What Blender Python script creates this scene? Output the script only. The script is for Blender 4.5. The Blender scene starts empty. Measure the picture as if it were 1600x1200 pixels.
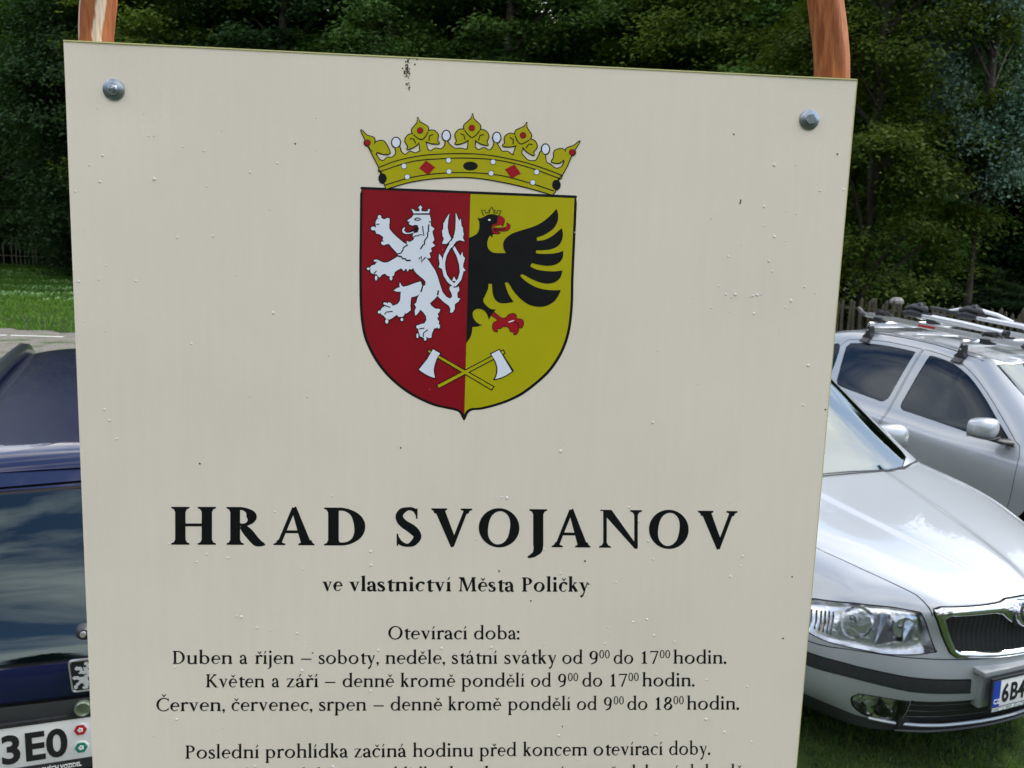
import bpy, bmesh, math, random
import numpy as np
from mathutils import Vector, Matrix
from mathutils.geometry import delaunay_2d_cdt
R = math.radians
scene = bpy.context.scene
COL = scene.collection

# ------------------------------------------------------------------ camera
CAM_H = 2.08
F_PX = 1380.0                                   # focal length in pixels of a 1600 px wide frame
AX = Vector((0.9994228, 0.03397161, 0.0))       # world axes written in camera axes (x right, y down, z forward)
AY = Vector((0.00507972, -0.14944195, 0.98875745))
AZ = Vector((0.03358968, -0.98818674, -0.14952826))
cam_data = bpy.data.cameras.new('camera')
cam = bpy.data.objects.new('camera', cam_data); COL.objects.link(cam)
right = Vector((AX.x, AY.x, AZ.x)); down = Vector((AX.y, AY.y, AZ.y)); fwd = Vector((AX.z, AY.z, AZ.z))
cam.matrix_world = Matrix(((right.x, -down.x, -fwd.x, 0), (right.y, -down.y, -fwd.y, 0),
                           (right.z, -down.z, -fwd.z, CAM_H), (0, 0, 0, 1)))
cam_data.sensor_fit = 'HORIZONTAL'; cam_data.sensor_width = 36.0
cam_data.lens = F_PX / 1600.0 * 36.0
cam_data.clip_start = 0.02; cam_data.clip_end = 2000
cam_data.dof.use_dof = True; cam_data.dof.focus_distance = 1.15; cam_data.dof.aperture_fstop = 17
scene.camera = cam

# ------------------------------------------------------------------ sky, sun, exposure
SUN_EL, SUN_AZ = R(50), R(78)                   # azimuth measured from +Y towards +X
world = bpy.data.worlds.new('World'); scene.world = world; world.use_nodes = True
wt = world.node_tree; wt.nodes.clear()
wo = wt.nodes.new('ShaderNodeOutputWorld'); bg = wt.nodes.new('ShaderNodeBackground')
sky = wt.nodes.new('ShaderNodeTexSky'); sky.sky_type = 'NISHITA'; sky.sun_disc = False
sky.sun_elevation = SUN_EL; sky.sun_rotation = SUN_AZ
sky.air_density = 1.0; sky.dust_density = 0.7
geo = wt.nodes.new('ShaderNodeTexCoord')
mp = wt.nodes.new('ShaderNodeMapping'); mp.inputs['Scale'].default_value = (1.0, 1.0, 2.6)
nz = wt.nodes.new('ShaderNodeTexNoise'); nz.inputs['Scale'].default_value = 1.7; nz.inputs['Detail'].default_value = 9
nz.inputs['Roughness'].default_value = 0.58; nz.inputs['Distortion'].default_value = 0.4
cr = wt.nodes.new('ShaderNodeValToRGB')
cr.color_ramp.elements[0].position = 0.44; cr.color_ramp.elements[0].color = (0, 0, 0, 1)
cr.color_ramp.elements[1].position = 0.63; cr.color_ramp.elements[1].color = (1, 1, 1, 1)
mx = wt.nodes.new('ShaderNodeMixRGB')
mx.inputs[2].default_value = (9.3, 8.75, 8.05, 1)     # bright white cloud against the physically bright sky
wt.links.new(geo.outputs['Generated'], mp.inputs[0]); wt.links.new(mp.outputs[0], nz.inputs['Vector'])
wt.links.new(nz.outputs[0], cr.inputs[0]); wt.links.new(cr.outputs[0], mx.inputs[0])
wt.links.new(sky.outputs[0], mx.inputs[1]); wt.links.new(mx.outputs[0], bg.inputs[0])
bg.inputs[1].default_value = 0.15
wt.links.new(bg.outputs[0], wo.inputs[0])
sd = bpy.data.lights.new('sun', 'SUN'); sd.energy = 1.5; sd.angle = R(11); sd.color = (1.0, 0.955, 0.88)
sun = bpy.data.objects.new('sun', sd); COL.objects.link(sun)
sdir = Vector((math.cos(SUN_EL) * math.sin(SUN_AZ), math.cos(SUN_EL) * math.cos(SUN_AZ), math.sin(SUN_EL)))
sun.rotation_euler = sdir.to_track_quat('Z', 'Y').to_euler(); sun.location = (3, 5, 30)
vs = scene.view_settings
vs.view_transform = 'Standard'; vs.look = 'None'; vs.gamma = 1; vs.use_curve_mapping = False
vs.exposure = 1.28

# ------------------------------------------------------------------ helpers
def ray(px, py):
    c = Vector((px - 800, py - 600, F_PX))
    return Vector((AX.dot(c), AY.dot(c), AZ.dot(c)))

def tag(o, label=None, cat=None, group=None, kind=None):
    if label: o['label'] = label
    if cat: o['category'] = cat
    if group: o['group'] = group
    if kind: o['kind'] = kind
    return o

def empty(name, loc=(0, 0, 0), rz=0.0, parent=None):
    o = bpy.data.objects.new(name, None); COL.objects.link(o)
    o.location = loc; o.rotation_euler = (0, 0, rz); o.empty_display_size = 0.1
    if parent: o.parent = parent
    return o

def link(name, me, parent=None):
    o = bpy.data.objects.new(name, me); COL.objects.link(o)
    if parent: o.parent = parent
    return o

def mesh(name, verts, faces, mat=None, parent=None, smooth=False, normals=None):
    me = bpy.data.meshes.new(name)
    verts = np.asarray(verts, dtype=np.float32).reshape(-1, 3)
    if isinstance(faces, np.ndarray):
        k = faces.shape[1]; n = len(faces)
        me.vertices.add(len(verts)); me.vertices.foreach_set('co', verts.ravel())
        me.loops.add(n * k); me.loops.foreach_set('vertex_index', faces.astype(np.int32).ravel())
        me.polygons.add(n); me.polygons.foreach_set('loop_start', np.arange(0, n * k, k, dtype=np.int32))
        me.update(calc_edges=True)
    else:
        me.from_pydata([tuple(map(float, v)) for v in verts], [], faces); me.update()
    if smooth: me.polygons.foreach_set('use_smooth', np.ones(len(me.polygons), dtype=bool))
    if normals is not None:
        me.normals_split_custom_set_from_vertices([tuple(map(float, n)) for n in normals])
    if mat: me.materials.append(mat)
    me.validate()
    return link(name, me, parent)

class MB:
    """collects simple shapes into one mesh"""
    def __init__(s): s.v = []; s.f = []
    def add(s, vs, fs):
        b = len(s.v); s.v += [tuple(v) for v in vs]; s.f += [tuple(i + b for i in f) for f in fs]; return s
    def box(s, c, d, rz=0, m=None):
        x, y, z = d[0] / 2, d[1] / 2, d[2] / 2
        vs = [Vector((sx * x, sy * y, sz * z)) for sz in (-1, 1) for sy in (-1, 1) for sx in (-1, 1)]
        if m is None: m = Matrix.Rotation(rz, 3, 'Z')
        vs = [m @ v + Vector(c) for v in vs]
        return s.add(vs, [(0, 2, 3, 1), (4, 5, 7, 6), (0, 1, 5, 4), (2, 6, 7, 3), (0, 4, 6, 2), (1, 3, 7, 5)])
    def tube(s, pts, rad, n=8, cap=True, sq=1.0, upv=Vector((0, 0, 1))):
        pts = [Vector(p) for p in pts]; rings = []
        rad = rad if isinstance(rad, (list, tuple)) else [rad] * len(pts)
        for i, p in enumerate(pts):
            t = (pts[min(i + 1, len(pts) - 1)] - pts[max(i - 1, 0)]).normalized()
            a = t.cross(upv)
            if a.length < 1e-3: a = t.cross(Vector((1, 0, 0)))
            a.normalize(); b = a.cross(t).normalized()
            rings.append([p + (a * math.cos(2 * math.pi * k / n) + b * math.sin(2 * math.pi * k / n) * sq) * rad[i] for k in range(n)])
        vs = [v for r in rings for v in r]; fs = []
        for i in range(len(pts) - 1):
            for k in range(n):
                fs.append((i * n + k, i * n + (k + 1) % n, (i + 1) * n + (k + 1) % n, (i + 1) * n + k))
        if cap:
            fs.append(tuple(range(n - 1, -1, -1))); fs.append(tuple((len(pts) - 1) * n + k for k in range(n)))
        return s.add(vs, fs)
    def lathe(s, prof, c=(0, 0, 0), m=None, n=20):
        """profile (r, h) spun about local z"""
        m = m or Matrix.Identity(3); vs = []; fs = []
        for r, h in prof:
            for k in range(n):
                a = 2 * math.pi * k / n
                vs.append(m @ Vector((r * math.cos(a), r * math.sin(a), h)) + Vector(c))
        for i in range(len(prof) - 1):
            for k in range(n):
                fs.append((i * n + k, i * n + (k + 1) % n, (i + 1) * n + (k + 1) % n, (i + 1) * n + k))
        return s.add(vs, fs)
    def build(s, name, mat, parent=None, smooth=False, bevel=0):
        me = bpy.data.meshes.new(name); me.from_pydata([tuple(v) for v in s.v], [], s.f)
        if bevel or smooth:
            bm = bmesh.new(); bm.from_mesh(me)
            if bevel: bmesh.ops.bevel(bm, geom=bm.edges[:], offset=bevel, segments=2, affect='EDGES', profile=0.7)
            bm.to_mesh(me); bm.free()
        me.update()
        if smooth or bevel:
            me.polygons.foreach_set('use_smooth', np.ones(len(me.polygons), dtype=bool))
            me.set_sharp_from_angle(angle=R(40))
        if mat: me.materials.append(mat)
        return link(name, me, parent)

# ------------------------------------------------------------------ materials
def nodes(m): m.use_nodes = True; return m.node_tree, m.node_tree.nodes['Principled BSDF']
def pmat(name, col, rough=0.5, metal=0.0, coat=0.0, coat_r=0.03, noise=None, bump=None, spec=0.5, sheen=0):
    """principled material; noise=(scale, amount, detail) varies the colour, bump=(scale, strength, distance)"""
    m = bpy.data.materials.new(name); t, b = nodes(m)
    b.inputs['Base Color'].default_value = (*col, 1); b.inputs['Roughness'].default_value = rough
    b.inputs['Metallic'].default_value = metal; b.inputs['Coat Weight'].default_value = coat
    b.inputs['Coat Roughness'].default_value = coat_r; b.inputs['Specular IOR Level'].default_value = spec
    tc = t.nodes.new('ShaderNodeTexCoord')
    if noise:
        n = t.nodes.new('ShaderNodeTexNoise'); n.inputs['Scale'].default_value = noise[0]; n.inputs['Detail'].default_value = noise[2] if len(noise) > 2 else 6
        t.links.new(tc.outputs['Object'], n.inputs['Vector'])
        r = t.nodes.new('ShaderNodeMapRange'); r.inputs[1].default_value = 0.3; r.inputs[2].default_value = 0.7
        r.inputs[3].default_value = 1 - noise[1]; r.inputs[4].default_value = 1 + noise[1]
        t.links.new(n.outputs[0], r.inputs[0])
        mm = t.nodes.new('ShaderNodeMixRGB'); mm.blend_type = 'MULTIPLY'; mm.inputs[0].default_value = 1
        mm.inputs[1].default_value = (*col, 1); t.links.new(r.outputs[0], mm.inputs[2]); t.links.new(mm.outputs[0], b.inputs['Base Color'])
    if bump:
        n = t.nodes.new('ShaderNodeTexNoise'); n.inputs['Scale'].default_value = bump[0]; n.inputs['Detail'].default_value = 5
        t.links.new(tc.outputs['Object'], n.inputs['Vector'])
        bp = t.nodes.new('ShaderNodeBump'); bp.inputs['Strength'].default_value = bump[1]; bp.inputs['Distance'].default_value = bump[2]
        t.links.new(n.outputs[0], bp.inputs['Height']); t.links.new(bp.outputs[0], b.inputs['Normal'])
    return m
def glassmat(name, tint, rough=0.0, ior=1.5, fmin=0.0, gcol=(1, 1, 1)):
    m = bpy.data.materials.new(name); m.use_nodes = True; t = m.node_tree; t.nodes.clear()
    o = t.nodes.new('ShaderNodeOutputMaterial'); mix = t.nodes.new('ShaderNodeMixShader')
    f = t.nodes.new('ShaderNodeFresnel'); f.inputs[0].default_value = ior
    ad = t.nodes.new('ShaderNodeMath'); ad.operation = 'ADD'; ad.inputs[1].default_value = fmin; ad.use_clamp = True
    tr = t.nodes.new('ShaderNodeBsdfTransparent'); tr.inputs[0].default_value = (*tint, 1)
    g = t.nodes.new('ShaderNodeBsdfGlossy'); g.inputs['Roughness'].default_value = rough; g.inputs[0].default_value = (*gcol, 1)
    t.links.new(f.outputs[0], ad.inputs[0]); t.links.new(ad.outputs[0], mix.inputs[0])
    t.links.new(tr.outputs[0], mix.inputs[1]); t.links.new(g.outputs[0], mix.inputs[2]); t.links.new(mix.outputs[0], o.inputs[0])
    return m

def spline(pts, closed=False, n=6):
    """Catmull-Rom through 2D points"""
    P = [np.array(p[:2], float) for p in pts]; out = []
    m = len(P)
    rng = range(m) if closed else range(m - 1)
    for i in rng:
        p0 = P[(i - 1) % m] if closed or i > 0 else P[i]
        p1 = P[i]; p2 = P[(i + 1) % m]
        p3 = P[(i + 2) % m] if closed or i + 2 < m else p2
        for k in range(n):
            t = k / n
            out.append(0.5 * ((2 * p1) + (-p0 + p2) * t + (2 * p0 - 5 * p1 + 4 * p2 - p3) * t * t + (-p0 + 3 * p1 - 3 * p2 + p3) * t ** 3))
    if not closed: out.append(P[-1])
    return [tuple(p) for p in out]
# ================================================================== INFORMATION BOARD
# the board is a vertical 1 m wide sheet; the print is laid out on it with a pixel -> board mapping of the photograph
B_RZ = math.atan2(0.0727533, 0.99735)
b_r = Vector((math.cos(B_RZ), math.sin(B_RZ), 0)); b_n = Vector((-math.sin(B_RZ), math.cos(B_RZ), 0))   # b_n points away from the camera
def hit(px, py, dist):
    d = ray(px, py); return Vector((0, 0, CAM_H)) + d * (dist / d.dot(b_n))
_w = (hit(1339, 125, 1.0) - hit(99, 64, 1.0)).length
B_D = 1.0 / _w
tl, tr = hit(99, 64, B_D), hit(1339, 125, B_D)
mid = (tl + tr) / 2
B_TOP = mid.z
board = empty('information_board', (mid.x, mid.y, 0), B_RZ)
tag(board, 'cream castle notice board with coat of arms and opening hours on two reddish posts', 'notice board')
def P2B(px, py, depth=0.0):
    """board-local (x, z) of a photograph pixel"""
    p = hit(px, py, B_D + depth) - Vector((mid.x, mid.y, 0))
    return (p.dot(b_r), p.z)

def board_paint():
    m = pmat('board_paint', (0.86, 0.755, 0.60), 0.55, noise=None)
    t, b = nodes(m); tc = t.nodes.new('ShaderNodeTexCoord')
    def nzn(scale, det, sc=(1, 1, 1)):
        mpn = t.nodes.new('ShaderNodeMapping'); mpn.inputs['Scale'].default_value = sc
        n = t.nodes.new('ShaderNodeTexNoise'); n.inputs['Scale'].default_value = scale; n.inputs['Detail'].default_value = det
        t.links.new(tc.outputs['Object'], mpn.inputs[0]); t.links.new(mpn.outputs[0], n.inputs['Vector']); return n
    n1 = nzn(3.0, 6); n2 = nzn(14, 8, (6, 1, 0.5)); n3 = nzn(900, 2)
    r1 = t.nodes.new('ShaderNodeMapRange'); r1.inputs[1].default_value = .3; r1.inputs[2].default_value = .7; r1.inputs[3].default_value = .955; r1.inputs[4].default_value = 1.035
    r2 = t.nodes.new('ShaderNodeMapRange'); r2.inputs[1].default_value = .35; r2.inputs[2].default_value = .75; r2.inputs[3].default_value = 1.006; r2.inputs[4].default_value = .982
    r3 = t.nodes.new('ShaderNodeMapRange'); r3.inputs[1].default_value = .3; r3.inputs[2].default_value = .7; r3.inputs[3].default_value = .965; r3.inputs[4].default_value = 1.03
    t.links.new(n1.outputs[0], r1.inputs[0]); t.links.new(n2.outputs[0], r2.inputs[0]); t.links.new(n3.outputs[0], r3.inputs[0])
    a = t.nodes.new('ShaderNodeMath'); a.operation = 'MULTIPLY'; c = t.nodes.new('ShaderNodeMath'); c.operation = 'MULTIPLY'
    t.links.new(r1.outputs[0], a.inputs[0]); t.links.new(r2.outputs[0], a.inputs[1]); t.links.new(a.outputs[0], c.inputs[0]); t.links.new(r3.outputs[0], c.inputs[1])
    mm = t.nodes.new('ShaderNodeMixRGB'); mm.blend_type = 'MULTIPLY'; mm.inputs[0].default_value = 1; mm.inputs[1].default_value = b.inputs['Base Color'].default_value[:]
    t.links.new(c.outputs[0], mm.inputs[2]); t.links.new(mm.outputs[0], b.inputs['Base Color'])
    bp = t.nodes.new('ShaderNodeBump'); bp.inputs['Strength'].default_value = .12; bp.inputs['Distance'].default_value = .0006
    n4 = nzn(500, 3); t.links.new(n4.outputs[0], bp.inputs['Height']); t.links.new(bp.outputs[0], b.inputs['Normal'])
    return m
M_board = board_paint()
M_edge = pmat('cut_edge_varnish', (0.66, 0.62, 0.26), 0.4)
M_black = pmat('ink_black', (0.006, 0.0065, 0.007), 0.42, noise=(30, .3), spec=0.22)
M_red = pmat('ink_red', (0.27, 0.003, 0.010), 0.5, noise=(20, .08), spec=.22)
M_redd = pmat('ink_bright_red', (0.38, 0.006, 0.014), 0.5, spec=.22)
M_yel = pmat('ink_yellow', (0.47, 0.42, 0.003), 0.5, noise=(20, .04), spec=.2)
M_wht = pmat('ink_white', (0.82, 0.84, 0.90), 0.5, spec=.3)
B_H = 1.42
# panel: front, back and four slim varnished edges
pt = 0.008
zt = B_TOP; zb = B_TOP - B_H
nx_, nz_ = 40, 56
pv = []; pf = []
for j in range(nz_ + 1):
    for i in range(nx_ + 1):
        x = -0.5 + i / nx_; z = zb + (zt - zb) * j / nz_
        y = 0.0
        for (bx, bz) in ((-.44, zt - .06), (.44, zt - .05)):      # the sheet is drawn in a little round each bolt
            y += 0.0016 * math.exp(-((x - bx) ** 2 + (z - bz) ** 2) / (2 * .035 ** 2))
        pv.append((x, y, z))
for j in range(nz_):
    for i in range(nx_):
        a = j * (nx_ + 1) + i; pf.append((a, a + 1, a + nx_ + 2, a + nx_ + 1))
panel = mesh('panel', pv, pf, M_board, board, smooth=True)
eb = MB()
eb.box((0, pt / 2 + .0022, (zt + zb) / 2), (1.0, pt - .003, B_H))
edge = eb.build('edge', M_edge, board)
tl_ = MB(); tl_.box((0, .0035, zt + .0004), (1.0, .0095, .0014)); tl_.box((0.5004, .0035, (zt + zb) / 2), (.0006, .0080, B_H)); tl_.build('edge', M_edge, board)

LIFT = 0.0
def ink(name, polys, mat, layer, parent=board, px=True, curves=False):
    """fill a union of 2D outlines (photograph pixels) as flat print on the board"""
    vs = []; edges = []; segs = []
    for poly in polys:
        q = [(p[0], -p[1]) for p in poly]
        area = sum(q[i - 1][0] * q[i][1] - q[i][0] * q[i - 1][1] for i in range(len(q)))
        if abs(area) < 1e-7: continue
        if area < 0: q.reverse()
        b = len(vs); n = len(q); vs += [Vector(p) for p in q]
        edges += [(b + i, b + (i + 1) % n) for i in range(n)]
        segs += [(*q[i], *q[(i + 1) % n]) for i in range(n)]
    cv, ce, cf, ov, oe, of = delaunay_2d_cdt(vs, edges, [], 0, 1e-4)
    S4 = np.array(segs); CV = np.array([tuple(v) for v in cv]); CF = np.array([list(f)[:3] for f in cf])
    cen = CV[CF].mean(1); keep = []
    for i0 in range(0, len(cen), 2000):          # winding number of every triangle's centre: > 0 inside the union
        c = cen[i0:i0 + 2000]; x, y = c[:, 0:1], c[:, 1:2]
        up = (S4[:, 1] <= y) & (S4[:, 3] > y); dn = (S4[:, 1] > y) & (S4[:, 3] <= y)
        side = (S4[:, 2] - S4[:, 0]) * (y - S4[:, 1]) - (x - S4[:, 0]) * (S4[:, 3] - S4[:, 1])
        wn = (up & (side > 0)).sum(1) - (dn & (side < 0)).sum(1)
        keep += [tuple(int(k) for k in CF[i0 + j]) for j in np.nonzero(wn > 0)[0]]
    V3 = []
    for v in cv:
        x, z = P2B(v.x, -v.y) if px else (v.x, -v.y)
        V3.append((x, -0.00025 * layer, z))
    keep2 = []
    for f in keep:
        a, b_, c = (V3[i] for i in f[:3])
        cr_ = (b_[0] - a[0]) * (c[2] - a[2]) - (b_[2] - a[2]) * (c[0] - a[0])
        if abs(cr_) < 1e-12: continue
        keep2.append(tuple(f) if cr_ > 0 else tuple(reversed(f)))
    return mesh(name, V3, keep2, mat, parent)

def ribbon(pts, w, closed=False):
    """quads that follow a polyline with width w (number or list)"""
    P = [np.array(p[:2], float) for p in pts]; n = len(P)
    W = w if isinstance(w, (list, tuple)) else [w] * n
    L = []; Rr = []
    for i in range(n):
        a = P[(i - 1) % n] if closed or i > 0 else P[i]; b = P[(i + 1) % n] if closed or i < n - 1 else P[i]
        t = b - a; l = np.hypot(*t); t = t / l if l > 1e-9 else np.array([1., 0])
        nn = np.array([-t[1], t[0]]) * W[i] / 2
        L.append(P[i] + nn); Rr.append(P[i] - nn)
    out = []
    for i in range(n if closed else n - 1):
        j = (i + 1) % n; q = [L[i], L[j], Rr[j], Rr[i]]
        c = sum(q) / 4; q.sort(key=lambda v: math.atan2(v[1] - c[1], v[0] - c[0])); out.append([tuple(v) for v in q])
    return out
def grow(poly, w):
    """an outline together with a rim of width w round it"""
    out = [poly] + ribbon(poly, w, True)
    for p in poly:
        out.append([(p[0] + w / 2 * math.cos(k * math.pi / 3), p[1] + w / 2 * math.sin(k * math.pi / 3)) for k in range(6)])
    return out
def xf(pts, s, ox, oy, cut=None): return [(ox + x / s, oy + y / s) for x, y in pts]
def ell(cx, cy, rx, ry, n=20, a=0):
    ca, sa = math.cos(a), math.sin(a)
    return [(cx + rx * math.cos(t) * ca - ry * math.sin(t) * sa, cy + rx * math.cos(t) * sa + ry * math.sin(t) * ca) for t in (2 * math.pi * k / n for k in range(n))]

# ---- shield -------------------------------------------------------------------
arms = empty('coat_of_arms', (0, 0, 0), 0, board)
left_side = spline([(565, 294), (564.3, 360), (563.6, 420), (564.6, 482), (569.4, 520), (578.7, 545), (592.5, 568.7), (612, 591.5), (640, 613.5), (673.7, 630.2), (696, 636), (711, 639.2), (719.5, 643.6), (725.2, 654.5)], n=5)
right_side = spline([(725.2, 654.5), (729.5, 644.5), (737.5, 639), (752.5, 637.6), (775, 632), (797.5, 624), (820, 611.8), (848.7, 588.7), (866, 568.7), (880, 543.7), (888.7, 515), (893, 477.5), (894, 435), (896.4, 380), (899.6, 307.6)], n=5)
ink('shield_rim', grow(left_side + right_side[1:], 4.4), M_black, 1, arms)
ins = lambda pts, cx, k: [(cx + (x - cx) * k, y) for x, y in pts]
ink('red_field', [[(566.6, 296.2)] + [(x + 1.9, y - 1.0) for x, y in left_side[2:-2]] + [(725.3, 649), (735, 302.6)]], M_red, 2, arms)
ink('yellow_field', [[(735.2, 303.1), (725.5, 649)] + [(x - 1.9, y - 1.2) for x, y in right_side[2:-2]] + [(897.6, 309.6)]], M_yel, 2, arms)

# ---- lion ---------------------------------------------------------------------
L = lambda pts: xf(pts, 8, 560, 290)
lion = [(690, 365), (668, 398), (614, 436), (622, 452), (630, 468), (640, 488), (672, 500), (705, 500), (738, 505), (748, 540), (738, 572), (705, 590), (682, 600), (680, 645), (700, 655), (683, 682), (640, 706),
 (606, 690), (606, 724), (616, 744), (560, 708), (480, 642), (425, 588), (388, 538), (385, 488), (394, 442), (350, 413), (320, 422), (285, 404), (240, 415), (219, 440), (215, 475), (220, 520), (208, 558), (226, 600), (266, 610), (312, 642),
 (304, 680), (322, 705), (345, 735), (382, 728), (420, 775), (484, 845), (500, 880), (470, 900), (420, 930), (370, 958), (325, 964), (280, 948), (250, 930), (235, 955), (205, 986), (165, 1000), (145, 1022), (150, 1060), (156, 1090), (195, 1105), (235, 1110),
 (252, 1142), (270, 1145), (295, 1113), (335, 1100), (360, 1126), (400, 1136), (440, 1130), (450, 1108), (455, 1080), (492, 1055), (530, 1035), (550, 1045), (566, 1070), (586, 1045), (596, 1036), (616, 1075), (640, 1040), (666, 1050), (685, 1028),
 (704, 1070), (740, 1110), (790, 1150), (820, 1175), (842, 1205), (835, 1245), (800, 1255), (780, 1196), (700, 1220), (620, 1252), (562, 1264), (536, 1244), (521, 1208), (512, 1240), (520, 1268), (480, 1282), (440, 1312), (480, 1325), (530, 1325),
 (526, 1390), (520, 1440), (490, 1480), (430, 1502), (404, 1466), (375, 1456), (362, 1476), (340, 1500), (292, 1530), (278, 1560), (286, 1610), (310, 1622), (328, 1640), (346, 1664), (388, 1674), (420, 1658), (482, 1614), (500, 1640), (552, 1640), (575, 1618), (578, 1592),
 (600, 1600), (656, 1556), (650, 1500), (655, 1440), (661, 1396), (712, 1384), (750, 1368), (782, 1330), (770, 1345), (740, 1400), (724, 1462), (700, 1482), (722, 1518), (705, 1560), (708, 1610), (716, 1626), (742, 1600), (776, 1550),
 (812, 1584), (846, 1630), (850, 1680), (825, 1722), (780, 1730), (756, 1738), (746, 1780), (755, 1830), (770, 1882), (800, 1895), (812, 1902), (850, 1890), (880, 1905), (912, 1900), (918, 1850), (945, 1786), (980, 1778), (1000, 1740), (1010, 1700), (996, 1680),
 (985, 1650), (1003, 1640), (990, 1600), (1010, 1585), (1025, 1544), (960, 1536), (912, 1500), (895, 1470), (950, 1420), (988, 1378), (1060, 1450), (1130, 1500), (1150, 1540), (1145, 1588), (1180, 1584), (1205, 1540), (1206, 1482), (1250, 1450),
 (1274, 1410), (1240, 1402), (1236, 1342), (1262, 1310), (1255, 1262), (1210, 1258), (1145, 1258), (1138, 1298), (1164, 1345), (1172, 1385), (1148, 1412), (1100, 1390), (1052, 1330), (1022, 1240), (992, 1140), (960, 1060), (920, 1000), (880, 940), (842, 895),
 (872, 912), (905, 900), (888, 842), (920, 822), (906, 782), (960, 750), (922, 712), (950, 682), (930, 602), (925, 572), (952, 540), (906, 502), (905, 465), (906, 420), (890, 366)]
crownl = [(690, 348), (662, 290), (690, 300), (712, 322), (700, 318), (740, 322), (768, 318), (762, 290), (748, 278), (776, 244), (800, 278), (786, 290), (788, 318), (840, 325), (872, 316), (868, 296), (896, 294), (884, 345)]
tong = [(690, 572), (640, 590), (600, 590), (570, 560), (585, 520), (560, 530), (545, 560), (558, 592), (600, 605), (650, 600), (696, 585)]
def leaf(pts): return L(pts)
tail_l = ribbon(L([(1200, 1250), (1130, 1190), (1085, 1120), (1066, 1040), (1065, 960), (1085, 870), (1130, 780), (1190, 700), (1228, 620), (1240, 540), (1235, 430), (1218, 345)]), [5, 5.5, 5.3, 5, 4.6, 4.6, 5, 6.5, 7.5, 7, 4.5, .6])
tail_r = ribbon(L([(1200, 1250), (1265, 1170), (1290, 1080), (1280, 980), (1245, 870), (1190, 770), (1130, 680), (1098, 600), (1088, 520), (1105, 430), (1135, 355)]), [5, 5.5, 5.5, 5.6, 5, 4.4, 5.5, 8, 7, 4.6, .6])
tufts = [L(q) for q in ([(1225, 400), (1262, 440), (1278, 410), (1290, 510), (1305, 520), (1310, 590), (1320, 600), (1305, 650), (1328, 700), (1270, 682), (1215, 700)],
 [(1120, 400), (1085, 440), (1062, 470), (1060, 545), (1045, 560), (1052, 630), (1068, 665), (1044, 728), (1105, 728), (1160, 660), (1110, 560)],
 [(1060, 980), (1045, 900), (1010, 850), (1004, 905), (1016, 980), (1004, 1018), (1040, 1040), (1060, 1060)],
 [(1240, 840), (1275, 875), (1300, 825), (1308, 880), (1332, 905), (1310, 985), (1308, 1020), (1340, 1062), (1300, 1075), (1270, 1060), (1265, 940)],
 [(1170, 1190), (1196, 1135), (1225, 1195)])]
claws = [L(ell(*c)) for c in ((265, 393, 22, 24), (366, 424, 26, 20), (187, 536, 30, 24), (312, 722, 30, 20, 20, .5), (222, 938, 30, 13), (125, 1040, 18, 17), (222, 1155, 16, 30), (408, 1156, 18, 28),
 (338, 1476, 26, 15, 20, .2), (264, 1580, 20, 20), (356, 1696, 20, 28), (545, 1674, 17, 20), (742, 1764, 18, 22), (738, 1876, 13, 30), (835, 1914, 17, 24), (1003, 1758, 16, 28))]
lions = [L(lion), L(crownl), L(tong)] + tufts + claws
blk = []
for q in lions: blk += grow(q, 3.5)
for q in tail_l + tail_r:
    cx = sum(p[0] for p in q) / 4; cy = sum(p[1] for p in q) / 4
for ct, ws in ((L([(1200, 1250), (1130, 1190), (1085, 1120), (1066, 1040), (1065, 960), (1085, 870), (1130, 780), (1190, 700), (1228, 620), (1240, 540), (1235, 430), (1218, 345)]), [9, 9, 8.9, 8.5, 8.1, 8.1, 8.5, 10, 11, 10.4, 7.8, 3.6]),
               (L([(1200, 1250), (1265, 1170), (1290, 1080), (1280, 980), (1245, 870), (1190, 770), (1130, 680), (1098, 600), (1088, 520), (1105, 430), (1135, 355)]), [9, 9, 9, 9, 8.5, 8, 9, 11.5, 10.4, 7.8, 3.6])):
    blk += ribbon(ct, ws)
ink('lion_outline', blk, M_black, 3, arms)
ink('lion', lions[:3] + tufts + claws + tail_l + tail_r, M_wht, 4, arms)
det = []
def ln(pts, w=1.3): det.extend(ribbon(L(pts), w * 1.25))
ln([(690, 355), (885, 352)], 1.3); ln([(700, 425), (725, 405), (752, 406), (785, 420), (750, 436), (722, 432), (700, 425)], 1.4)
ln([(618, 462), (640, 452)]); ln([(690, 500), (735, 500), (748, 540), (735, 578), (690, 585)], 1.7); ln([(688, 545), (742, 540)], 3.2); ln([(690, 555), (640, 575)], 1.4)
ln([(688, 645), (720, 625), (740, 630), (775, 610), (820, 625), (808, 560), (803, 505)]); ln([(882, 485), (875, 540), (880, 575), (866, 580), (865, 640), (840, 670), (825, 700), (828, 730), (806, 745), (775, 795)], 1.6)
ln([(480, 855), (530, 845), (560, 800), (560, 780), (590, 755), (620, 742)], 1.5); ln([(490, 878), (540, 890), (555, 915), (585, 912), (600, 935), (655, 935)], 1.9)
ln([(755, 915), (790, 882), (785, 955), (840, 895)], 1.6); ln([(225, 485), (262, 482)]); ln([(195, 1100), (228, 1065)]); ln([(180, 972), (210, 985)])
ln([(340, 1500), (400, 1522)]); ln([(328, 1610), (350, 1580), (430, 1570)]); ln([(760, 1790), (825, 1780)]); ln([(812, 1890), (815, 1840), (868, 1800)])
ln([(1000, 1310), (990, 1370)], 1.8); ln([(780, 1180), (800, 1210), (806, 1250), (782, 1330)], 1.7); ln([(1188, 1270), (1240, 1262)], 1.4)
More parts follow.
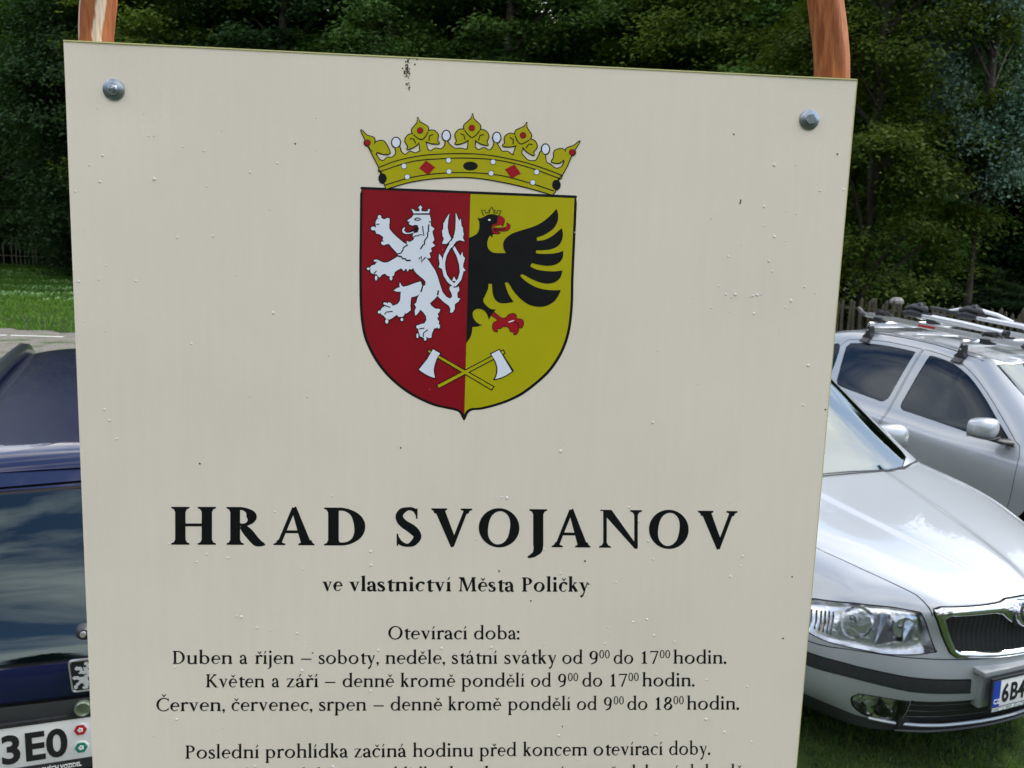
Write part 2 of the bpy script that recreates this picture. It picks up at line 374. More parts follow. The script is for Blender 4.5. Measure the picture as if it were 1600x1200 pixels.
ln([(1104, 745), (1190, 640)], 1.3); ln([(1165, 800), (1205, 735), (1260, 690)], 1.3); ln([(880, 455), (905, 452)], 1.3)
ink('lion_detail', det, M_black, 5, arms)['kind'] = 'stuff'

# ---- eagle --------------------------------------------------------------------
E_ = lambda pts: xf(pts, 8, 725, 310)
e1 = spline([(62, 490), (100, 478), (140, 455), (172, 425), (190, 375), (192, 300)], n=4)
e2 = [(185, 280), (168, 240), (200, 250), (240, 235)]
e3 = spline([(290, 207), (350, 196), (420, 212), (450, 235), (440, 300), (355, 350), (355, 400), (375, 440)], n=3)
e4 = [(355, 460), (360, 475), (345, 490), (335, 463), (315, 475)]
e5 = spline([(300, 510), (290, 560), (300, 620), (340, 665), (400, 682), (525, 682)], n=4)
e6 = spline([(525, 682), (500, 640), (488, 590), (495, 540), (530, 490), (600, 440), (700, 405), (870, 350), (980, 295), (1080, 212), (1155, 130)], n=4)
def feather(*seg): return spline(list(seg), n=4)
e7 = feather((1155, 130), (1176, 200), (1168, 290), (1118, 375), (1020, 445), (910, 490)) + [(908, 528)] + feather((908, 528), (1000, 520), (1100, 472), (1175, 410), (1222, 370)) \
   + feather((1222, 370), (1236, 450), (1215, 540), (1165, 600), (1080, 636), (980, 648), (900, 648)) + [(897, 685)] + feather((897, 685), (980, 693), (1100, 690), (1180, 675), (1240, 655)) \
   + feather((1240, 655), (1236, 730), (1195, 795), (1130, 830), (1040, 842), (940, 830), (850, 808)) + [(825, 848)] + feather((825, 848), (900, 885), (1000, 905), (1120, 911), (1232, 900)) \
   + feather((1232, 900), (1210, 975), (1160, 1032), (1080, 1062), (980, 1058), (860, 1015), (730, 945)) + [(698, 965)] + feather((698, 965), (760, 1025), (860, 1090), (960, 1128), (1080, 1146), (1210, 1145)) \
   + feather((1210, 1145), (1165, 1240), (1100, 1308), (1000, 1350), (900, 1352), (800, 1322), (700, 1250), (620, 1160), (570, 1080), (545, 1050)) + [(510, 1052)] \
   + feather((510, 1052), (525, 1110), (562, 1205), (620, 1292)) + feather((620, 1292), (540, 1308), (450, 1306), (390, 1265), (360, 1195), (352, 1110), (350, 1068)) + [(305, 1068)] \
   + feather((305, 1068), (300, 1130), (265, 1210), (240, 1278), (280, 1340), (340, 1382), (400, 1388)) + [(372, 1420), (350, 1458), (330, 1480), (310, 1515), (295, 1468)] \
   + feather((295, 1468), (262, 1412), (205, 1382), (150, 1386), (112, 1420), (112, 1475), (140, 1530), (182, 1565), (228, 1580)) + feather((228, 1580), (165, 1602), (105, 1604)) + feather((105, 1604), (100, 1660), (80, 1730), (30, 1808))
eagle = e1 + e2 + e3 + e4 + e5 + e6 + e7
talon = [(372, 1425), (350, 1460), (422, 1520), (372, 1556), (358, 1610), (372, 1650), (415, 1668), (414, 1628), (460, 1622), (480, 1602), (540, 1602), (572, 1630), (580, 1662), (622, 1670), (625, 1702), (660, 1690), (682, 1640), (680, 1598), (705, 1618), (732, 1600), (742, 1550), (722, 1515), (680, 1508), (655, 1500), (650, 1462), (612, 1440), (560, 1455), (520, 1495), (470, 1495), (420, 1460)]
talon = spline([(p[0], p[1]) for p in talon], True, 3)
beak = spline([(425, 225), (460, 225), (495, 250), (505, 285), (482, 345), (462, 325), (430, 332), (372, 345), (352, 362), (358, 395), (382, 412), (440, 425), (442, 440), (380, 440), (350, 410), (342, 360), (365, 322), (400, 318), (415, 290)], True, 3)
tongue = spline([(370, 368), (440, 372), (510, 365), (540, 350), (535, 310), (565, 325), (576, 355), (555, 392), (510, 408), (440, 405), (385, 400)], True, 3)
ecrown = [(246, 215), (215, 142), (265, 152), (268, 182), (318, 180), (322, 165), (300, 158), (330, 140), (345, 104), (365, 140), (395, 158), (368, 165), (375, 182), (420, 182), (412, 155), (466, 150), (435, 215)]
ink('eagle', [E_(eagle)] + grow(E_(talon), 2.0) + grow(E_(beak), 1.6) + grow(E_(tongue), 1.6) + ribbon(E_(ecrown), 1.5), M_black, 3, arms)
ink('eagle_claw', [E_(talon)], M_redd, 4, arms); ink('eagle_beak', [E_(beak)], M_redd, 4, arms)
ink('eagle_tongue', [E_(tongue)], M_redd, 5, arms)
ink('eagle_eye', [E_(ell(316, 270, 17, 12))], M_wht, 5, arms); ink('claw_gap', [E_(ell(590, 1535, 42, 8, 12, -.3))], M_wht, 5, arms)
ink('eagle_detail', ribbon(E_([(372, 385), (440, 390), (520, 380)]), 1.4) + ribbon(E_([(620, 1550), (670, 1556), (682, 1600)]), 1.2), M_black, 6, arms)['kind'] = 'stuff'

# ---- axes ---------------------------------------------------------------------
A_ = lambda pts: xf(pts, 8.889, 640, 530)
h1 = [(238, 165), (262, 132), (300, 152), (1180, 655), (1140, 714), (232, 195)]
handleA = [(262, 130), (1182, 655), (1142, 715), (236, 178)]
handleB = [(1305, 138), (1335, 198), (400, 692), (365, 632)]
headA = [(322, 128), (438, 190)] + spline([(438, 190), (385, 270), (352, 370), (345, 450), (365, 546)], n=5) + spline([(365, 546), (290, 525), (200, 480), (118, 422)], n=4) + [(240, 270)]
headB = [(1122, 200), (1246, 138), (1440, 438)] + spline([(1440, 438), (1350, 500), (1250, 545), (1170, 560)], n=4) + spline([(1170, 560), (1200, 500), (1212, 410), (1190, 320), (1150, 250)], n=5)
ink('axe_outline', [A_(handleA), A_(handleB)] + grow(A_(headA), 1.8) + grow(A_(headB), 1.8), M_black, 3, arms)
def shrink(poly, k):
    n = len(poly); out = []
    area = sum(poly[i][0] * poly[(i + 1) % n][1] - poly[(i + 1) % n][0] * poly[i][1] for i in range(n))
    s = 1 if area > 0 else -1
    for i in range(n):
        a, p, c = (np.array(poly[(i + d) % n], float) for d in (-1, 0, 1))
        t1 = p - a; t2 = c - p
        l1 = np.hypot(*t1); l2 = np.hypot(*t2)
        if l1 < 1e-9 or l2 < 1e-9: continue
        t1 /= l1; t2 /= l2
        n1 = np.array([-t1[1], t1[0]]) * s; n2 = np.array([-t2[1], t2[0]]) * s
        m = n1 + n2; d = m.dot(n1); m = m / max(d, .35)
        out.append(tuple(p + m * k))
    return out
ink('axe_handle', [shrink(A_(handleA), 1.6), shrink(A_(handleB), 1.6)], M_yel, 4, arms)
for hd in (headA, headB):
    ink('axe_edge', [A_(hd)], M_black, 5, arms); ink('axe_head', [shrink(A_(hd), .9)], M_wht, 6, arms)

# ---- crown --------------------------------------------------------------------
C_ = lambda pts: xf(pts, 4.3243, 550, 170)
body = spline([(105, 240), (130, 285), (165, 315), (185, 345), (215, 352), (240, 330), (272, 330), (300, 300), (294, 262), (322, 262), (330, 290), (360, 312), (392, 290), (430, 302), (462, 285), (500, 272), (530, 288), (565, 268), (600, 275), (628, 250), (636, 214), (656, 240), (690, 268), (735, 270), (772, 276), (800, 262), (830, 262), (855, 280), (890, 265), (930, 282), (955, 255), (966, 224), (986, 250), (1012, 288), (1050, 290), (1085, 314), (1110, 296), (1135, 296), (1160, 322), (1190, 350), (1240, 352), (1264, 315), (1276, 290), (1300, 305), (1312, 362), (1340, 378), (1378, 405), (1418, 392), (1440, 352), (1488, 298)], n=3) \
   + [(1450, 390), (1418, 448), (1412, 470), (1390, 480), (1372, 560), (1352, 580)] + spline([(1352, 580), (1200, 535), (1000, 490), (800, 462), (600, 465), (400, 492), (232, 540)], n=6) + [(222, 510), (205, 440), (182, 420), (184, 396)]
def fleur(tip, join, big=1.0):
    """three-petal ornament between its tip and the point where the petals meet"""
    t = np.array(tip, float); j = np.array(join, float); u = t - j; h = np.hypot(*u); u /= h; r = np.array([-u[1], u[0]])
    def P(a, b): return tuple(j + r * a * big + u * b * h / 152)
    pet = spline([P(0, 0), P(-46, 40), P(-54, 75), P(-30, 100), P(-8, 120)], n=4) + [P(0, 152)] + spline([P(8, 120), P(30, 100), P(54, 75), P(46, 40), P(0, 0)], n=4)
    out = [pet]
    for s in (-1, 1):
        out.append(spline([P(0, 2), P(s * 35, 40), P(s * 85, 45), P(s * 112, 10), P(s * 100, -30), P(s * 108, -52), P(s * 60, -42), P(s * 24, -20)], True, 4))
    out.append([P(-20, 5), P(20, 5), P(24, -85), P(-24, -85)])
    vein = [ribbon([P(s * 45, -22), P(s * 55, 12), P(s * 80, 18)], 7) for s in (-1, 1)]
    return out, vein, ribbon(spline([P(-50, 42), P(-26, 12), P(0, -4), P(26, 12), P(50, 42)], n=3), 7)
gold = [body]; veins = []
for tp, jn in (((445, 62), (472, 205)), ((815, 38), (810, 190)), ((1180, 95), (1138, 234))):
    o, v, w = fleur(tp, jn); gold += o; veins += v + [w]
gold.append(spline([(62, 145), (100, 180), (145, 195), (152, 225), (135, 280), (120, 262), (104, 232)], True, 3)); gold.append(spline([(140, 262), (165, 225), (210, 218), (236, 250), (255, 300), (210, 305), (170, 292), (160, 310), (140, 300)], True, 3))
gold.append(spline([(1538, 220), (1500, 250), (1450, 268), (1445, 300), (1462, 345), (1488, 300)], True, 3)); gold.append(spline([(1446, 300), (1420, 272), (1370, 285), (1365, 330), (1350, 358), (1400, 365), (1430, 345), (1442, 370), (1458, 340)], True, 3))
bk = []
for q in gold: bk += grow(C_(q), 3.2)
pearls = [ell(298, 228, 30, 35), ell(637, 182, 28, 36), ell(978, 195, 27, 36), ell(1307, 273, 27, 35)]
small = [ell(x, y, 20, 20) for x, y in ((352, 388), (373, 460), (652, 349), (655, 424), (953, 360), (940, 436), (1247, 428), (1221, 498))]
reds = [ell(x, y, 22, 22) for x, y in ((105, 230), (460, 147), (809, 130), (1155, 180), (1487, 295))]
ovals = [ell(800, 387, 50, 30), ell(209, 470, 26, 33), ell(1378, 514, 27, 34)]
for q in pearls + reds[:1] + reds[4:] + ovals: bk += grow(C_(q), 2.2)
ink('crown_outline', bk, M_black, 3, arms)
ink('crown', [C_(q) for q in gold], M_yel, 4, arms)
cl = []
for ptsl, w in (([(184, 396), (300, 352), (450, 320), (600, 306), (800, 304), (950, 318), (1150, 358), (1300, 405), (1418, 450)], 1.6), ([(190, 424), (400, 358), (600, 338), (800, 334), (1000, 350), (1200, 398), (1408, 474)], 1.6), ([(224, 516), (400, 464), (600, 436), (800, 432), (1000, 450), (1200, 502), (1366, 556)], 1.6)):
    cl += ribbon(C_(spline(ptsl, n=6)), w)
for v in veins: cl += [[tuple(p) for p in C_(q)] for q in v] if isinstance(v[0], list) else []
for q in pearls + small + reds + ovals: cl += [C_(q)]
dia = [[(508 - 52, 402), (500, 352), (560, 396), (515, 446)], [(1035, 410), (1096, 378), (1138, 438), (1078, 470)]]
for d in dia: cl += grow(C_(d), .8)
for q in ([(182, 410), (205, 440)], [(1418, 448), (1388, 484)]): cl += ribbon(C_(q), 1.8)
ink('crown_detail', cl, M_black, 5, arms)['kind'] = 'stuff'
for q in pearls + small: ink('pearl', [shrink(C_(q), .8)], M_wht, 6, arms)
for q in reds: ink('ruby', [shrink(C_(q), .8)], M_redd, 6, arms)
for q in dia: ink('ruby', [C_(q)], M_redd, 6, arms)
# ================================================================== SERIF LETTERING (drawn with a broad-pen model)
class G:
    """one glyph: polygons in em/1000 units; S = stem width, H = hairline"""
    def __init__(g, S, H): g.S, g.H, g.p = S, H, []
    def poly(g, *pts): g.p.append(list(pts)); return g
    def bar(g, x0, x1, y0, y1): return g.poly((x0, y0), (x1, y0), (x1, y1), (x0, y1))
    def line(g, a, b, w, w2=None):
        d = np.array(b, float) - np.array(a, float); d /= np.hypot(*d)
        for q in ribbon([a, b], [w, w2 if w2 else w]): g.p.append(q)
        return g
    def st(g, pts, ws, n=6):
        c = spline([p for p in pts], n=n); m = len(pts) - 1
        W = []
        for i in range(len(c)):
            t = i / (len(c) - 1) * m; k = min(int(t), m - 1); f = t - k; f = f * f * (3 - 2 * f)
            W.append(ws[k] * (1 - f) + ws[k + 1] * f)
        g.p += ribbon(c, W); return g
    def ring(g, cx, cy, rx, ry, a0=0, a1=360, e0=None, e1=None, tilt=12):
        """elliptical stroke; thick on the sides, thin top and bottom; outer radii rx, ry"""
        S, H = g.S * 1.06, g.H; n = max(6, int(abs(a1 - a0) / 9)); pts = []; W = []
        for i in range(n + 1):
            a = R(a0 + (a1 - a0) * i / n); ta = a + R(tilt)
            w = H + (S - H) * abs(math.cos(ta)) ** 1.7
            if e0 and i < n * .3: w = w + (e0 - w) * (1 - i / (n * .3))
            if e1 and i > n * .7: w = w + (e1 - w) * ((i / n - .7) / .3)
            wm = H + (S - H) * abs(math.cos(ta)) ** 1.7
            pts.append((cx + (rx - wm / 2) * math.cos(a), cy + (ry - wm / 2) * math.sin(a))); W.append(w)
        full = abs(a1 - a0) >= 360
        if full: pts = pts[:-1]; W = W[:-1]
        g.p += ribbon(pts, W, full); return g
    def foot(g, x, y=0, w=None, l=42, r=42, up=True, t=24):
        if g.S > 100 and t == 24: t = 34
        """bracketed slab serif under (or on) a stem of half width w/2 at x"""
        w = w or g.S; s = 1 if up else -1; hw = w / 2
        g.poly((x - hw - l, y), (x + hw + r, y), (x + hw + r, y + s * t * .7), (x + hw + r * .35, y + s * t * 1.25), (x + hw, y + s * t * 2.6), (x - hw, y + s * t * 2.6), (x - hw - l * .35, y + s * t * 1.25), (x - hw - l, y + s * t * .7))
        return g
    def flag(g, x, y, w=None, l=52):
        """slanted head serif of a lower-case stem whose top is at y"""
        w = w or g.S; hw = w / 2
        g.poly((x + hw, y + 12), (x + hw, y - 80), (x - hw, y - 80), (x - hw, y - 42), (x - hw - l, y - 38), (x - hw - l, y - 22), (x - hw + 5, y - 8)); return g
    def stem(g, x, y0, y1, w=None):
        w = w or g.S; return g.bar(x - w / 2, x + w / 2, y0, y1)
    def dot(g, x, y, r): return g.poly(*[(x + r * math.cos(k * math.pi / 6), y + r * math.sin(k * math.pi / 6)) for k in range(12)])

XH, CAP, ASC, DSC = 432, 650, 706, -238
def glyph(ch, S, H):
    g = G(S, H); b = S > 100; s2 = S / 2; e = 10; L = 78 + s2    # L: centre of a first stem
    def acute(x, y):  g.poly((x - 38, y), (x - 18, y - 8), (x + 78, y + 118), (x + 38, y + 150), (x + 18, y + 140))
    def caron(x, y, k=1.0):
        t = 40 if not b else 56
        g.poly((x - 100 * k, y + 118), (x - 78 * k, y + 138), (x, y + 68), (x + 78 * k, y + 138), (x + 100 * k, y + 118), (x + 16, y), (x - 16, y))
    def nshape(x, wd, foot=True):
        x2 = x + wd
        g.st([(x + s2 * .2, XH - 118), (x + wd * .3, XH - 42), (x + wd * .62, XH - H * .7 - 4), (x2 - s2 * .25, XH - 62), (x2, XH - 165)], [H * .8, H * 1.15, S * .62, S * .98, S])
        g.stem(x2, 0, XH - 158)
        if foot: g.foot(x2)
        return x2
    nd = 268 if not b else 300
    if ch in 'nňm' or ch == 'h' or ch == 'ř' or ch == 'r' or ch == 'ň':
        top = ASC if ch == 'h' else XH
        g.stem(L, 0, top - 30); g.foot(L); g.flag(L, top)
        if ch in 'nh': x2 = nshape(L, nd); adv = x2 + s2 + 62
        elif ch == 'm': x2 = nshape(L, nd - 4); x3 = nshape(x2, nd - 4); adv = x3 + s2 + 62
        else:
            g.st([(L + s2 * .2, XH - 125), (L + 78, XH - 52), (L + 150, XH - 22), (L + 205, XH - 34)], [H * .8, H * 1.3, S * .9, S * .95]); g.dot(L + 205, XH - 40, S * .48)
            adv = L + 240
            if ch == 'ř': caron(L + 110, XH + 58)
    elif ch == 'u':
        wd = nd; g.stem(L, 120, XH - 20); g.flag(L, XH)
        x2 = L + wd; g.st([(L, 150), (L + s2 * .1, 75), (L + wd * .3, 20), (L + wd * .62, 30), (x2 - s2 * .3, 95)], [S, S * .98, S * .6, H * 1.2, H])
        g.stem(x2, 20, XH - 20); g.flag(x2, XH); g.poly((x2 - s2, 60), (x2 - s2, -12), (x2 - s2 + 10, -12), (x2 + s2 + 50, 12), (x2 + s2 + 50, 28), (x2 + s2, 34), (x2 + s2, 70)); adv = x2 + s2 + 66
    elif ch in 'ií':
        g.stem(L, 0, XH - 30); g.foot(L); g.flag(L, XH); adv = 2 * L - 10
        if ch == 'i': g.dot(L - 4, 600, S * .62)
        else: acute(L - 14, XH + 75)
    elif ch in 'jJ' and ch == 'j':
        g.stem(L, -60, XH - 30); g.flag(L, XH); g.dot(L - 4, 600, S * .62)
        g.st([(L, -40), (L - 4, -130), (L - 45, -200), (L - 120, -235)], [S, S * .9, S * .5, H * .6]); adv = 2 * L - 20
    elif ch == 'l': g.stem(L, 0, ASC - 30); g.foot(L); g.flag(L, ASC); adv = 2 * L - 8
    elif ch == 'k':
        g.stem(L, 0, ASC - 30); g.foot(L, r=34); g.flag(L, ASC)
        g.line((L + s2 - 8, 218), (L + 200, XH - 16), H * 1.15); g.foot(L + 205, XH, H * 1.2, 62, 66, False, 20)
        g.line((L + s2 + 40, 262), (L + 232 + s2 * .4, 14), S * 1.02); g.bar(L + 180, L + 318 + s2 * .3, 0, 22); adv = L + 322 + s2 * .4
    elif ch in 'oO0' and ch == 'o':
        rx = 232 if not b else 248; g.ring(40 + rx, XH / 2, rx, XH / 2 + e); adv = 2 * rx + 78
    elif ch in 'cč':
        rx, cx = 212, 250; g.ring(cx, XH / 2, rx, XH / 2 + e, 62, 318, S * .7, H * .5); g.dot(cx + rx * .58, XH - 72, S * .42); adv = 425
        g.st([(cx + 40, XH - 8), (cx + rx * .5, XH - 24), (cx + rx * .62, XH - 62)], [H, S * .55, S * .7])
        if ch == 'č': caron(cx + 15, XH + 58)
    elif ch in 'eě':
        rx, cx = 212, 250; g.ring(cx, XH / 2, rx, XH / 2 + e, 2, 318, S * .55, H * .5)
        g.poly((cx - rx + S * .7, 252), (cx + rx - S * .35, 262), (cx + rx - 8, 285), (cx + rx - 16, 262 - H), (cx - rx + S * .7, 258 - H)); adv = 462
        g.poly((cx - rx + S * .6, 232), (cx + rx - 6, 240), (cx + rx - 14, 270), (cx - rx + S * .6, 258))
        if ch == 'ě': caron(cx + 5, XH + 58)
    elif ch in 'aá':
        x2 = 300 if not b else 310; g.stem(x2, 60, XH - 130)
        g.st([(75, XH - 92), (95, XH - 48), (175, XH - 8), (262, XH - 32), (x2, XH - 150)], [S * .75, S * .8, H * 1.1, S * .7, S]); g.dot(86, XH - 98, S * .46)
        g.st([(x2 - s2 * .5, 250), (185, 215), (78, 165), (72 + s2 * .2, 80), (140, 22), (225, 38), (x2 - s2 * .4, 92)], [H * .8, H * 1.1, S * .85, S * 1.0, S * .72, H * 1.2, H * .8])
        g.st([(x2, 90), (x2 + 12, 34), (x2 + 60, 20), (x2 + 105, 44)], [S, S * .8, S * .5, H * .6]); adv = 418
        if ch == 'á': acute(185, XH + 75)
    elif ch in 'dbpq':
        rx = 205 if not b else 220
        if ch == 'd':
            cx = 40 + rx; x2 = cx + rx - s2 + 14; g.ring(cx, XH / 2 - 2, rx, XH / 2 + 8, 40, 322, H, H); g.stem(x2, 20, ASC - 30); g.flag(x2, ASC)
            g.poly((x2 - s2, 70), (x2 - s2, -12), (x2 - s2 + 10, -12), (x2 + s2 + 52, 12), (x2 + s2 + 52, 28), (x2 + s2, 34), (x2 + s2, 70)); adv = x2 + s2 + 62
        elif ch == 'b':
            x1 = L; cx = L - s2 + rx - 6; g.ring(cx, XH / 2 - 2, rx, XH / 2 + 8, -145, 140, H, H, -12); g.stem(x1, 22, ASC - 30); g.flag(x1, ASC); g.poly((x1 - s2, 60), (x1 - s2, 6), (x1 + s2, 22), (x1 + s2, 60)); adv = cx + rx + 42
        else:
            x1 = L; cx = L - s2 + rx - 6; g.ring(cx, XH / 2 - 2, rx, XH / 2 + 8, -142, 142, H, H, -12); g.stem(x1, DSC, XH - 30); g.flag(x1, XH); g.foot(x1, DSC); adv = cx + rx + 42
    elif ch == 't':
        x = 140 + s2; g.stem(x, 90, XH + 50); g.poly((x - s2, XH + 50), (x + s2, XH + 112), (x + s2, XH - 40), (x - s2 - 62, XH - 40), (x - s2 - 62, XH - 24))
        g.bar(x - s2 - 20, x + s2 + 125, XH - H - 14, XH - 8); g.st([(x, 110), (x + 5, 45), (x + 60, 14), (x + 145, 46)], [S, S * .95, S * .62, H * .6]); adv = x + s2 + 100
    elif ch == 's':
        g.st([(285, XH - 100), (262, XH - 34), (182, XH - 12), (90, XH - 62), (95, XH - 140), (190, XH - 200), (290, XH - 290), (275, 50), (175, 14), (80, 45), (58, 120)],
             [H * .6, H * 1.3, H * 1.1, S * .78, S * .9, S * 1.05, S * .9, S * .75, H * 1.1, H * 1.6, H * .6]); adv = 362
        g.bar(272, 296, XH - 128, XH - 20); g.bar(48, 72, 8, 140)
    elif ch in 'vy':
        w = 452 if not b else 480; m = w * .52
        g.poly((60, XH), (60 + S * 1.1, XH), (m + S * .55, 80), (m + 12, -14), (m - 14, -14)) ; g.poly((w - 98, XH), (w - 98 + H * 1.15, XH), (m + 12, -14), (m - 12, -14), (m + 2, 60))
        g.foot(60 + S * .55, XH, S, 44, 44, False, 20)
        if not (ch == 'y' and b): g.foot(w - 92, XH, H, 62, 60, False, 20)
        else: g.bar(w - 130, w - 92, XH - 20, XH)
        adv = w
        if ch == 'y':
            g.st([(m + 14, 30), (m - 12, -60), (m - 58, -160), (m - 120, -214)], [H * 1.4, H * 1.2, H * 1.4, S * .8]); g.dot(m - 118, -206, S * .44)
    elif ch == 'z':
        g.bar(52, 372, XH - 34, XH); g.bar(40, 378, 0, 34); g.poly((270, XH), (372, XH), (372, XH - 14), (140, 20), (40, 16), (40, 10)); g.poly((52, XH), (76, XH), (66, XH - 108), (48, XH - 108)); g.poly((378, 0), (352, 0), (368, 116), (388, 116)); adv = 420
    elif ch == '–': g.bar(10, 490, 205, 205 + H * 1.15); adv = 500
    elif ch == '.': g.dot(90, 44, S * .66); adv = 190
    elif ch == ',': g.dot(92, 44, S * .6); g.poly((92 + S * .6, 46), (96, 44 - S * .5), (60, -118), (76, -124), (128 + S * .1, -40)); adv = 195
    elif ch == ':': g.dot(92, 44, S * .64); g.dot(92, XH - 62, S * .64); adv = 190
    # ---------------- capitals
    elif ch in 'HN':
        w = 720
        if ch == 'H':
            x1, x2 = 60 + s2 + 40, w - 100 - s2; g.stem(x1, 0, CAP); g.stem(x2, 0, CAP); g.bar(x1, x2, 315, 315 + H)
            for x in (x1, x2): g.foot(x, 0, S, 56, 56); g.foot(x, CAP, S, 56, 56, False)
        else:
            x1, x2 = 60 + 64, w - 90; g.stem(x1, 0, CAP - 30, H * 1.15); g.stem(x2, 0, CAP, H * 1.15); g.poly((48, CAP), (48 + S * 1.25, CAP), (x2 + H * .5, 30), (x2 + H * .5, -14), (x2 - H * .4, -14), (x1 - H * .5, CAP - 70), (x1 - H * .6, CAP - 24), (48, CAP - 20))
            g.foot(x1, 0, H * 1.15, 68, 68); g.foot(x2, CAP, H * 1.15, 68, 68, False)
        adv = w
    elif ch in 'DPRKM':
        x1 = 60 + s2 + 40; g.stem(x1, 0, CAP); g.foot(x1, 0, S, 56, 56)
        if ch != 'M': g.foot(x1, CAP, S, 56, 50 if ch == 'K' else 10, False)
        if ch == 'D': g.ring(x1 + 110, CAP / 2, 330, CAP / 2, -100, 100, H, H, -6); g.bar(x1, x1 + 116, CAP - H, CAP); g.bar(x1, x1 + 116, 0, H); adv = 560 + s2 + 25
        elif ch == 'P': g.ring(x1 + 100, CAP - 175, 235, 175, -112, 100, H, H, -8); g.bar(x1, x1 + 106, CAP - H, CAP); g.bar(x1, x1 + 30, CAP - 350 + 10, CAP - 350 + 10 + H); adv = 530
        elif ch == 'R':
            g.ring(x1 + 95, CAP - 168, 228, 168, -100, 100, H, H, -8); g.bar(x1, x1 + 100, CAP - H, CAP); g.bar(x1, x1 + 110, CAP - 334, CAP - 334 + H)
            g.st([(x1 + 105, CAP - 322), (x1 + 205, 200), (x1 + 320, 50), (x1 + 430, 10)], [S * .7, S, S * .95, H * 1.1]); g.poly((x1 + 330, 70), (x1 + 250, 60), (x1 + 350, 0), (x1 + 450, -6), (x1 + 450, 16)); adv = 640
        elif ch == 'K':
            g.line((x1 + s2 - 10, 300), (x1 + 320, CAP - 16), H * 1.15); g.foot(x1 + 330, CAP, H, 70, 62, False)
            g.line((x1 + s2 + 45, 370), (x1 + 390, 8), S); g.bar(x1 + 330, x1 + 500, 0, 22); adv = 645
        else:
            g.p = []; g.line((120, 0), (150, CAP), H * 1.2); g.foot(118, 0, H, 62, 62); g.poly((88, CAP), (88 + S * 1.4, CAP), (430, 120), (400, -4), (372, -4), (140, CAP - 60)); g.line((395, 10), (650, CAP - 10), H * 1.15)
            g.line((690, 0), (662, CAP), S); g.foot(690, 0, S, 58, 58); g.foot(108, CAP, H, 60, 20, False); g.foot(664, CAP, S, 10, 62, False); adv = 830
    elif ch == 'A':
        w = 640; m = w * .49; g.line((70, 8), (m - 8, CAP - 8), H * 1.2); g.poly((m - 34, CAP - 30), (m + 8, CAP + 14), (m + 22, CAP + 14), (w - 60, 0), (w - 60 - S * 1.1, 0), (m - 24, CAP - 130))
        g.bar(155, w - 180, 205, 205 + H); g.foot(74, 0, H, 58, 72); g.foot(w - 62 - S * .55, 0, S, 56, 46); adv = w
    elif ch == 'V':
        w = 640; m = w * .52; g.poly((52, CAP), (52 + S * 1.12, CAP), (m + S * .42, 130), (m + 10, -14), (m - 12, -14)); g.line((m + 4, 0), (w - 72, CAP - 6), H * 1.25); g.foot(52 + S * .56, CAP, S, 50, 56, False); g.foot(w - 68, CAP, H, 72, 62, False); adv = w
    elif ch in 'OCČ':
        rx = 330; cx = 40 + rx
        if ch == 'O': g.ring(cx, CAP / 2, rx, CAP / 2 + 12, tilt=8); adv = 2 * rx + 45
        else:
            g.ring(cx, CAP / 2, rx, CAP / 2 + 12, 52, 312, H, H); g.poly((cx + 190, CAP - 20), (cx + 214, CAP - 10), (cx + 222, CAP - 170), (cx + 200, CAP - 172), (cx + 165, CAP - 60)); g.poly((cx + 200, 50), (cx + 220, 90), (cx + 232, 160), (cx + 214, 164), (cx + 170, 70)); adv = 620
            if ch == 'Č': caron(cx + 10, CAP + 55, 1.1)
    elif ch == 'S':
        g.st([(400, CAP - 140), (365, CAP - 40), (262, CAP - 10), (135, CAP - 62), (98, CAP - 160), (165, CAP - 262), (330, CAP - 372), (410, CAP - 480), (350, 62), (235, 12), (110, 62), (66, 175)],
             [H * .6, H * 1.3, H * 1.1, S * .75, S * .9, S * .98, S * 1.08, S * .95, S * .75, H * 1.1, H * 1.6, H * .6]); g.bar(384, 412, CAP - 180, CAP - 6); g.bar(52, 80, 2, 210); adv = 480
    elif ch == 'J':
        x = 60 + s2 + 50; g.stem(x, 40, CAP); g.foot(x, CAP, S, 56, 56, False); g.st([(x, 60), (x - 6, -50), (x - 60, -130), (x - 150, -178)], [S, S * .9, S * .55, H * .7]); adv = 2 * x - 20
    # ---------------- figures
    elif ch == '0': rx = 225; g.ring(40 + rx, 315, rx, 325, tilt=4); adv = 520
    elif ch == '1': g.stem(250, 0, 600); g.foot(250, 0, S, 80, 80); g.poly((250 - s2, 560), (250 - s2, 490), (130, 500), (130, 520), (250 + s2, 648), (250 + s2, 560)); adv = 460
    elif ch == '7': g.bar(60, 450, 570, 630); g.poly((450, 630), (382, 600), (150, -10), (232, -10)); g.poly((60, 630), (82, 630), (72, 480), (52, 480)); adv = 470
    elif ch == '8': g.ring(245, 478, 165, 160, tilt=25); g.ring(245, 165, 200, 178, tilt=25); adv = 490
    elif ch == '9': g.ring(250, 425, 205, 215, tilt=8); g.st([(450 - s2, 420), (435 - s2, 260), (340, 90), (130, -10)], [S, S * .95, S * .75, H]); adv = 500
    else: adv = 250
    # mild clean-up: stems of accented i must not collide; returns polygons and advance
    return g.p, adv

def layout(word, S, H, track=0):
    out = []; x = 0
    for ch in word:
        p, adv = glyph(ch, S, H)
        out += [[(px + x, py) for px, py in q] for q in p]; x += adv + track
    xs = [p[0] for q in out for p in q]
    return out, min(xs), max(xs)

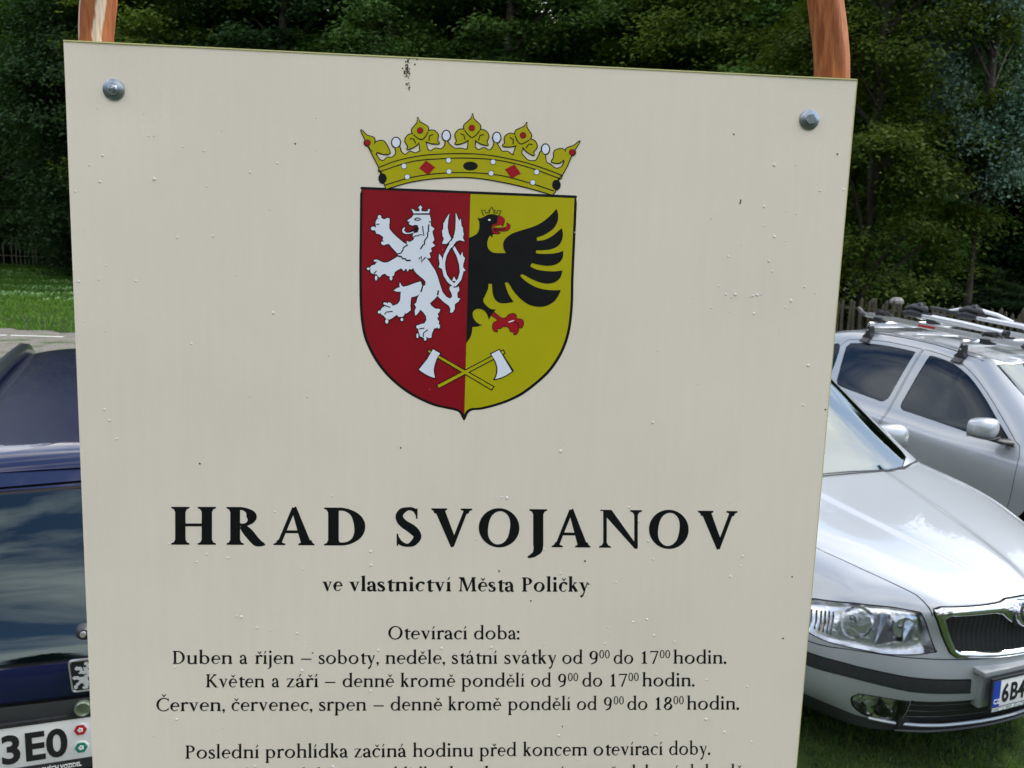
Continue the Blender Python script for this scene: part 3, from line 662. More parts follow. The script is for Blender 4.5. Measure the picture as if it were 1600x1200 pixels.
def text_word(name, word, x0, y0, x1, y1, hpx, S=104, H=50, track=0, layer=1, parent=None, capref=650, drop=0):
    """fit a word between two baseline points of the photograph (pixels); hpx = cap height in pixels"""
    polys, a, b_ = layout(word, S, H, track)
    k = hpx / capref; kx = (x1 - x0) / (b_ - a)
    px = []
    for q in polys:
        r = []
        for X, Y in q:
            t = (X - a) * kx / (x1 - x0)
            r.append((x0 + (X - a) * kx, y0 + (y1 - y0) * t - Y * k - drop * k))
        px.append(r)
    return ink(name, px, M_black, layer, parent)

lettering = empty('lettering', (0, 0, 0), 0, board)
# title, every letter at its own place
for ch, a, c in (('H', 267.6, 337.5), ('R', 354, 414.6), ('A', 427.5, 491.4), ('D', 506.4, 570.9), ('S', 618, 658.5), ('V', 674, 737.8), ('O', 748, 811.6), ('J', 823.9, 855), ('A', 862, 922.6), ('N', 936, 1003), ('O', 1014, 1076), ('V', 1090.6, 1152.4)):
    yb = lambda x: 850.6 + (x - 300) * .0068 if x < 1200 else 0
    def base(x): return 851.0 + 0.2 * ((x - 300) / 350) + 6.2 * max(0, (x - 300) / 850) ** 1.3
    text_word('letter', ch, a, base(a), c, base(c), 59.2, S=146, H=50, parent=lettering)
def line(words, bl, hpx, **kw):
    for w, a, c in words:
        text_word('word', w, a, bl(a), c, bl(c), hpx, parent=lettering, **kw)
lin = lambda xa, ya, xb, yb: (lambda x: ya + (yb - ya) * (x - xa) / (xb - xa))
line([('ve', 503.4, 535.5), ('vlastnictví', 545.4, 705), ('Města', 716.5, 803.5), ('Poličky', 815.5, 919)], lin(500, 923.4, 920, 924.6), 22.3, S=128, H=46)
line([('Otevírací', 606.7, 730), ('doba:', 740.7, 811.8)], lin(600, 998.9, 812, 998.9), 20.6)
sup = dict(S=84, H=40)
def hours(words, sups, bl, hpx=20.6):
    line(words, bl, hpx)
    for w, a, c in sups: text_word('word', w, a, bl(a) - 8.6, c, bl(c) - 8.6, 13.2, S=100, H=62, parent=lettering)
hours([('Duben', 269.8, 363.2), ('a', 374.6, 386.8), ('říjen', 398.5, 459.1), ('–', 470.4, 486.7), ('soboty,', 498, 592), ('neděle,', 602, 695.5), ('státní', 706, 777), ('svátky', 788, 869), ('od', 878.5, 910.7), ('9', 921, 934.3), ('do', 958.8, 989.4), ('17', 1002.5, 1029), ('hodin.', 1052, 1134.9)],
      [('00', 936.4, 952.7), ('00', 1030.8, 1047)], lin(270, 1037.4, 1135, 1036.9))
hours([('Květen', 321.9, 413.2), ('a', 425, 436.7), ('září', 448, 497.4), ('–', 508, 524), ('denně', 535.4, 616), ('kromě', 625.7, 711.5), ('pondělí', 720.8, 819.4), ('od', 829.6, 861.4), ('9', 872, 884.7), ('do', 910, 941), ('17', 953.7, 980), ('hodin.', 1003.2, 1085.3)],
      [('00', 887.4, 903.4), ('00', 981.8, 998)], lin(322, 1074, 1085, 1072.3))
hours([('Červen,', 244.4, 351.6), ('červenec,', 361.7, 488.2), ('srpen', 498.6, 572.4), ('–', 583.7, 599.7), ('denně', 610.4, 691), ('kromě', 700.1, 783.3), ('pondělí', 793.4, 891.4), ('od', 901.5, 932.8), ('9', 943.5, 956), ('do', 980.2, 1011.5), ('18', 1024, 1050.5), ('hodin.', 1073, 1154.8)],
      [('00', 958.8, 974.7), ('00', 1052.2, 1068.4)], lin(244, 1111.2, 1155, 1108.6))
line([('Poslední', 289.7, 404.6), ('prohlídka', 414.4, 544), ('začíná', 553.7, 635.2), ('hodinu', 645, 739.8), ('před', 749, 807.2), ('koncem', 817, 917.5), ('otevírací', 927.3, 1035.4), ('doby.', 1045.5, 1109.8)], lin(290, 1185.4, 1110, 1179), 20.8)
line([('Mimo', 250, 318), ('uvedenou', 332, 449), ('dobu', 463, 526), ('je', 538, 560), ('prohlídku', 572, 690), ('hradu', 702, 782), ('možná'.replace('ž', 'z'), 796, 886), ('po', 897, 926), ('předchozí', 936, 1060), ('dohodě.', 1070, 1166)], lin(250, 1223.5, 1165, 1215.5), 20.8)

# ---- bolts, droplets, dirt ------------------------------------------------------
M_zinc = pmat('zinc_steel', (0.30, 0.335, 0.37), 0.28, metal=0.9, noise=(120, .2), bump=(300, .15, .0005))
def bolt(px, py, hexa):
    x, z = P2B(px, py); o = empty('bolt', (x, 0.0012, z), 0, board)
    m = Matrix.Rotation(R(90), 3, 'X')
    w = MB(); w.lathe([(0.0, .0), (.0128, .0), (.0132, .0006), (.0128, .0022), (.0112, .0030), (.0, .0030)], m=m, n=32); w.build('washer', M_zinc, o, smooth=True)
    h = MB()
    if hexa:
        r = .0068; pr = [(r, .003), (r, .0078), (r * .92, .0086), (0, .0086)]
        h.lathe(pr, m=m @ Matrix.Rotation(R(12), 3, 'Z'), n=6); h.lathe([(r * .95, .003), (r * 1.25, .0032), (r * 1.2, .0042), (r * .9, .0046)], m=m, n=24)
        for a in (0, 1.7, 3.1, 4.4): h.box((0.0035 * math.cos(a), -.0088, .0035 * math.sin(a)), (.0026, .0006, .001))
    else:
        h.lathe([(.0072, .003), (.0070, .0058), (.0052, .0078), (.0025, .0088), (0, .0089)], m=m, n=24)
        for a in (0.3, 1.9, 3.4, 5.0): h.box((0.0032 * math.cos(a), -.0086, .0032 * math.sin(a)), (.0028, .001, .0012))
    h.build('bolt_head', M_zinc, o, smooth=True)
bolt(177.5, 140, False); bolt(1264.5, 187, True)
rnd = random.Random(11)
M_drop = pmat('blister', (0.80, 0.75, 0.66), 0.12, coat=1)
db = MB()
drops = [(160, 243, 3.2), (140, 258, 2.2), (156, 284, 3.2), (241, 280, 3.6), (118, 299, 2.4), (319, 236, 2.4), (240, 212, 2), (224, 177, 1.8), (494, 184, 2), (346, 204, 2), (391, 269, 2.4), (287, 229, 2), (433, 255, 2.4), (323, 291, 2.2), (494, 235, 1.9),
 (277, 371, 2.6), (166, 415, 2.4), (154, 437, 2.4), (212, 439, 3), (421, 327, 2.4), (333, 369, 2.4), (123, 440, 3), (427, 489, 3.4), (299, 537, 2.6), (129, 502, 2), (165, 517, 2.4), (163, 640, 2.8), (171, 657, 3.2), (182, 686, 2.6), (124, 652, 2.4),
 (1210, 258, 3.2), (1243, 258, 2), (1281, 298, 2.4), (1194, 323, 3), (1229, 330, 1.8), (1245, 334, 2.2), (1112, 341, 2.4), (1194, 353, 2), (1210, 370, 3), (1318, 296, 2.4), (1138, 401, 2.4), (1158, 383, 1.8), (1201, 408, 3.2), (1206, 424, 2.4), (1257, 448, 3.2), (1274, 458, 2), (1124, 447, 2.2),
 (1134, 460, 3), (1143, 465, 2.4), (1149, 460, 3.8), (1176, 462, 3), (1183, 461, 3.6), (1189, 460, 2), (1172, 464, 2), (1236, 470, 3.8), (1227, 480, 2.2), (1112, 481, 2.4), (1140, 487, 2), (1178, 490, 3.4), (1263, 571, 3.2), (1255, 633, 2.4), (1020, 660, 3.4), (876, 705, 4), (1028, 548, 2.2), (1090, 600, 2.2),
 (514, 556, 2.2), (480, 620, 2.2), (390, 620, 2), (519, 775, 2.4), (557, 791, 2), (429, 800, 2.4), (264, 850, 2.4), (323, 866, 3), (356, 872, 3.4), (307, 878, 2.4), (474, 889, 2.6), (370, 963, 2.6), (377, 964, 3.6), (401, 981, 3), (423, 985, 2), (464, 990, 3.2), (475, 1004, 2), (436, 958, 2.2),
 (579, 862, 3.4), (580, 883, 3.2), (744, 843, 3), (792, 778, 3.6), (775, 777, 2.4), (784, 777, 2.4), (851, 859, 2.6), (878, 857, 2.2), (1013, 845, 3.4), (998, 815, 3), (983, 793, 3), (1021, 874, 2.8), (1157, 884, 2.2), (1160, 869, 3), (1141, 901, 3.4), (963, 910, 2.8), (876, 896, 3.2),
 (591, 1016, 3.6), (690, 1013, 4), (768, 1012, 3.2), (850, 1006, 2), (989, 972, 3.4), (1011, 968, 3.4), (950, 980, 2.6), (952, 990, 2), (1022, 993, 3.2), (945, 1006, 2.4), (1054, 1003, 2.2), (472, 1048, 3.8), (276, 1124, 4), (579, 1080, 3.2), (1104, 1062, 2.6), (1168, 1073, 3.2), (1103, 1124, 3.8), (1132, 1144, 3.6), (873, 1149, 3.6), (1025, 1147, 2.6),
 (1174, 1159, 3), (399, 1197, 3.2), (520, 1198, 3.4), (903, 1187, 2.4), (240, 1150, 2.2), (274, 1043, 2.2)]
for i in range(150): drops.append((rnd.uniform(110, 1320), rnd.uniform(150, 1190), rnd.uniform(.7, 1.7)))
for px, py, r in drops:
    x, z = P2B(px, py)
    if abs(x) > .495 or z > zt - .01: continue
    rr = r * .00058 * rnd.uniform(.85, 1.1)
    rings = [(rr, 0), (rr * .85, rr * .3), (rr * .5, rr * .5)]
    vs = [(x + q * math.cos(a), -h - .0001, z + q * 1.05 * math.sin(a)) for q, h in rings for a in [2 * math.pi * k / 10 for k in range(10)]] + [(x, -rr * .56 - .0001, z)]
    fs = [(i * 10 + k, i * 10 + (k + 1) % 10, (i + 1) * 10 + (k + 1) % 10, (i + 1) * 10 + k) for i in range(2) for k in range(10)] + [(20 + k, 20 + (k + 1) % 10, 30) for k in range(10)]
    db.add(vs, fs)
o = db.build('water_droplets', M_drop, board, smooth=True); o['kind'] = 'stuff'
M_dirt = pmat('dirt_dark', (0.055, 0.045, 0.04), 0.8); M_rust = pmat('dirt_rust', (0.16, 0.06, 0.035), 0.8)
dp = []
for (cx, cy, rx, ry, n) in ((638, 95, 3, 5, 14), (637, 106, 4.5, 7, 34), (635, 114, 5, 4, 16), (634, 119, 3, 3, 5), (637, 131, 3, 7, 12), (638, 138, 3, 2, 5)):
    for i in range(n):
        x = rnd.gauss(cx, rx * .55); y = rnd.gauss(cy, ry * .5); r = rnd.uniform(.5, 1.9)
        dp.append([(x + r * rnd.uniform(.6, 1.2) * math.cos(a) * .7, y + r * rnd.uniform(.6, 1.2) * math.sin(a)) for a in [k * math.pi / 4 for k in range(8)]])
for cx, cy in ((652, 93), (648, 101), (461, 225), (312, 724), (1223, 997), (1157, 313), (1157, 317), (1308, 240), (1146, 210), (829, 939), (914, 876), (920, 912), (879, 1135), (1290, 640), (680, 245), (792, 527), (488, 1020), (780, 892), (626, 700), (1238, 902)):
    for i in range(3):
        x = cx + rnd.uniform(-1, 1); y = cy + rnd.uniform(-1, 1); r = rnd.uniform(.6, 1.3); dp.append([(x + r * math.cos(a), y + r * math.sin(a) * 1.2) for a in [k * math.pi / 3 for k in range(6)]])
ink('dirt_smear', dp, M_dirt, 1, board)['kind'] = 'stuff'
ink('dirt_smear', [[(636 + 2.4 * math.cos(a) * rnd.uniform(.6, 1), 112 + 2 * math.sin(a)) for a in [k * math.pi / 4 for k in range(8)]], ell(640, 115, 1.5, 1.8, 8)], M_rust, 2, board)

# ---- posts ----------------------------------------------------------------------
def post_mat():
    m = pmat('stained_wood', (0.30, 0.075, 0.024), 0.7, coat=.0, spec=.25); t, b = nodes(m); tc = t.nodes.new('ShaderNodeTexCoord')
    mpn = t.nodes.new('ShaderNodeMapping'); mpn.inputs['Scale'].default_value = (1, 1, .13)
    n = t.nodes.new('ShaderNodeTexNoise'); n.inputs['Scale'].default_value = 70; n.inputs['Detail'].default_value = 9; n.inputs['Distortion'].default_value = 1.2
    t.links.new(tc.outputs['Object'], mpn.inputs[0]); t.links.new(mpn.outputs[0], n.inputs['Vector'])
    r = t.nodes.new('ShaderNodeValToRGB'); e = r.color_ramp.elements
    e[0].position = .30; e[0].color = (.20, .052, .017, 1); e[1].position = .72; e[1].color = (.44, .165, .058, 1)
    k = e.new(.5); k.color = (.34, .110, .036, 1)
    t.links.new(n.outputs[0], r.inputs[0])
    # patches where the stain never took: pale sapwood
    n2 = t.nodes.new('ShaderNodeTexNoise'); n2.inputs['Scale'].default_value = 40; n2.inputs['Detail'].default_value = 7; n2.inputs['Distortion'].default_value = .5
    mp2 = t.nodes.new('ShaderNodeMapping'); mp2.inputs['Scale'].default_value = (1, 1, .28); t.links.new(tc.outputs['Object'], mp2.inputs[0]); t.links.new(mp2.outputs[0], n2.inputs['Vector'])
    at = t.nodes.new('ShaderNodeAttribute'); at.attribute_name = 'bare'
    ad = t.nodes.new('ShaderNodeMath'); ad.operation = 'ADD'; t.links.new(n2.outputs[0], ad.inputs[0]); t.links.new(at.outputs['Fac'], ad.inputs[1])
    r2 = t.nodes.new('ShaderNodeMapRange'); r2.inputs[1].default_value = .86; r2.inputs[2].default_value = .95; t.links.new(ad.outputs[0], r2.inputs[0])
    mm = t.nodes.new('ShaderNodeMixRGB'); mm.inputs[2].default_value = (.62, .49, .37, 1); t.links.new(r2.outputs[0], mm.inputs[0]); t.links.new(r.outputs[0], mm.inputs[1]); t.links.new(mm.outputs[0], b.inputs['Base Color'])
    n5 = t.nodes.new('ShaderNodeTexNoise'); n5.inputs['Scale'].default_value = 420; n5.inputs['Detail'].default_value = 6; mp5 = t.nodes.new('ShaderNodeMapping'); mp5.inputs['Scale'].default_value = (1, 1, .10); t.links.new(tc.outputs['Object'], mp5.inputs[0]); t.links.new(mp5.outputs[0], n5.inputs['Vector'])
    r5 = t.nodes.new('ShaderNodeMapRange'); r5.inputs[1].default_value = .32; r5.inputs[2].default_value = .66; r5.inputs[3].default_value = .80; r5.inputs[4].default_value = 1.10; t.links.new(n5.outputs[0], r5.inputs[0])
    m5 = t.nodes.new('ShaderNodeMixRGB'); m5.blend_type = 'MULTIPLY'; m5.inputs[0].default_value = 1; t.links.new(mm.outputs[0], m5.inputs[1]); t.links.new(r5.outputs[0], m5.inputs[2]); t.links.new(m5.outputs[0], b.inputs['Base Color'])
    bp = t.nodes.new('ShaderNodeBump'); bp.inputs['Strength'].default_value = .7; bp.inputs['Distance'].default_value = .0012; t.links.new(n5.outputs[0], bp.inputs['Height']); t.links.new(bp.outputs[0], b.inputs['Normal'])
    return m
M_post = post_mat()
def post(name, profile, ang, bare_fn, seed):
    """profile: (z, x_left, x_right) in board-local metres, top to bottom; a hewn pole with a soft ridge facing the viewer"""
    rs = random.Random(seed); vs = []; fs = []; bare = []; N = 28
    for z, xl, xr in profile:
        c = (xl + xr) / 2; hw = (xr - xl) / 2
        for k in range(N):
            a = 2 * math.pi * k / N
            r = 1.0 / max(abs(math.cos(a - ang)) ** 5 + abs(math.sin(a - ang)) ** 5, 1e-6) ** (1 / 5)
            r = .6 + .4 * r; r *= 1 + .018 * math.sin(5 * a + z * 22) + .012 * math.sin(3 * a - z * 60) + rs.uniform(-.006, .006)
            vs.append((c + hw * math.cos(a) * r * .93, pt + .004 + hw * 1.02 + hw * math.sin(a) * r * .93, z)); bare.append(bare_fn(a, z))
    m = len(profile)
    for i in range(m - 1):
        for k in range(N): fs.append((i * N + k, (i + 1) * N + k, (i + 1) * N + (k + 1) % N, i * N + (k + 1) % N))
    fs.append(tuple(range(N)))
    o = mesh(name, vs, fs, M_post, board, smooth=True)
    at = o.data.attributes.new('bare', 'FLOAT', 'POINT'); at.data.foreach_set('value', bare)
    return o
def densify(pts, step=.015):
    out = []; zs = np.arange(pts[0][0], pts[-1][0], -step)
    Z = [p[0] for p in pts][::-1]
    for z in zs: out.append((z, float(np.interp(z, Z, [p[1] for p in pts][::-1])), float(np.interp(z, Z, [p[2] for p in pts][::-1]))))
    return out
def pp(px0, px1, py):
    a, z = P2B(px0, py, .035); b_, _ = P2B(px1, py, .035); return (z, a, b_)
lp = [pp(126, 187, -90), pp(124.5, 184, 0), pp(122.5, 181, 30), pp(122.5, 178, 66)]
lp = [(lp[0][0] + .05, lp[0][1] + .004, lp[0][2] + .006)] + lp + [(1.6, -.488, -.43), (.9, -.485, -.425), (-.3, -.48, -.42)]
rp = [pp(1252, 1311, -80), pp(1263, 1318, 0), pp(1268, 1323.5, 45), pp(1273, 1327.5, 90), pp(1274.5, 1328, 123)]
rp = [(rp[0][0] + .05, rp[0][1] - .012, rp[0][2] - .012)] + rp + [(1.7, .432, .482), (.9, .43, .49), (-.3, .425, .49)]
M2 = R(-90)
post('post', densify(lp), R(20), lambda a, z: .58 * math.exp(-((((a - R(298) + math.pi) % (2 * math.pi)) - math.pi) / .42) ** 2) + .50 * math.exp(-((((a - R(222) + math.pi) % (2 * math.pi)) - math.pi) / .22) ** 2) * (z > 2.32), 3)
post('post', densify(rp), R(45), lambda a, z: .0 + .50 * math.exp(-((((a - R(278) + math.pi) % (2 * math.pi)) - math.pi) / .07) ** 2) * (z < 2.31), 4)
# ================================================================== CAR ENGINE
def make_cage(sections, nc, rows_front, rows_rear):
    """control cage of a car shell. sections: half cross-sections from one end to the other, points 0..nc across the top
    (0 = centre line), nc..M-1 down the side. rows_*: grid[k][j] of the end faces, k = 0 top border, j = nc side border."""
    idx = {}; V = []; F = []
    def vid(p):
        k = (round(p[0], 4), round(p[1], 4), round(p[2], 4))
        if k not in idx: idx[k] = len(V); V.append(k)
        return idx[k]
    def quad(a, b, c, d):
        f = [vid(a), vid(b), vid(c), vid(d)]
        g = []
        [g.append(i) for i in f if i not in g]
        if len(g) > 2: F.append(g)
    for s in (1, -1):
        m = lambda p: (p[0], p[1] * s, p[2])
        for i in range(len(sections) - 1):
            a, b = sections[i], sections[i + 1]
            for k in range(len(a) - 1): quad(m(a[k]), m(a[k + 1]), m(b[k + 1]), m(b[k]))
        for rows in (rows_front, rows_rear):
            if rows is None: continue
            for k in range(len(rows) - 1):
                for j in range(nc): quad(m(rows[k][j]), m(rows[k][j + 1]), m(rows[k + 1][j + 1]), m(rows[k + 1][j]))
    return np.array(V), F

def endface(sec, nc, rowsx=None):
    """grid between the end section and its mirror image; rowsx(y, k, base) may shape x"""
    K = len(sec) - nc; rows = []
    for k in range(K):
        s = sec[nc + k]; r = []
        for j in range(nc + 1):
            t = sec[j]; f = 1 - k / (K - 1)
            y = s[1] * (t[1] / sec[nc][1])
            x = s[0] + (t[0] - sec[nc][0]) * (1 if rowsx is None else 1); z = s[2] + (t[2] - sec[nc][2]) * f
            if rowsx and 0 < k and j < nc: x = rowsx(y, k, s, x)
            if k == 0: x, y, z = t
            elif j == nc: x, y, z = s
            r.append((x, y, z))
        rows.append(r)
    return rows

def subdivide(V, F, level, fit=5):
    """Catmull-Clark surface that passes through the control points"""
    P = V.copy(); out = None
    for it in range(fit + 1):
        me = bpy.data.meshes.new('tmp'); me.from_pydata([tuple(p) for p in P], [], F); me.update()
        bm = bmesh.new(); bm.from_mesh(me); bmesh.ops.recalc_face_normals(bm, faces=bm.faces[:]); bm.to_mesh(me); bm.free()
        o = bpy.data.objects.new('tmp', me); COL.objects.link(o)
        md = o.modifiers.new('s', 'SUBSURF'); md.levels = level if it == fit else 2; md.render_levels = md.levels; md.quality = 4; md.boundary_smooth = 'ALL'
        dg = bpy.context.evaluated_depsgraph_get(); dg.update(); em = o.evaluated_get(dg).to_mesh()
        co = np.empty(len(em.vertices) * 3, np.float32); em.vertices.foreach_get('co', co); co = co.reshape(-1, 3).astype(float)
        if it == fit:
            no = np.empty(len(em.vertices) * 3, np.float32); em.vertices.foreach_get('normal', no); no = no.reshape(-1, 3).astype(float)
            em.calc_loop_triangles(); tr_ = np.empty(len(em.loop_triangles) * 3, np.int32); em.loop_triangles.foreach_get('vertices', tr_); tr_ = tr_.reshape(-1, 3)
            out = (co, no, tr_)
        else: P = P + (V - co[:len(V)]) * .9
        o.evaluated_get(dg).to_mesh_clear(); bpy.data.objects.remove(o); bpy.data.meshes.remove(me)
    co, no, tr_ = out
    top = co[:, 2].argmax()
    if no[top, 2] < 0: no = -no; tr_ = tr_[:, ::-1]
    return co, no, tr_

def sdf(poly, p):
    """signed distance (negative inside) of points p (n,2) to a closed polygon"""
    poly = np.array(poly, float); a = poly; b = np.roll(poly, -1, 0); d = np.full(len(p), 1e9); ins = np.zeros(len(p), bool)
    for i in range(len(a)):
        e = b[i] - a[i]; w = p - a[i]; t = np.clip((w @ e) / max(e @ e, 1e-12), 0, 1)
        d = np.minimum(d, ((w - t[:, None] * e) ** 2).sum(1))
        c = (a[i, 1] <= p[:, 1]) != (b[i, 1] <= p[:, 1])
        if abs(e[1]) > 1e-12: ins ^= c & (p[:, 0] < a[i, 0] + (p[:, 1] - a[i, 1]) / e[1] * e[0])
    return np.where(ins, -1, 1) * np.sqrt(d)

class Shell:
    def __init__(s, co, no, tr_):
        keep = (co[tr_][:, :, 1] > -1e-4).all(1)           # work on the left half, mirror later
        s.V, s.N, s.T = co, no, tr_[keep]; s.lab = np.zeros(len(s.T), int); s.names = ['body']
    def split(s, phi, tmask=None):
        """cut triangles along phi = 0; phi: array over vertices; returns phi on the new vertex set"""
        phi = np.where(np.abs(phi) < 1e-6, 1e-6, phi); sg = phi > 0
        t = s.T; a = sg[t]; mix = (a.any(1) & ~a.all(1))
        if tmask is not None: mix &= tmask
        M = t[mix]; L_ = s.lab[mix]
        if len(M) == 0: return phi
        A = a[mix]; cnt = A.sum(1); lone = np.where(cnt == 1, A.argmax(1), (~A).argmax(1))
        r = np.arange(len(M)); p = M[r, lone]; q = M[r, (lone + 1) % 3]; u = M[r, (lone + 2) % 3]
        ed = np.concatenate([np.sort(np.stack([p, q], 1), 1), np.sort(np.stack([p, u], 1), 1)])
        ue, inv = np.unique(ed, axis=0, return_inverse=True); inv = inv.ravel()
        f0, f1 = phi[ue[:, 0]], phi[ue[:, 1]]; w = (f0 / (f0 - f1))[:, None]
        nv = s.V[ue[:, 0]] * (1 - w) + s.V[ue[:, 1]] * w; nn = s.N[ue[:, 0]] * (1 - w) + s.N[ue[:, 1]] * w
        nn /= np.linalg.norm(nn, axis=1)[:, None] + 1e-12
        base = len(s.V); s.V = np.concatenate([s.V, nv]); s.N = np.concatenate([s.N, nn]); phi = np.concatenate([phi, np.zeros(len(nv))])
        e1 = base + inv[:len(M)]; e2 = base + inv[len(M):]
        new = np.concatenate([np.stack([p, e1, e2], 1), np.stack([e1, q, u], 1), np.stack([e1, u, e2], 1)])
        s.T = np.concatenate([s.T[~mix], new]); s.lab = np.concatenate([s.lab[~mix], L_, L_, L_]); return phi
    def cen(s): return s.V[s.T].mean(1)
    def panel(s, poly, axes, where, name, gap=.0034, frm=None):
        """cut a panel outline; axes: the two projected coordinates; where(V): mask of the side concerned; frm: labels it may take from"""
        if name not in s.names: s.names.append(name)
        li = s.names.index(name)
        def phi(): return sdf(poly, s.V[:, axes]) + np.where(where(s.V), 0, 0)
        for off in ((-gap / 2, gap / 2) if gap else (0,)):
            m = where(s.cen()); s.split(phi() - off, m)
        c = s.cen(); d = sdf(poly, c[:, axes]); m = where(c)
        if frm is not None: m &= np.isin(s.lab, [s.names.index(f) for f in frm])
        s.lab[m & (d < -gap / 2)] = li
        if gap:
            if 'gap' not in s.names: s.names.append('gap')
            s.lab[m & (np.abs(d) <= gap / 2)] = s.names.index('gap')
    def line(s, pts, axes, where, gap=.0034, frm=None):
        """an open shut line: everything nearer than gap / 2 to the polyline becomes gap"""
        pts = np.array(pts, float)
        def dist(p):
            d = np.full(len(p), 1e9)
            for a, b in zip(pts[:-1], pts[1:]):
                e = b - a; w = p - a; t = np.clip((w @ e) / (e @ e), 0, 1); d = np.minimum(d, ((w - t[:, None] * e) ** 2).sum(1))
            return np.sqrt(d)
        # signed helper: distance to the polyline's own carrier keeps the strip crisp
        def side(p):
            best = np.full(len(p), 1e9); sg = np.zeros(len(p))
            for a, b in zip(pts[:-1], pts[1:]):
                e = b - a; w = p - a; t = np.clip((w @ e) / (e @ e), 0, 1); d = ((w - t[:, None] * e) ** 2).sum(1); cr_ = e[0] * w[:, 1] - e[1] * w[:, 0]
                k = d < best; best = np.where(k, d, best); sg = np.where(k, np.sign(cr_), sg)
            return sg * np.sqrt(best)
        for off in (-gap / 2, gap / 2):
            c = s.cen(); m = where(c) & (dist(c[:, axes]) < .06); s.split(side(s.V[:, axes]) - off, m)
        c = s.cen(); m = where(c) & (np.abs(side(c[:, axes])) <= gap / 2)
        if frm is not None: m &= np.isin(s.lab, [s.names.index(f) for f in frm])
        if 'gap' not in s.names: s.names.append('gap')
        s.lab[m] = s.names.index('gap')
    def take(s, names, off=0.0, sub=None):
        li = [s.names.index(n) for n in names if n in s.names]; m = np.isin(s.lab, li)
        if sub is not None: m &= sub(s.cen())
        t = s.T[m]; used, inv = np.unique(t, return_inverse=True); t = inv.reshape(t.shape)
        return s.V[used] + s.N[used] * off, s.N[used], t
    def part(s, name, labels, mat, parent, side='both', off=0.0, flip=False, sub=None):
        v, n, t = s.take(labels, off, sub)
        if len(t) == 0: return None
        if side in ('both', 'right'):
            v2 = v * [1, -1, 1]; n2 = n * [1, -1, 1]; t2 = t[:, ::-1]
            if side == 'both': t = np.concatenate([t, t2 + len(v)]); v = np.concatenate([v, v2]); n = np.concatenate([n, n2])
            else: v, n, t = v2, n2, t2
        if flip: n = -n; t = t[:, ::-1]
        return mesh(name, v, np.ascontiguousarray(t), mat, parent, smooth=True, normals=n)
    def wall(s, name, labels, mat, parent, side, depth):
        v, n, t = s.take(labels, 0.0); e = np.concatenate([t[:, [0, 1]], t[:, [1, 2]], t[:, [2, 0]]]); k = np.sort(e, 1)
        u, inv, cnt = np.unique(k, axis=0, return_inverse=True, return_counts=True); b = e[cnt[inv.ravel()] == 1]
        cent = v.mean(0); q = v - n * depth; q = q + (cent - v) * .06
        V = np.concatenate([v, q]); f = np.stack([b[:, 0], b[:, 1], b[:, 1] + len(v), b[:, 0] + len(v)], 1)
        if side == 'right': V = V * [1, -1, 1]
        return mesh(name, V, np.ascontiguousarray(f), mat, parent)
    def query(s, y, z, ax=0, sel=None):
        """x of the shell at (y, z) seen along x: inverse-distance of the closest vertices"""
        P = s.V if sel is None else s.V[sel]
        o = [i for i in range(3) if i != ax]; d = (P[:, o[0]] - (y)) ** 2 + (P[:, o[1]] - z) ** 2
        k = np.argpartition(d, 6)[:6]; w = 1 / (d[k] + 1e-8); return float((P[k, ax] * w).sum() / w.sum())

def paint(name, col, metal, rough, flake=.25, spec=.5):
    m = pmat(name, col, rough, metal=metal, coat=1.0, coat_r=.02, spec=spec); t, b = nodes(m)
    tc = t.nodes.new('ShaderNodeTexCoord'); n = t.nodes.new('ShaderNodeTexNoise'); n.inputs['Scale'].default_value = 2200; n.inputs['Detail'].default_value = 1
    t.links.new(tc.outputs['Object'], n.inputs['Vector'])
    bp = t.nodes.new('ShaderNodeBump'); bp.inputs['Strength'].default_value = flake; bp.inputs['Distance'].default_value = .0002
    t.links.new(n.outputs[0], bp.inputs['Height']); t.links.new(bp.outputs[0], b.inputs['Normal'])
    # a film of road dust, thicker in blotches
    n2 = t.nodes.new('ShaderNodeTexNoise'); n2.inputs['Scale'].default_value = 5; n2.inputs['Detail'].default_value = 8; t.links.new(tc.outputs['Object'], n2.inputs['Vector'])
    r = t.nodes.new('ShaderNodeMapRange'); r.inputs[1].default_value = .4; r.inputs[2].default_value = .75; r.inputs[3].default_value = .005; r.inputs[4].default_value = .045; t.links.new(n2.outputs[0], r.inputs[0]); t.links.new(r.outputs[0], b.inputs['Coat Roughness'])
    return m
M_silver = paint('silver_paint', (0.365, 0.39, 0.405), .45, .40)
M_blue = paint('dark_blue_paint', (0.003, 0.006, 0.034), .0, .35, spec=.15)
M_plast = pmat('black_plastic', (0.018, 0.019, 0.021), .45, noise=(60, .2), bump=(400, .1, .0004))
M_greyp = pmat('grey_plastic', (0.035, 0.037, 0.040), .5, bump=(500, .1, .0004))
M_dark = pmat('dark_cavity', (0.012, 0.012, 0.013), .6)
M_chrome = pmat('chrome', (0.66, 0.67, 0.70), .12, metal=1.0)
M_refl = pmat('reflector', (0.80, 0.82, 0.84), .10, metal=1.0, bump=(60, .25, .004))
M_lampin = pmat('lamp_interior', (0.82, 0.84, 0.86), .20, metal=.9, bump=(25, .3, .01))
M_satin = pmat('satin_aluminium', (0.66, 0.67, 0.69), .32, metal=.85, noise=(40, .06))
M_rubber = pmat('rubber', (0.012, 0.012, 0.012), .7)
M_gside = glassmat('tinted_glass', (0.10, 0.13, 0.135), fmin=.0, gcol=(.72, .85, 1.0))
M_gwind = glassmat('windscreen_glass', (0.55, 0.62, 0.60), rough=.03, fmin=.15, gcol=(.88, 1.0, .98))
M_lens = glassmat('lamp_lens', (0.93, 0.94, 0.95), ior=1.45)
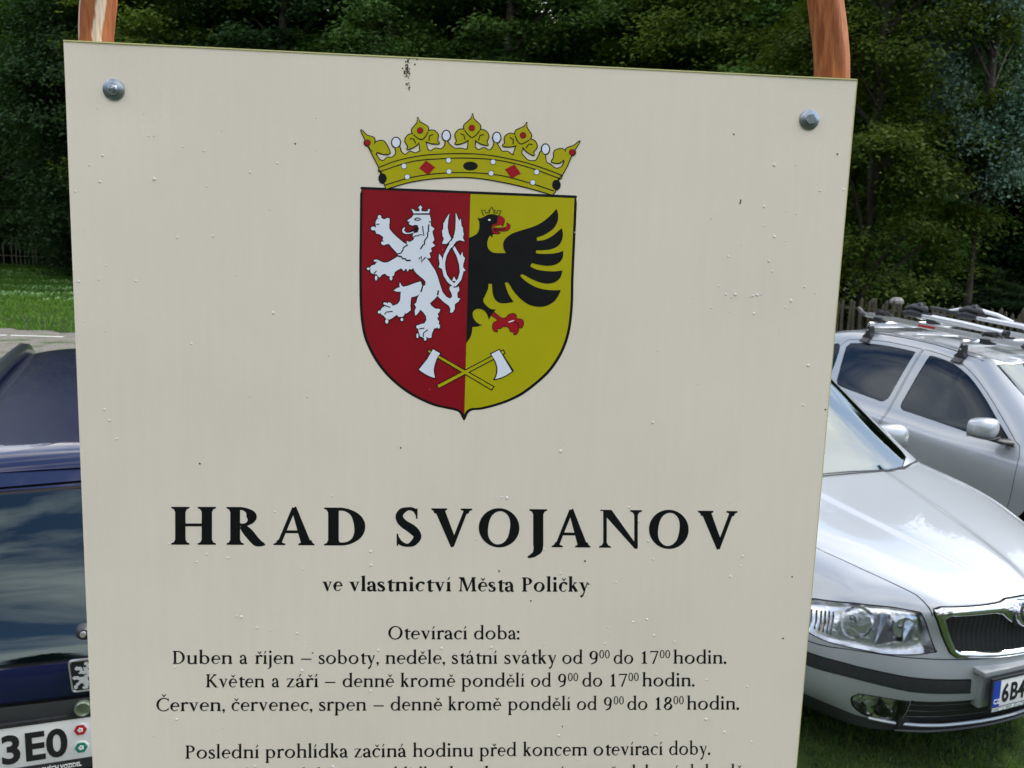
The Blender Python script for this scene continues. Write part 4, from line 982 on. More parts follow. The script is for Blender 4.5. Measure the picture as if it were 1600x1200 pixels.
M_cloth = pmat('seat_cloth', (0.05, 0.052, 0.058), .9, bump=(300, .3, .001))
M_beige = pmat('headliner', (0.33, 0.32, 0.30), .9)
M_dash = pmat('dashboard', (0.06, 0.062, 0.065), .75)
M_plate = pmat('plate_white', (0.72, 0.72, 0.70), .4, noise=(15, .06))
M_pblue = pmat('plate_blue', (0.015, 0.05, 0.36), .4)
M_green = pmat('emblem_green', (0.02, 0.16, 0.06), .3)
M_ink = pmat('plate_ink', (0.01, 0.01, 0.012), .45)

FONT = None
def sans(name, text, size, mat, parent, loc, rot, sx=1.0, bold=0.0, align='LEFT', ext=.0006):
    cu = bpy.data.curves.new(name, 'FONT'); cu.body = text; cu.size = size; cu.offset = bold; cu.extrude = ext; cu.align_x = align; cu.resolution_u = 4
    o = bpy.data.objects.new(name, cu); COL.objects.link(o); dg = bpy.context.evaluated_depsgraph_get(); dg.update()
    me = bpy.data.meshes.new_from_object(o.evaluated_get(dg)); me.name = name; bpy.data.objects.remove(o); bpy.data.curves.remove(cu)
    me.materials.clear(); me.materials.append(mat)
    me.transform(Matrix.Diagonal((sx, 1, 1, 1)))
    r = link(name, me, parent); r.location = loc; r.rotation_euler = rot; return r

def wheel(parent, x, y, rad=.315, wid=.20, side=1):
    w = empty('wheel', (x, y, rad), 0, parent); m = Matrix.Rotation(R(-90 * side), 3, 'X')
    MB().lathe([(rad * .62, -wid * .45), (rad * .9, -wid * .5), (rad * .985, -wid * .42), (rad, -wid * .2), (rad, wid * .2), (rad * .985, wid * .42), (rad * .9, wid * .5), (rad * .62, wid * .42)], m=m, n=36).build('tyre', M_rubber, w, smooth=True)
    rim = MB(); rim.lathe([(rad * .64, -wid * .3), (rad * .60, wid * .1), (rad * .62, wid * .40), (rad * .645, wid * .43), (rad * .60, wid * .36), (rad * .2, wid * .30), (rad * .1, wid * .34), (0, wid * .34)][:5], m=m, n=36)
    rim.lathe([(rad * .17, wid * .3), (rad * .15, wid * .37), (0, wid * .38)], m=m, n=20)
    for k in range(7):
        a = 2 * math.pi * k / 7; mm = m @ Matrix.Rotation(a, 3, 'Z')
        rim.box(mm @ Vector((rad * .37, 0, wid * .31)), (rad * .5, rad * .13, wid * .1), m=mm)
    rim.build('rim', M_satin, w, smooth=True); return w

def blob(cage, faces, level=2):
    """smooth closed shape from a small cage; returns verts, normals, tris"""
    return subdivide(np.array(cage, float), faces, level, fit=4)

# ================================================================== SILVER HATCHBACK (nose at x = 0, tail at x = -4.57, y to its left)
def zs(sec): return sec
def hatch_sections():
    S = []
    def sec(xs, ys, zs_): S.append([(x, y, z) for x, y, z in zip(xs, ys, zs_)])
    low_y = lambda a: a
    # front border (top edge of the front face, then down its corner)
    sec([-.052, -.056, -.105, -.205, -.30, -.42, -.375, -.345, -.350, -.42], [0, .17, .38, .52, .64, .735, .785, .800, .785, .72], [.768, .766, .752, .730, .722, .705, .60, .46, .33, .215])
    sec([-.26, -.27, -.30, -.36, -.46, -.58, -.56, -.54, -.54, -.58], [0, .20, .40, .57, .70, .812, .850, .862, .85, .79], [.838, .838, .833, .812, .775, .705, .60, .46, .32, .205])
    sec([-.60, -.60, -.61, -.65, -.71, -.78, -.78, -.78, -.78, -.78], [0, .22, .44, .645, .775, .850, .878, .885, .88, .82], [.893, .893, .890, .872, .832, .745, .62, .46, .32, .20])
    sec([-.90, -.90, -.90, -.92, -.95, -.95, -.95, -.95, -.95, -.95], [0, .23, .46, .675, .800, .866, .886, .890, .885, .84], [.936, .936, .932, .918, .880, .785, .63, .46, .32, .20])
    sec([-1.09, -1.09, -1.11, -1.18, -1.25, -1.25, -1.25, -1.25, -1.25, -1.25], [0, .24, .47, .675, .790, .868, .886, .890, .885, .84], [.966, .966, .963, .955, .905, .800, .63, .46, .32, .20])
    sec([-1.16, -1.16, -1.18, -1.27, -1.38, -1.38, -1.38, -1.38, -1.38, -1.38], [0, .24, .47, .682, .792, .868, .886, .890, .885, .84], [.998, .998, .996, .985, .905, .802, .63, .46, .32, .20])
    sec([-1.45, -1.45, -1.48, -1.60, -1.66, -1.66, -1.66, -1.66, -1.66, -1.66], [0, .23, .45, .648, .790, .868, .886, .890, .885, .84], [1.185, 1.185, 1.18, 1.145, .910, .808, .63, .46, .32, .20])
    sec([-1.80, -1.80, -1.83, -1.95, -1.98, -1.98, -1.98, -1.98, -1.98, -1.98], [0, .22, .42, .592, .788, .866, .886, .890, .885, .84], [1.392, 1.39, 1.383, 1.335, .918, .815, .63, .46, .32, .20])
    sec([-1.90, -1.90, -1.94, -2.08, -2.12, -2.12, -2.12, -2.12, -2.12, -2.12], [0, .22, .42, .584, .786, .866, .886, .890, .885, .84], [1.418, 1.416, 1.408, 1.362, .922, .818, .63, .46, .32, .20])
    sec([-2.35] * 10, [0, .215, .415, .576, .784, .866, .886, .890, .885, .84], [1.462, 1.459, 1.447, 1.395, .930, .825, .63, .46, .32, .20])
    sec([-2.9] * 10, [0, .215, .415, .572, .782, .866, .886, .890, .885, .84], [1.472, 1.469, 1.455, 1.398, .950, .835, .63, .46, .32, .20])
    sec([-3.4] * 10, [0, .21, .40, .560, .772, .862, .884, .888, .883, .84], [1.435, 1.43, 1.412, 1.352, .975, .845, .63, .46, .32, .20])
    sec([-3.82, -3.82, -3.82, -3.82, -3.85, -3.85, -3.85, -3.85, -3.85, -3.85], [0, .21, .40, .57, .750, .850, .878, .885, .88, .83], [1.30, 1.295, 1.28, 1.23, .99, .855, .63, .46, .32, .20])
    sec([-4.18, -4.18, -4.18, -4.17, -4.17, -4.17, -4.17, -4.17, -4.17, -4.17], [0, .21, .42, .60, .735, .825, .858, .87, .86, .80], [1.12, 1.12, 1.11, 1.085, .99, .86, .64, .46, .32, .20])
    sec([-4.47, -4.47, -4.46, -4.43, -4.39, -4.33, -4.36, -4.40, -4.38, -4.33], [0, .20, .40, .57, .69, .755, .79, .80, .79, .74], [1.01, 1.01, 1.00, .985, .95, .85, .64, .46, .32, .24])
    return S
def front_x(y, k, s, x):
    y = abs(y); plan = float(np.interp(y, [0, .17, .36, .50, .62, .70, .76], [0, .010, .042, .100, .180, .255, .33]))
    ver = [0, .030, .0, .002, .055][k]
    if k == 1: ver = .026 + .02 * min(1, y / .5)
    return -(plan + ver)
def hatch_shell(level):
    S = hatch_sections(); rf = endface(S[0], 5, front_x)
    rr = endface(S[-1], 5, lambda y, k, s, x: -4.50 - [0, .0, .06, .06, .02][k] + .10 * (abs(y) / .75) ** 2 * 1.1)
    V, F = make_cage(S, 5, rf, rr); return subdivide(V, F, level)

def build_hatch():
    root = empty('silver_hatchback')
    sh = Shell(*hatch_shell(4))
    # bonnet: the raised band between two creases that run from the badge to the windscreen
    b = sh.V; cx = np.clip((-b[:, 0] - .06) / 1.03, 0, 1); wv = .075 + .235 * cx ** .8
    onh = (b[:, 2] > .72) & (b[:, 0] > -1.15) & (b[:, 0] < -.06)
    st = 1 / (1 + np.exp((np.abs(b[:, 1]) - wv) / .009)); dz = .0085 * st * np.minimum(1, (-b[:, 0]) * 6) * np.clip((1.14 + b[:, 0]) * 8, 0, 1)
    gy = -np.sign(b[:, 1]) * st * (1 - st) / .009 * .0085
    b[:, 2] += np.where(onh, dz, 0); sh.N[:, 1] -= np.where(onh, gy, 0) * 1.0; sh.N /= np.linalg.norm(sh.N, axis=1)[:, None]
    fr = lambda v: (v[:, 0] > -.62) & (v[:, 2] < .80); top = lambda v: v[:, 2] > .68; side = lambda v: v[:, 1] > .45
    YZ = [1, 2]; XY = [0, 1]; XZ = [0, 2]
    # lamps
    lamp = [(.455, .724), (.53, .726), (.64, .718), (.735, .700)] + spline([(.735, .700), (.80, .672), (.835, .640), (.83, .605), (.76, .566), (.68, .552)], n=4)[1:] + [(.58, .548), (.48, .560), (.402, .575), (.425, .64)]
    sh.panel(lamp, YZ, fr, 'lens', gap=.0042)
    gr_o = [(-.1, .772), (.10, .772), (.135, .764), (.20, .760), (.385, .752), (.412, .742), (.416, .722), (.402, .690), (.350, .570), (.325, .551), (.15, .541), (-.1, .538)]
    gr_i = [(-.1, .66), (.05, .662), (.09, .686), (.13, .716), (.17, .724), (.365, .717), (.377, .704), (.326, .588), (.308, .577), (.15, .568), (-.1, .566)]
    gr_i[0] = (-.1, .655)
    sh.panel(gr_o, YZ, lambda v: (v[:, 0] > -.30) & (v[:, 2] < .80), 'grille_chrome', gap=.0036)
    sh.panel(gr_i, YZ, lambda v: (v[:, 0] > -.30) & (v[:, 2] < .80), 'grille_hole', gap=0, frm=['grille_chrome'])
    for o_ in (.004, .008, .012, .017, .023):
        c_ = sh.cen(); sh.split(-sdf(gr_o, sh.V[:, YZ]) - o_, sh.lab == sh.names.index('grille_chrome'))
    # bonnet outline (plan view)
    hood = [(.02, -.2), (.02, .40), (-.06, .41), (-.12, .422), (-.185, .443), (-.25, .482), (-.36, .543), (-.53, .618), (-.75, .668), (-.95, .70), (-1.17, .715), (-1.215, .675), (-1.12, .47), (-1.09, .24), (-1.085, 0), (-1.085, -.2)]
    sh.panel(hood, XY, lambda v: (v[:, 2] > .715), 'hood', gap=.0036, frm=['body'])
    # bumper: everything in front below the lamps
    bump = [(.10, .545), (-.02, .542), (-.10, .548), (-.30, .543), (-.42, .553), (-.55, .592), (-.60, .56), (-.60, .10), (.10, .10)]
    sh.panel(bump, XZ, lambda v: v[:, 0] > -.70, 'bumper', gap=.004, frm=['body'])
    # rub strip, fog lamp, lower grille, black skirt
    sz = lambda y: .0 
    strip = [(.265, .410), (.265, .466), (.50, .474), (.66, .484), (.80, .505), (.95, .55), (.95, .495), (.80, .452), (.66, .434), (.50, .418)]
    sh.panel(strip, YZ, lambda v: v[:, 0] > -.75, 'rub_strip', gap=.0042, frm=['bumper'])
    fog = [(.498, .374), (.58, .376), (.650, .374)] + spline([(.650, .374), (.668, .350), (.655, .312), (.615, .280), (.57, .268)], n=4) + [(.498, .266)]
    sh.panel(fog, YZ, lambda v: v[:, 0] > -.5, 'fog_lens', gap=.005, frm=['bumper'])
    lg = [(-.1, .405), (.22, .405), (.235, .375), (.492, .376), (.492, .268), (.30, .262), (-.1, .262)]
    sh.panel(lg, YZ, lambda v: v[:, 0] > -.3, 'lower_hole', gap=.004, frm=['bumper'])
    skirt = [(-.1, .247), (.30, .247), (.52, .256), (.64, .272), (.75, .305), (.95, .36), (.95, 0), (-.1, 0)]
    sh.panel(skirt, YZ, lambda v: v[:, 0] > -.62, 'skirt', gap=.0, frm=['bumper'])
    # glass
    ws = [(-1.105, -.2), (-1.105, .25), (-1.135, .47), (-1.215, .575), (-1.26, .583), (-1.60, .535), (-1.86, .495), (-1.855, .46), (-1.83, .36), (-1.81, 0), (-1.81, -.2)]
    sh.panel(ws, XY, lambda v: v[:, 2] > .93, 'windshield', gap=.004, frm=['body'])
    fw = spline([(-1.47, .930), (-1.62, 1.035), (-1.80, 1.170), (-1.98, 1.283), (-2.16, 1.348), (-2.32, 1.370)], n=4) + [(-2.375, 1.372), (-2.40, 1.20)] + spline([(-2.425, .99), (-2.42, .955), (-2.39, .935)], n=3) + [(-1.9, .915), (-1.50, .893), (-1.46, .905)]
    sh.panel(fw, XZ, side, 'front_window', gap=.0042, frm=['body'])
    rw = spline([(-2.515, 1.376), (-2.75, 1.378), (-3.0, 1.365), (-3.20, 1.335)], n=4) + [(-3.22, 1.30), (-3.14, 1.02)] + spline([(-3.12, 1.0), (-3.08, .985), (-2.95, .975)], n=3) + [(-2.62, .955), (-2.585, .965), (-2.565, .99)]
    sh.panel(rw, XZ, side, 'rear_window', gap=.0042, frm=['body'])
    qw = spline([(-3.30, 1.30), (-3.48, 1.25), (-3.58, 1.19), (-3.60, 1.10), (-3.50, 1.02), (-3.34, .995), (-3.24, 1.0)], True, 4)
    sh.panel(qw, XZ, side, 'quarter_window', gap=.0042, frm=['body'])
    rg = [(-3.66, -.2), (-3.66, .44), (-3.72, .50), (-4.10, .53), (-4.22, .50), (-4.28, 0), (-4.28, -.2)]
    sh.panel(rg, XY, lambda v: v[:, 2] > 1.0, 'rear_screen', gap=.0036, frm=['body'])
    # doors
    fd = spline([(-1.385, .300), (-1.325, .50), (-1.315, .70), (-1.33, .84), (-1.385, .915)], n=4) + spline([(-1.43, .935), (-1.60, 1.06), (-1.80, 1.205), (-1.98, 1.315), (-2.16, 1.380), (-2.40, 1.406)], n=4) + [(-2.455, 1.407), (-2.50, .98), (-2.505, .80), (-2.455, .60), (-2.45, .300)]
    sh.panel(fd, XZ, side, 'front_door', gap=.0042, frm=['body'])
    rd = [(-2.465, .300), (-2.468, .60), (-2.52, .80), (-2.515, .98), (-2.47, 1.407), (-2.8, 1.410), (-3.05, 1.395), (-3.24, 1.362), (-3.30, 1.30), (-3.235, 1.05), (-3.30, .90), (-3.34, .75), (-3.28, .60), (-3.10, .48), (-3.02, .300)]
    sh.panel(rd, XZ, side, 'rear_door', gap=.0042, frm=['body'])
    for wx in (-.925, -3.503):
        arch = [(wx + .345 * math.cos(a), .305 + .355 * math.sin(a)) for a in [2 * math.pi * k / 40 for k in range(40)]]
        sh.panel(arch, XZ, side, 'arch', gap=0)
    P = lambda n, l, m, **k: sh.part(n, l, m, root, **k)
    P('body', ['body'], M_silver)
    P('hood', ['hood'], M_silver)
    P('bumper', ['bumper'], M_silver)
    P('rub_strip', ['rub_strip'], M_plast, off=.004, side='left'); P('rub_strip', ['rub_strip'], M_plast, off=.004, side='right')
    P('skirt', ['skirt'], M_greyp)
    v_, n_, t_ = sh.take(['grille_chrome']); d1 = np.abs(sdf(gr_o, v_[:, YZ])); d2 = np.abs(sdf(gr_i, v_[:, YZ]))
    v_ = v_ + np.array([1, 0, .15]) * (.004 + np.minimum(.011, 1.6 * (d1 * d2 / (d1 + d2 + 1e-6))))[:, None]
    w_ = v_ * [1, -1, 1]; mesh('grille_surround', np.concatenate([v_, w_]), np.concatenate([t_, t_[:, ::-1] + len(v_)]), M_chrome, root, smooth=True)
    P('windshield', ['windshield'], M_gwind, off=-.002)
    P('rear_screen', ['rear_screen'], M_gside, off=-.002)
    for sd in ('left', 'right'):
        k = -1 if sd == 'right' else 1
        d = P('front_door', ['front_door'], M_silver, side=sd); sh.part('door_window', ['front_window'], M_gside, d, side=sd, off=-.004)
        d2 = P('rear_door', ['rear_door'], M_silver, side=sd); sh.part('door_window', ['rear_window'], M_gside, d2, side=sd, off=-.004)
        P('quarter_window', ['quarter_window'], M_gside, side=sd, off=-.004)
        for dd, hx, hz in ((d, -2.33, .795), (d2, -3.17, .815)):
            yy = sh.query(hx, hz, ax=1)
            h = MB(); h.tube([(hx + .10, k * (yy + .012), hz), (hx + .085, k * (yy + .030), hz + .001), (hx, k * (yy + .036), hz + .003), (hx - .085, k * (yy + .030), hz + .004), (hx - .10, k * (yy + .012), hz + .004)], [.009, .012, .013, .012, .009], n=10, sq=1.1)
            h.build('handle', M_silver, dd, smooth=True)
            c = MB(); c.lathe([(.0, .0), (.035, .0), (.038, .004)], c=(hx - .005, k * (yy + .001), hz + .002), m=Matrix.Rotation(R(-90 * k), 3, 'X'), n=20); c.build('handle_recess', M_greyp, dd, smooth=True)
        # seal round the window
        sh.wall('lamp_housing', ['lens'], M_lampin, root, sd, .055); P('lamp', ['lens'], M_lampin, side=sd, off=-.055)
        ln_ = P('headlight', ['lens'], M_lens, side=sd, off=.002)
        ln_['label'] = 'clear headlight'
        # reflector bowls inside the lamp
        def bowl(y, z, r, dep, back=.045):
            x = sh.query(y, z, sel=(sh.V[:, 0] > -.6)) - back
            m = Matrix.Rotation(R(90), 3, 'Y') @ Matrix.Identity(3)
            q = MB(); q.lathe([(r * 1.04, 0.004), (r, 0.0), (r * .86, -dep * .35), (r * .6, -dep * .7), (r * .3, -dep * .92), (0, -dep)], c=(x, k * y, z), m=Matrix.Rotation(R(18) * k, 3, 'Z') @ m, n=28); q.build('reflector', M_refl, ln_, smooth=True)
            q = MB(); q.lathe([(r * .20, -dep * .9), (r * .22, -dep * .3), (r * .15, -dep * .12), (0, -dep * .08)], c=(x, k * y, z), m=Matrix.Rotation(R(18) * k, 3, 'Z') @ m, n=16); q.build('bulb_cap', M_chrome, ln_, smooth=True)
        bowl(.628, .640, .067, .075, .035); bowl(.492, .640, .050, .06, .03)
        fn = MB()
        for i in range(9):          # turn-signal flutes at the outer end
            y = .712 + i * .011; z = .625; x = sh.query(y, z, sel=(sh.V[:, 0] > -.62)) - .016
            fn.tube([(x - .004, k * y, z + .052 - i * .002), (x, k * y, z), (x - .004, k * y, z - .048 + i * .003)], .0045, n=6)
        fn.build('flutes', M_refl, ln_, smooth=True)
        f3 = MB(); x = sh.query(.55, .6, sel=(sh.V[:, 0] > -.6))
        f3.add([(x - .03, k * .545, .70), (x - .02, k * .505, .585), (x - .035, k * .60, .575), (x - .06, k * .56, .69)], [(0, 1, 2), (0, 2, 3), (1, 0, 3), (1, 3, 2)])
        f3.add([(x + .01, k * .44, .69), (x + .02, k * .425, .60), (x + .0, k * .49, .585), (x - .03, k * .46, .69)], [(0, 1, 2), (0, 2, 3), (1, 0, 3), (1, 3, 2)])
        f3.build('bezel', M_lampin, ln_)
        # fog lamp
        fg = P('fog_lamp', ['fog_lens'], M_lens, side=sd, off=0); P('fog_reflector', ['fog_lens'], M_lampin, side=sd, off=-.04); sh.wall('fog_housing', ['fog_lens'], M_lampin, root, sd, .04)
        x = sh.query(.60, .325, sel=(sh.V[:, 0] > -.6)); m = Matrix.Rotation(R(90), 3, 'Y')
        q = MB(); q.lathe([(.042, .0), (.038, -.012), (.026, -.03), (0, -.036)], c=(x - .018, k * .597, .325), m=Matrix.Rotation(R(15) * k, 3, 'Z') @ m, n=24); q.build('fog_bulb', M_refl, fg, smooth=True)
        q = MB(); q.add([(x - .01, k * .56, .355), (x + .03, k * .505, .28), (x - .0, k * .60, .28)], [(0, 1, 2), (2, 1, 0)]); q.build('fog_fin', M_chrome, fg)
        # mirror
        sx, sy = -1.545, .965; W, D, Hh = .118, .085, .078
        cg = []; 
        for ix, fx in ((0, 1.0), (1, -1.0)):
            pass
        def mp_(u, v, w): return (sx + v, k * (sy + u), 1.005 + w)
        # ring stations along y (u): inner end to outer end; x (v) forward bulge
        st_ = [(-.12, .030, -.030, .048), (-.085, .060, -.045, .068), (0, .088, -.048, .078), (.075, .066, -.048, .066), (.112, .020, -.040, .036)]
        cv = []; cf = []
        for (u, vf, vb, h) in st_:
            cv += [mp_(u, vb, h * .92), mp_(u, vf * .55, h), mp_(u, vf, h * .15), mp_(u, vf * .7, -h * .75), mp_(u, vb, -h * .85)]
        for i in range(4):
            for j in range(4): cf.append((i * 5 + j, (i + 1) * 5 + j, (i + 1) * 5 + j + 1, i * 5 + j + 1))
        cf.append((0, 1, 2, 3, 4)); cf.append((24, 23, 22, 21, 20))
        co, no, t3 = subdivide(np.array(cv), cf, 3, fit=4)
        if k < 0 or True:
            pass
        mr = mesh('mirror', co, np.ascontiguousarray(t3), M_silver, root, smooth=True, normals=no)
        cvb = [(sx + .06 , k * (sy - .045), .937)]
        arm = MB(); arm.tube([(sx + .10, k * .80, .925), (sx + .075, k * .86, .928), (sx + .04, k * .905, .937), (sx + .0, k * .955, .943)], [.052, .046, .040, .024], n=12, sq=.42); arm.build('mirror_arm', M_plast, mr, smooth=True)
        tri = MB(); tri.add([(-1.40, k * .803, .895), (-1.56, k * .795, .90), (-1.575, k * .768, 1.01), (-1.49, k * .785, .955)], [(0, 1, 2, 3), (3, 2, 1, 0)]); tri.build('mirror_sail', M_plast, mr)
        strp = MB(); strp.tube([(sx + .076, k * (sy - .085), .960), (sx + .086, k * sy, .950), (sx + .066, k * (sy + .07), .955), (sx + .012, k * (sy + .115), .968)], [.007, .009, .008, .004], n=8, sq=.7); strp.build('mirror_trim', M_plast, mr, smooth=True)
        gl = MB(); gl.box((sx - .046, k * sy, 1.003), (.006, .19, .12)); gl.build('mirror_glass', M_chrome, mr)
        for wx in (-.925, -3.503):
            wheel(root, wx, k * .775, side=k)
    # inner dark shell seen through shut lines, openings stay open
    lo = Shell(*hatch_shell(3))
    for poly, ax_, wh in ((ws, XY, lambda v: v[:, 2] > .93), (fw, XZ, side), (rw, XZ, side), (qw, XZ, side), (rg, XY, lambda v: v[:, 2] > 1.0), (lamp, YZ, fr), (fog, YZ, lambda v: v[:, 0] > -.5)):
        lo.panel(poly, ax_, wh, 'open', gap=0)
    for wx in (-.925, -3.503):
        lo.panel([(wx + .36 * math.cos(a), .305 + .37 * math.sin(a)) for a in [2 * math.pi * k / 40 for k in range(40)]], XZ, side, 'open', gap=0)
    lo.part('inner_panel', ['body'], M_dark, root, off=-.012)
    ins_ = MB()
    for k in (1, -1):
        for wx in (-.925, -3.503): ins_.lathe([(.36, -.12), (.365, .12)], c=(wx, k * .74, .305), m=Matrix.Rotation(R(90), 3, 'X'), n=30); ins_.lathe([(.0, 0), (.365, 0)], c=(wx, k * .62, .305), m=Matrix.Rotation(R(90), 3, 'X'), n=30)
    ins_.build('wheel_liner', M_dark, root)
    # cabin
    cab = MB(); cab.box((-2.6, 0, .42), (2.6, 1.5, .04)); cab.build('cabin_floor', M_dash, root)
    da = MB(); da.box((-1.50, 0, .86), (.50, 1.38, .13)); da.box((-1.36, 0, .90), (.42, 1.30, .08)); da.build('dashboard', M_dash, root, bevel=.03)
    hl = lo.part('headliner', ['body'], M_beige, root, off=-.03, flip=True, sub=lambda c: (c[:, 2] > 1.30))
    for yy in (.36, -.36):
        s = MB(); s.box((-2.28, yy, .60), (.52, .50, .16)); s.box((-2.56, yy, .92), (.14, .48, .58), m=Matrix.Rotation(R(-14), 3, 'Y')); s.build('seat', M_cloth, root, bevel=.05)
        h = MB(); h.box((-2.66, yy, 1.265), (.09, .25, .17), m=Matrix.Rotation(R(-10), 3, 'Y')); h.build('headrest', M_cloth, root, bevel=.035)
    s = MB(); s.box((-3.2, 0, .62), (.5, 1.3, .16)); s.box((-3.46, 0, .90), (.14, 1.28, .55), m=Matrix.Rotation(R(-16), 3, 'Y')); s.build('rear_seat', M_cloth, root, bevel=.05)
    for yy in (.38, -.38): h = MB(); h.box((-3.53, yy, 1.20), (.08, .25, .14)); h.build('headrest', M_cloth, root, bevel=.03)
    for k in (1, -1): bp = MB(); bp.tube([(-2.33, k * .70, .88), (-2.33, k * .63, 1.10), (-2.36, k * .52, 1.33)], .028, n=6); bp.build('pillar_trim', M_beige, root, smooth=True)
    swm = Matrix.Rotation(R(-65), 3, 'Y'); sw = MB()
    sw.tube([Vector((-1.80, .36, .95)) + swm @ Vector((.185 * math.cos(a), .185 * math.sin(a), 0)) for a in [2 * math.pi * k / 24 for k in range(25)]], .014, n=8); sw.build('steering_wheel', M_dash, root, smooth=True)
    im = MB(); im.box((-1.86, 0, 1.30), (.03, .24, .065)); im.build('rear_view_mirror', M_dash, root, bevel=.01)
    # grille: slats follow the front
    back = MB(); back.box((-.17, 0, .64), (.02, .74, .20)); back.box((-.13, 0, .33), (.02, 1.02, .16)); back.build('grille_back', M_dark, root)
    selg = (sh.V[:, 0] > -.35)
    for i in range(-17, 18):
        y = i * .0215
        zt_ = float(np.interp(abs(y), [0, .05, .09, .13, .17, .365, .377], [.664, .666, .690, .718, .725, .718, .705])); zb_ = .567 if abs(y) < .315 else .567 + (abs(y) - .315) * 2.3
        if zt_ - zb_ < .01: continue
        q = MB(); pts = []
        for f in np.linspace(0, 1, 6):
            z = zb_ + (zt_ - zb_) * f; pts.append((sh.query(abs(y), z, sel=selg) - .006, y, z))
        n_ = len(pts); vs_ = []
        for x, yy, z in pts: vs_ += [(x, yy, z), (x - .012, yy + .0055, z), (x - .045, yy + .004, z), (x - .045, yy - .004, z), (x - .012, yy - .0055, z)]
        fs_ = [(a * 5 + c, a * 5 + (c + 1) % 5, (a + 1) * 5 + (c + 1) % 5, (a + 1) * 5 + c) for a in range(n_ - 1) for c in range(5)]
        q.add(vs_, fs_); q.build('slat', M_greyp, root)
    for z in (.292, .322, .352, .385):
        q = MB(); pts = [(sh.query(abs(y), z, sel=selg) - .02, y, z) for y in np.linspace(-.48, .48, 17)]
        q.tube(pts, .008, n=6, sq=.8); q.build('lower_slat', M_greyp, root, smooth=True)
    q = MB(); q.tube([(sh.query(abs(y), zz, sel=(sh.V[:, 0] > -.7)) + .001, y, zz) for y in np.linspace(-.60, .60, 27) for zz in [float(np.interp(abs(y), [0, .3, .52, .64, .75], [.249, .249, .258, .274, .306]))]], .0075, n=6); q.build('bumper_lip', M_silver, root, smooth=True)
    q = MB(); q.tube([(sh.query(abs(y), .21, sel=selg) + .006, y, .222) for y in np.linspace(-.5, .5, 17)], .010, n=6, sq=.6); q.build('skirt_lip', M_plast, root, smooth=True)
    # badge
    ex = sh.query(.0, .722, sel=selg); tilt = Matrix.Rotation(R(90 - 16), 3, 'Y')
    e = empty('badge', (ex + .036, -.040, .728), 0, root); e.scale = (1.12, 1.12, 1.12)
    MB().lathe([(.046, -.045), (.050, -.004), (.046, .004), (.041, .003), (.039, -.001)], m=tilt, n=36).build('badge_ring', M_chrome, e, smooth=True)
    MB().lathe([(.040, .0), (.032, .003), (0, .005)], m=tilt, n=36).build('badge_disc', M_refl, e, smooth=True)
    MB().lathe([(.0405, .0005), (.0300, .0052), (.0292, .0052)], m=tilt, n=36).build('badge_band', M_ink, e, smooth=True)
    aw = MB()   # winged arrow
    def pl(pts, z=.0075):
        vs_ = [tilt @ Vector((-b_, a, z)) for a, b_ in pts]; n_ = len(vs_); vs_ += [tilt @ Vector((-b_, a, z - .003)) for a, b_ in pts]
        aw.add(vs_, [tuple(range(n_))] + [(i, (i + 1) % n_, n_ + (i + 1) % n_, n_ + i) for i in range(n_)])
    pl([(-.022, -.012), (.006, -.012), (.006, -.020), (.024, -.006), (.006, .006), (.006, -.001), (-.022, -.001)])
    for i in range(3): pl([(-.004 - i * .006, .001), (.002 - i * .005, .001), (.004 - i * .006, .022 - i * .004), (-.004 - i * .006, .018 - i * .004)])
    aw.build('badge_arrow', M_green, e)
    for i, ch in enumerate('ŠKODA'):
        a = R(90 + 44 - i * 22); loc = tilt @ Vector((-math.sin(a) * .0335, math.cos(a) * .0335, .0060))
        mt = tilt.to_4x4() @ Matrix.Rotation(R(90), 4, 'Z') @ Matrix.Rotation(a - R(90), 4, 'Z')
        o = sans('badge_letter', ch, .0115, M_refl, e, loc, (0, 0, 0), bold=.0003, align='CENTER'); o.rotation_euler = mt.to_euler()
    # washer-jet strip and wiper
    w = MB()
    w.tube([(-1.112, .46, .962), (-1.125, .10, .972), (-1.128, -.45, .972)], [.005, .005, .004], n=6)
    w.build('wiper', M_plast, root)
    cw = MB(); cw.tube([(-1.10, y, float(np.interp(abs(y), [0, .24, .47, .66], [.971, .971, .969, .963]))) if abs(y) < .4 else (float(np.interp(abs(y), [.24, .47, .66], [-1.10, -1.125, -1.215])), y, float(np.interp(abs(y), [.24, .47, .66], [.971, .970, .968]))) for y in np.linspace(-.66, .66, 23)], .005, n=6); cw.build('cowl', M_plast, root, smooth=True)
    for k in (1, -1):
        rr = MB(); pts = []
        for x in np.linspace(-1.95, -3.75, 19):
            z = 0; y = float(np.interp(-x, [1.95, 2.35, 2.9, 3.4, 3.75], [.530, .520, .516, .500, .500])); pts.append((x, k * y, sh.query(x, y, ax=2, sel=(sh.V[:, 2] > 1.05)) + .001))
        rr.tube(pts, .006, n=6, sq=.5); rr.build('roof_gutter', M_plast, root, smooth=True)
    return root, sh
hatch, HS = build_hatch()
tag(hatch, 'silver hatchback facing the viewer, chrome-edged grille, parked on grass close to the board', 'car', 'silver cars parked on the grass')

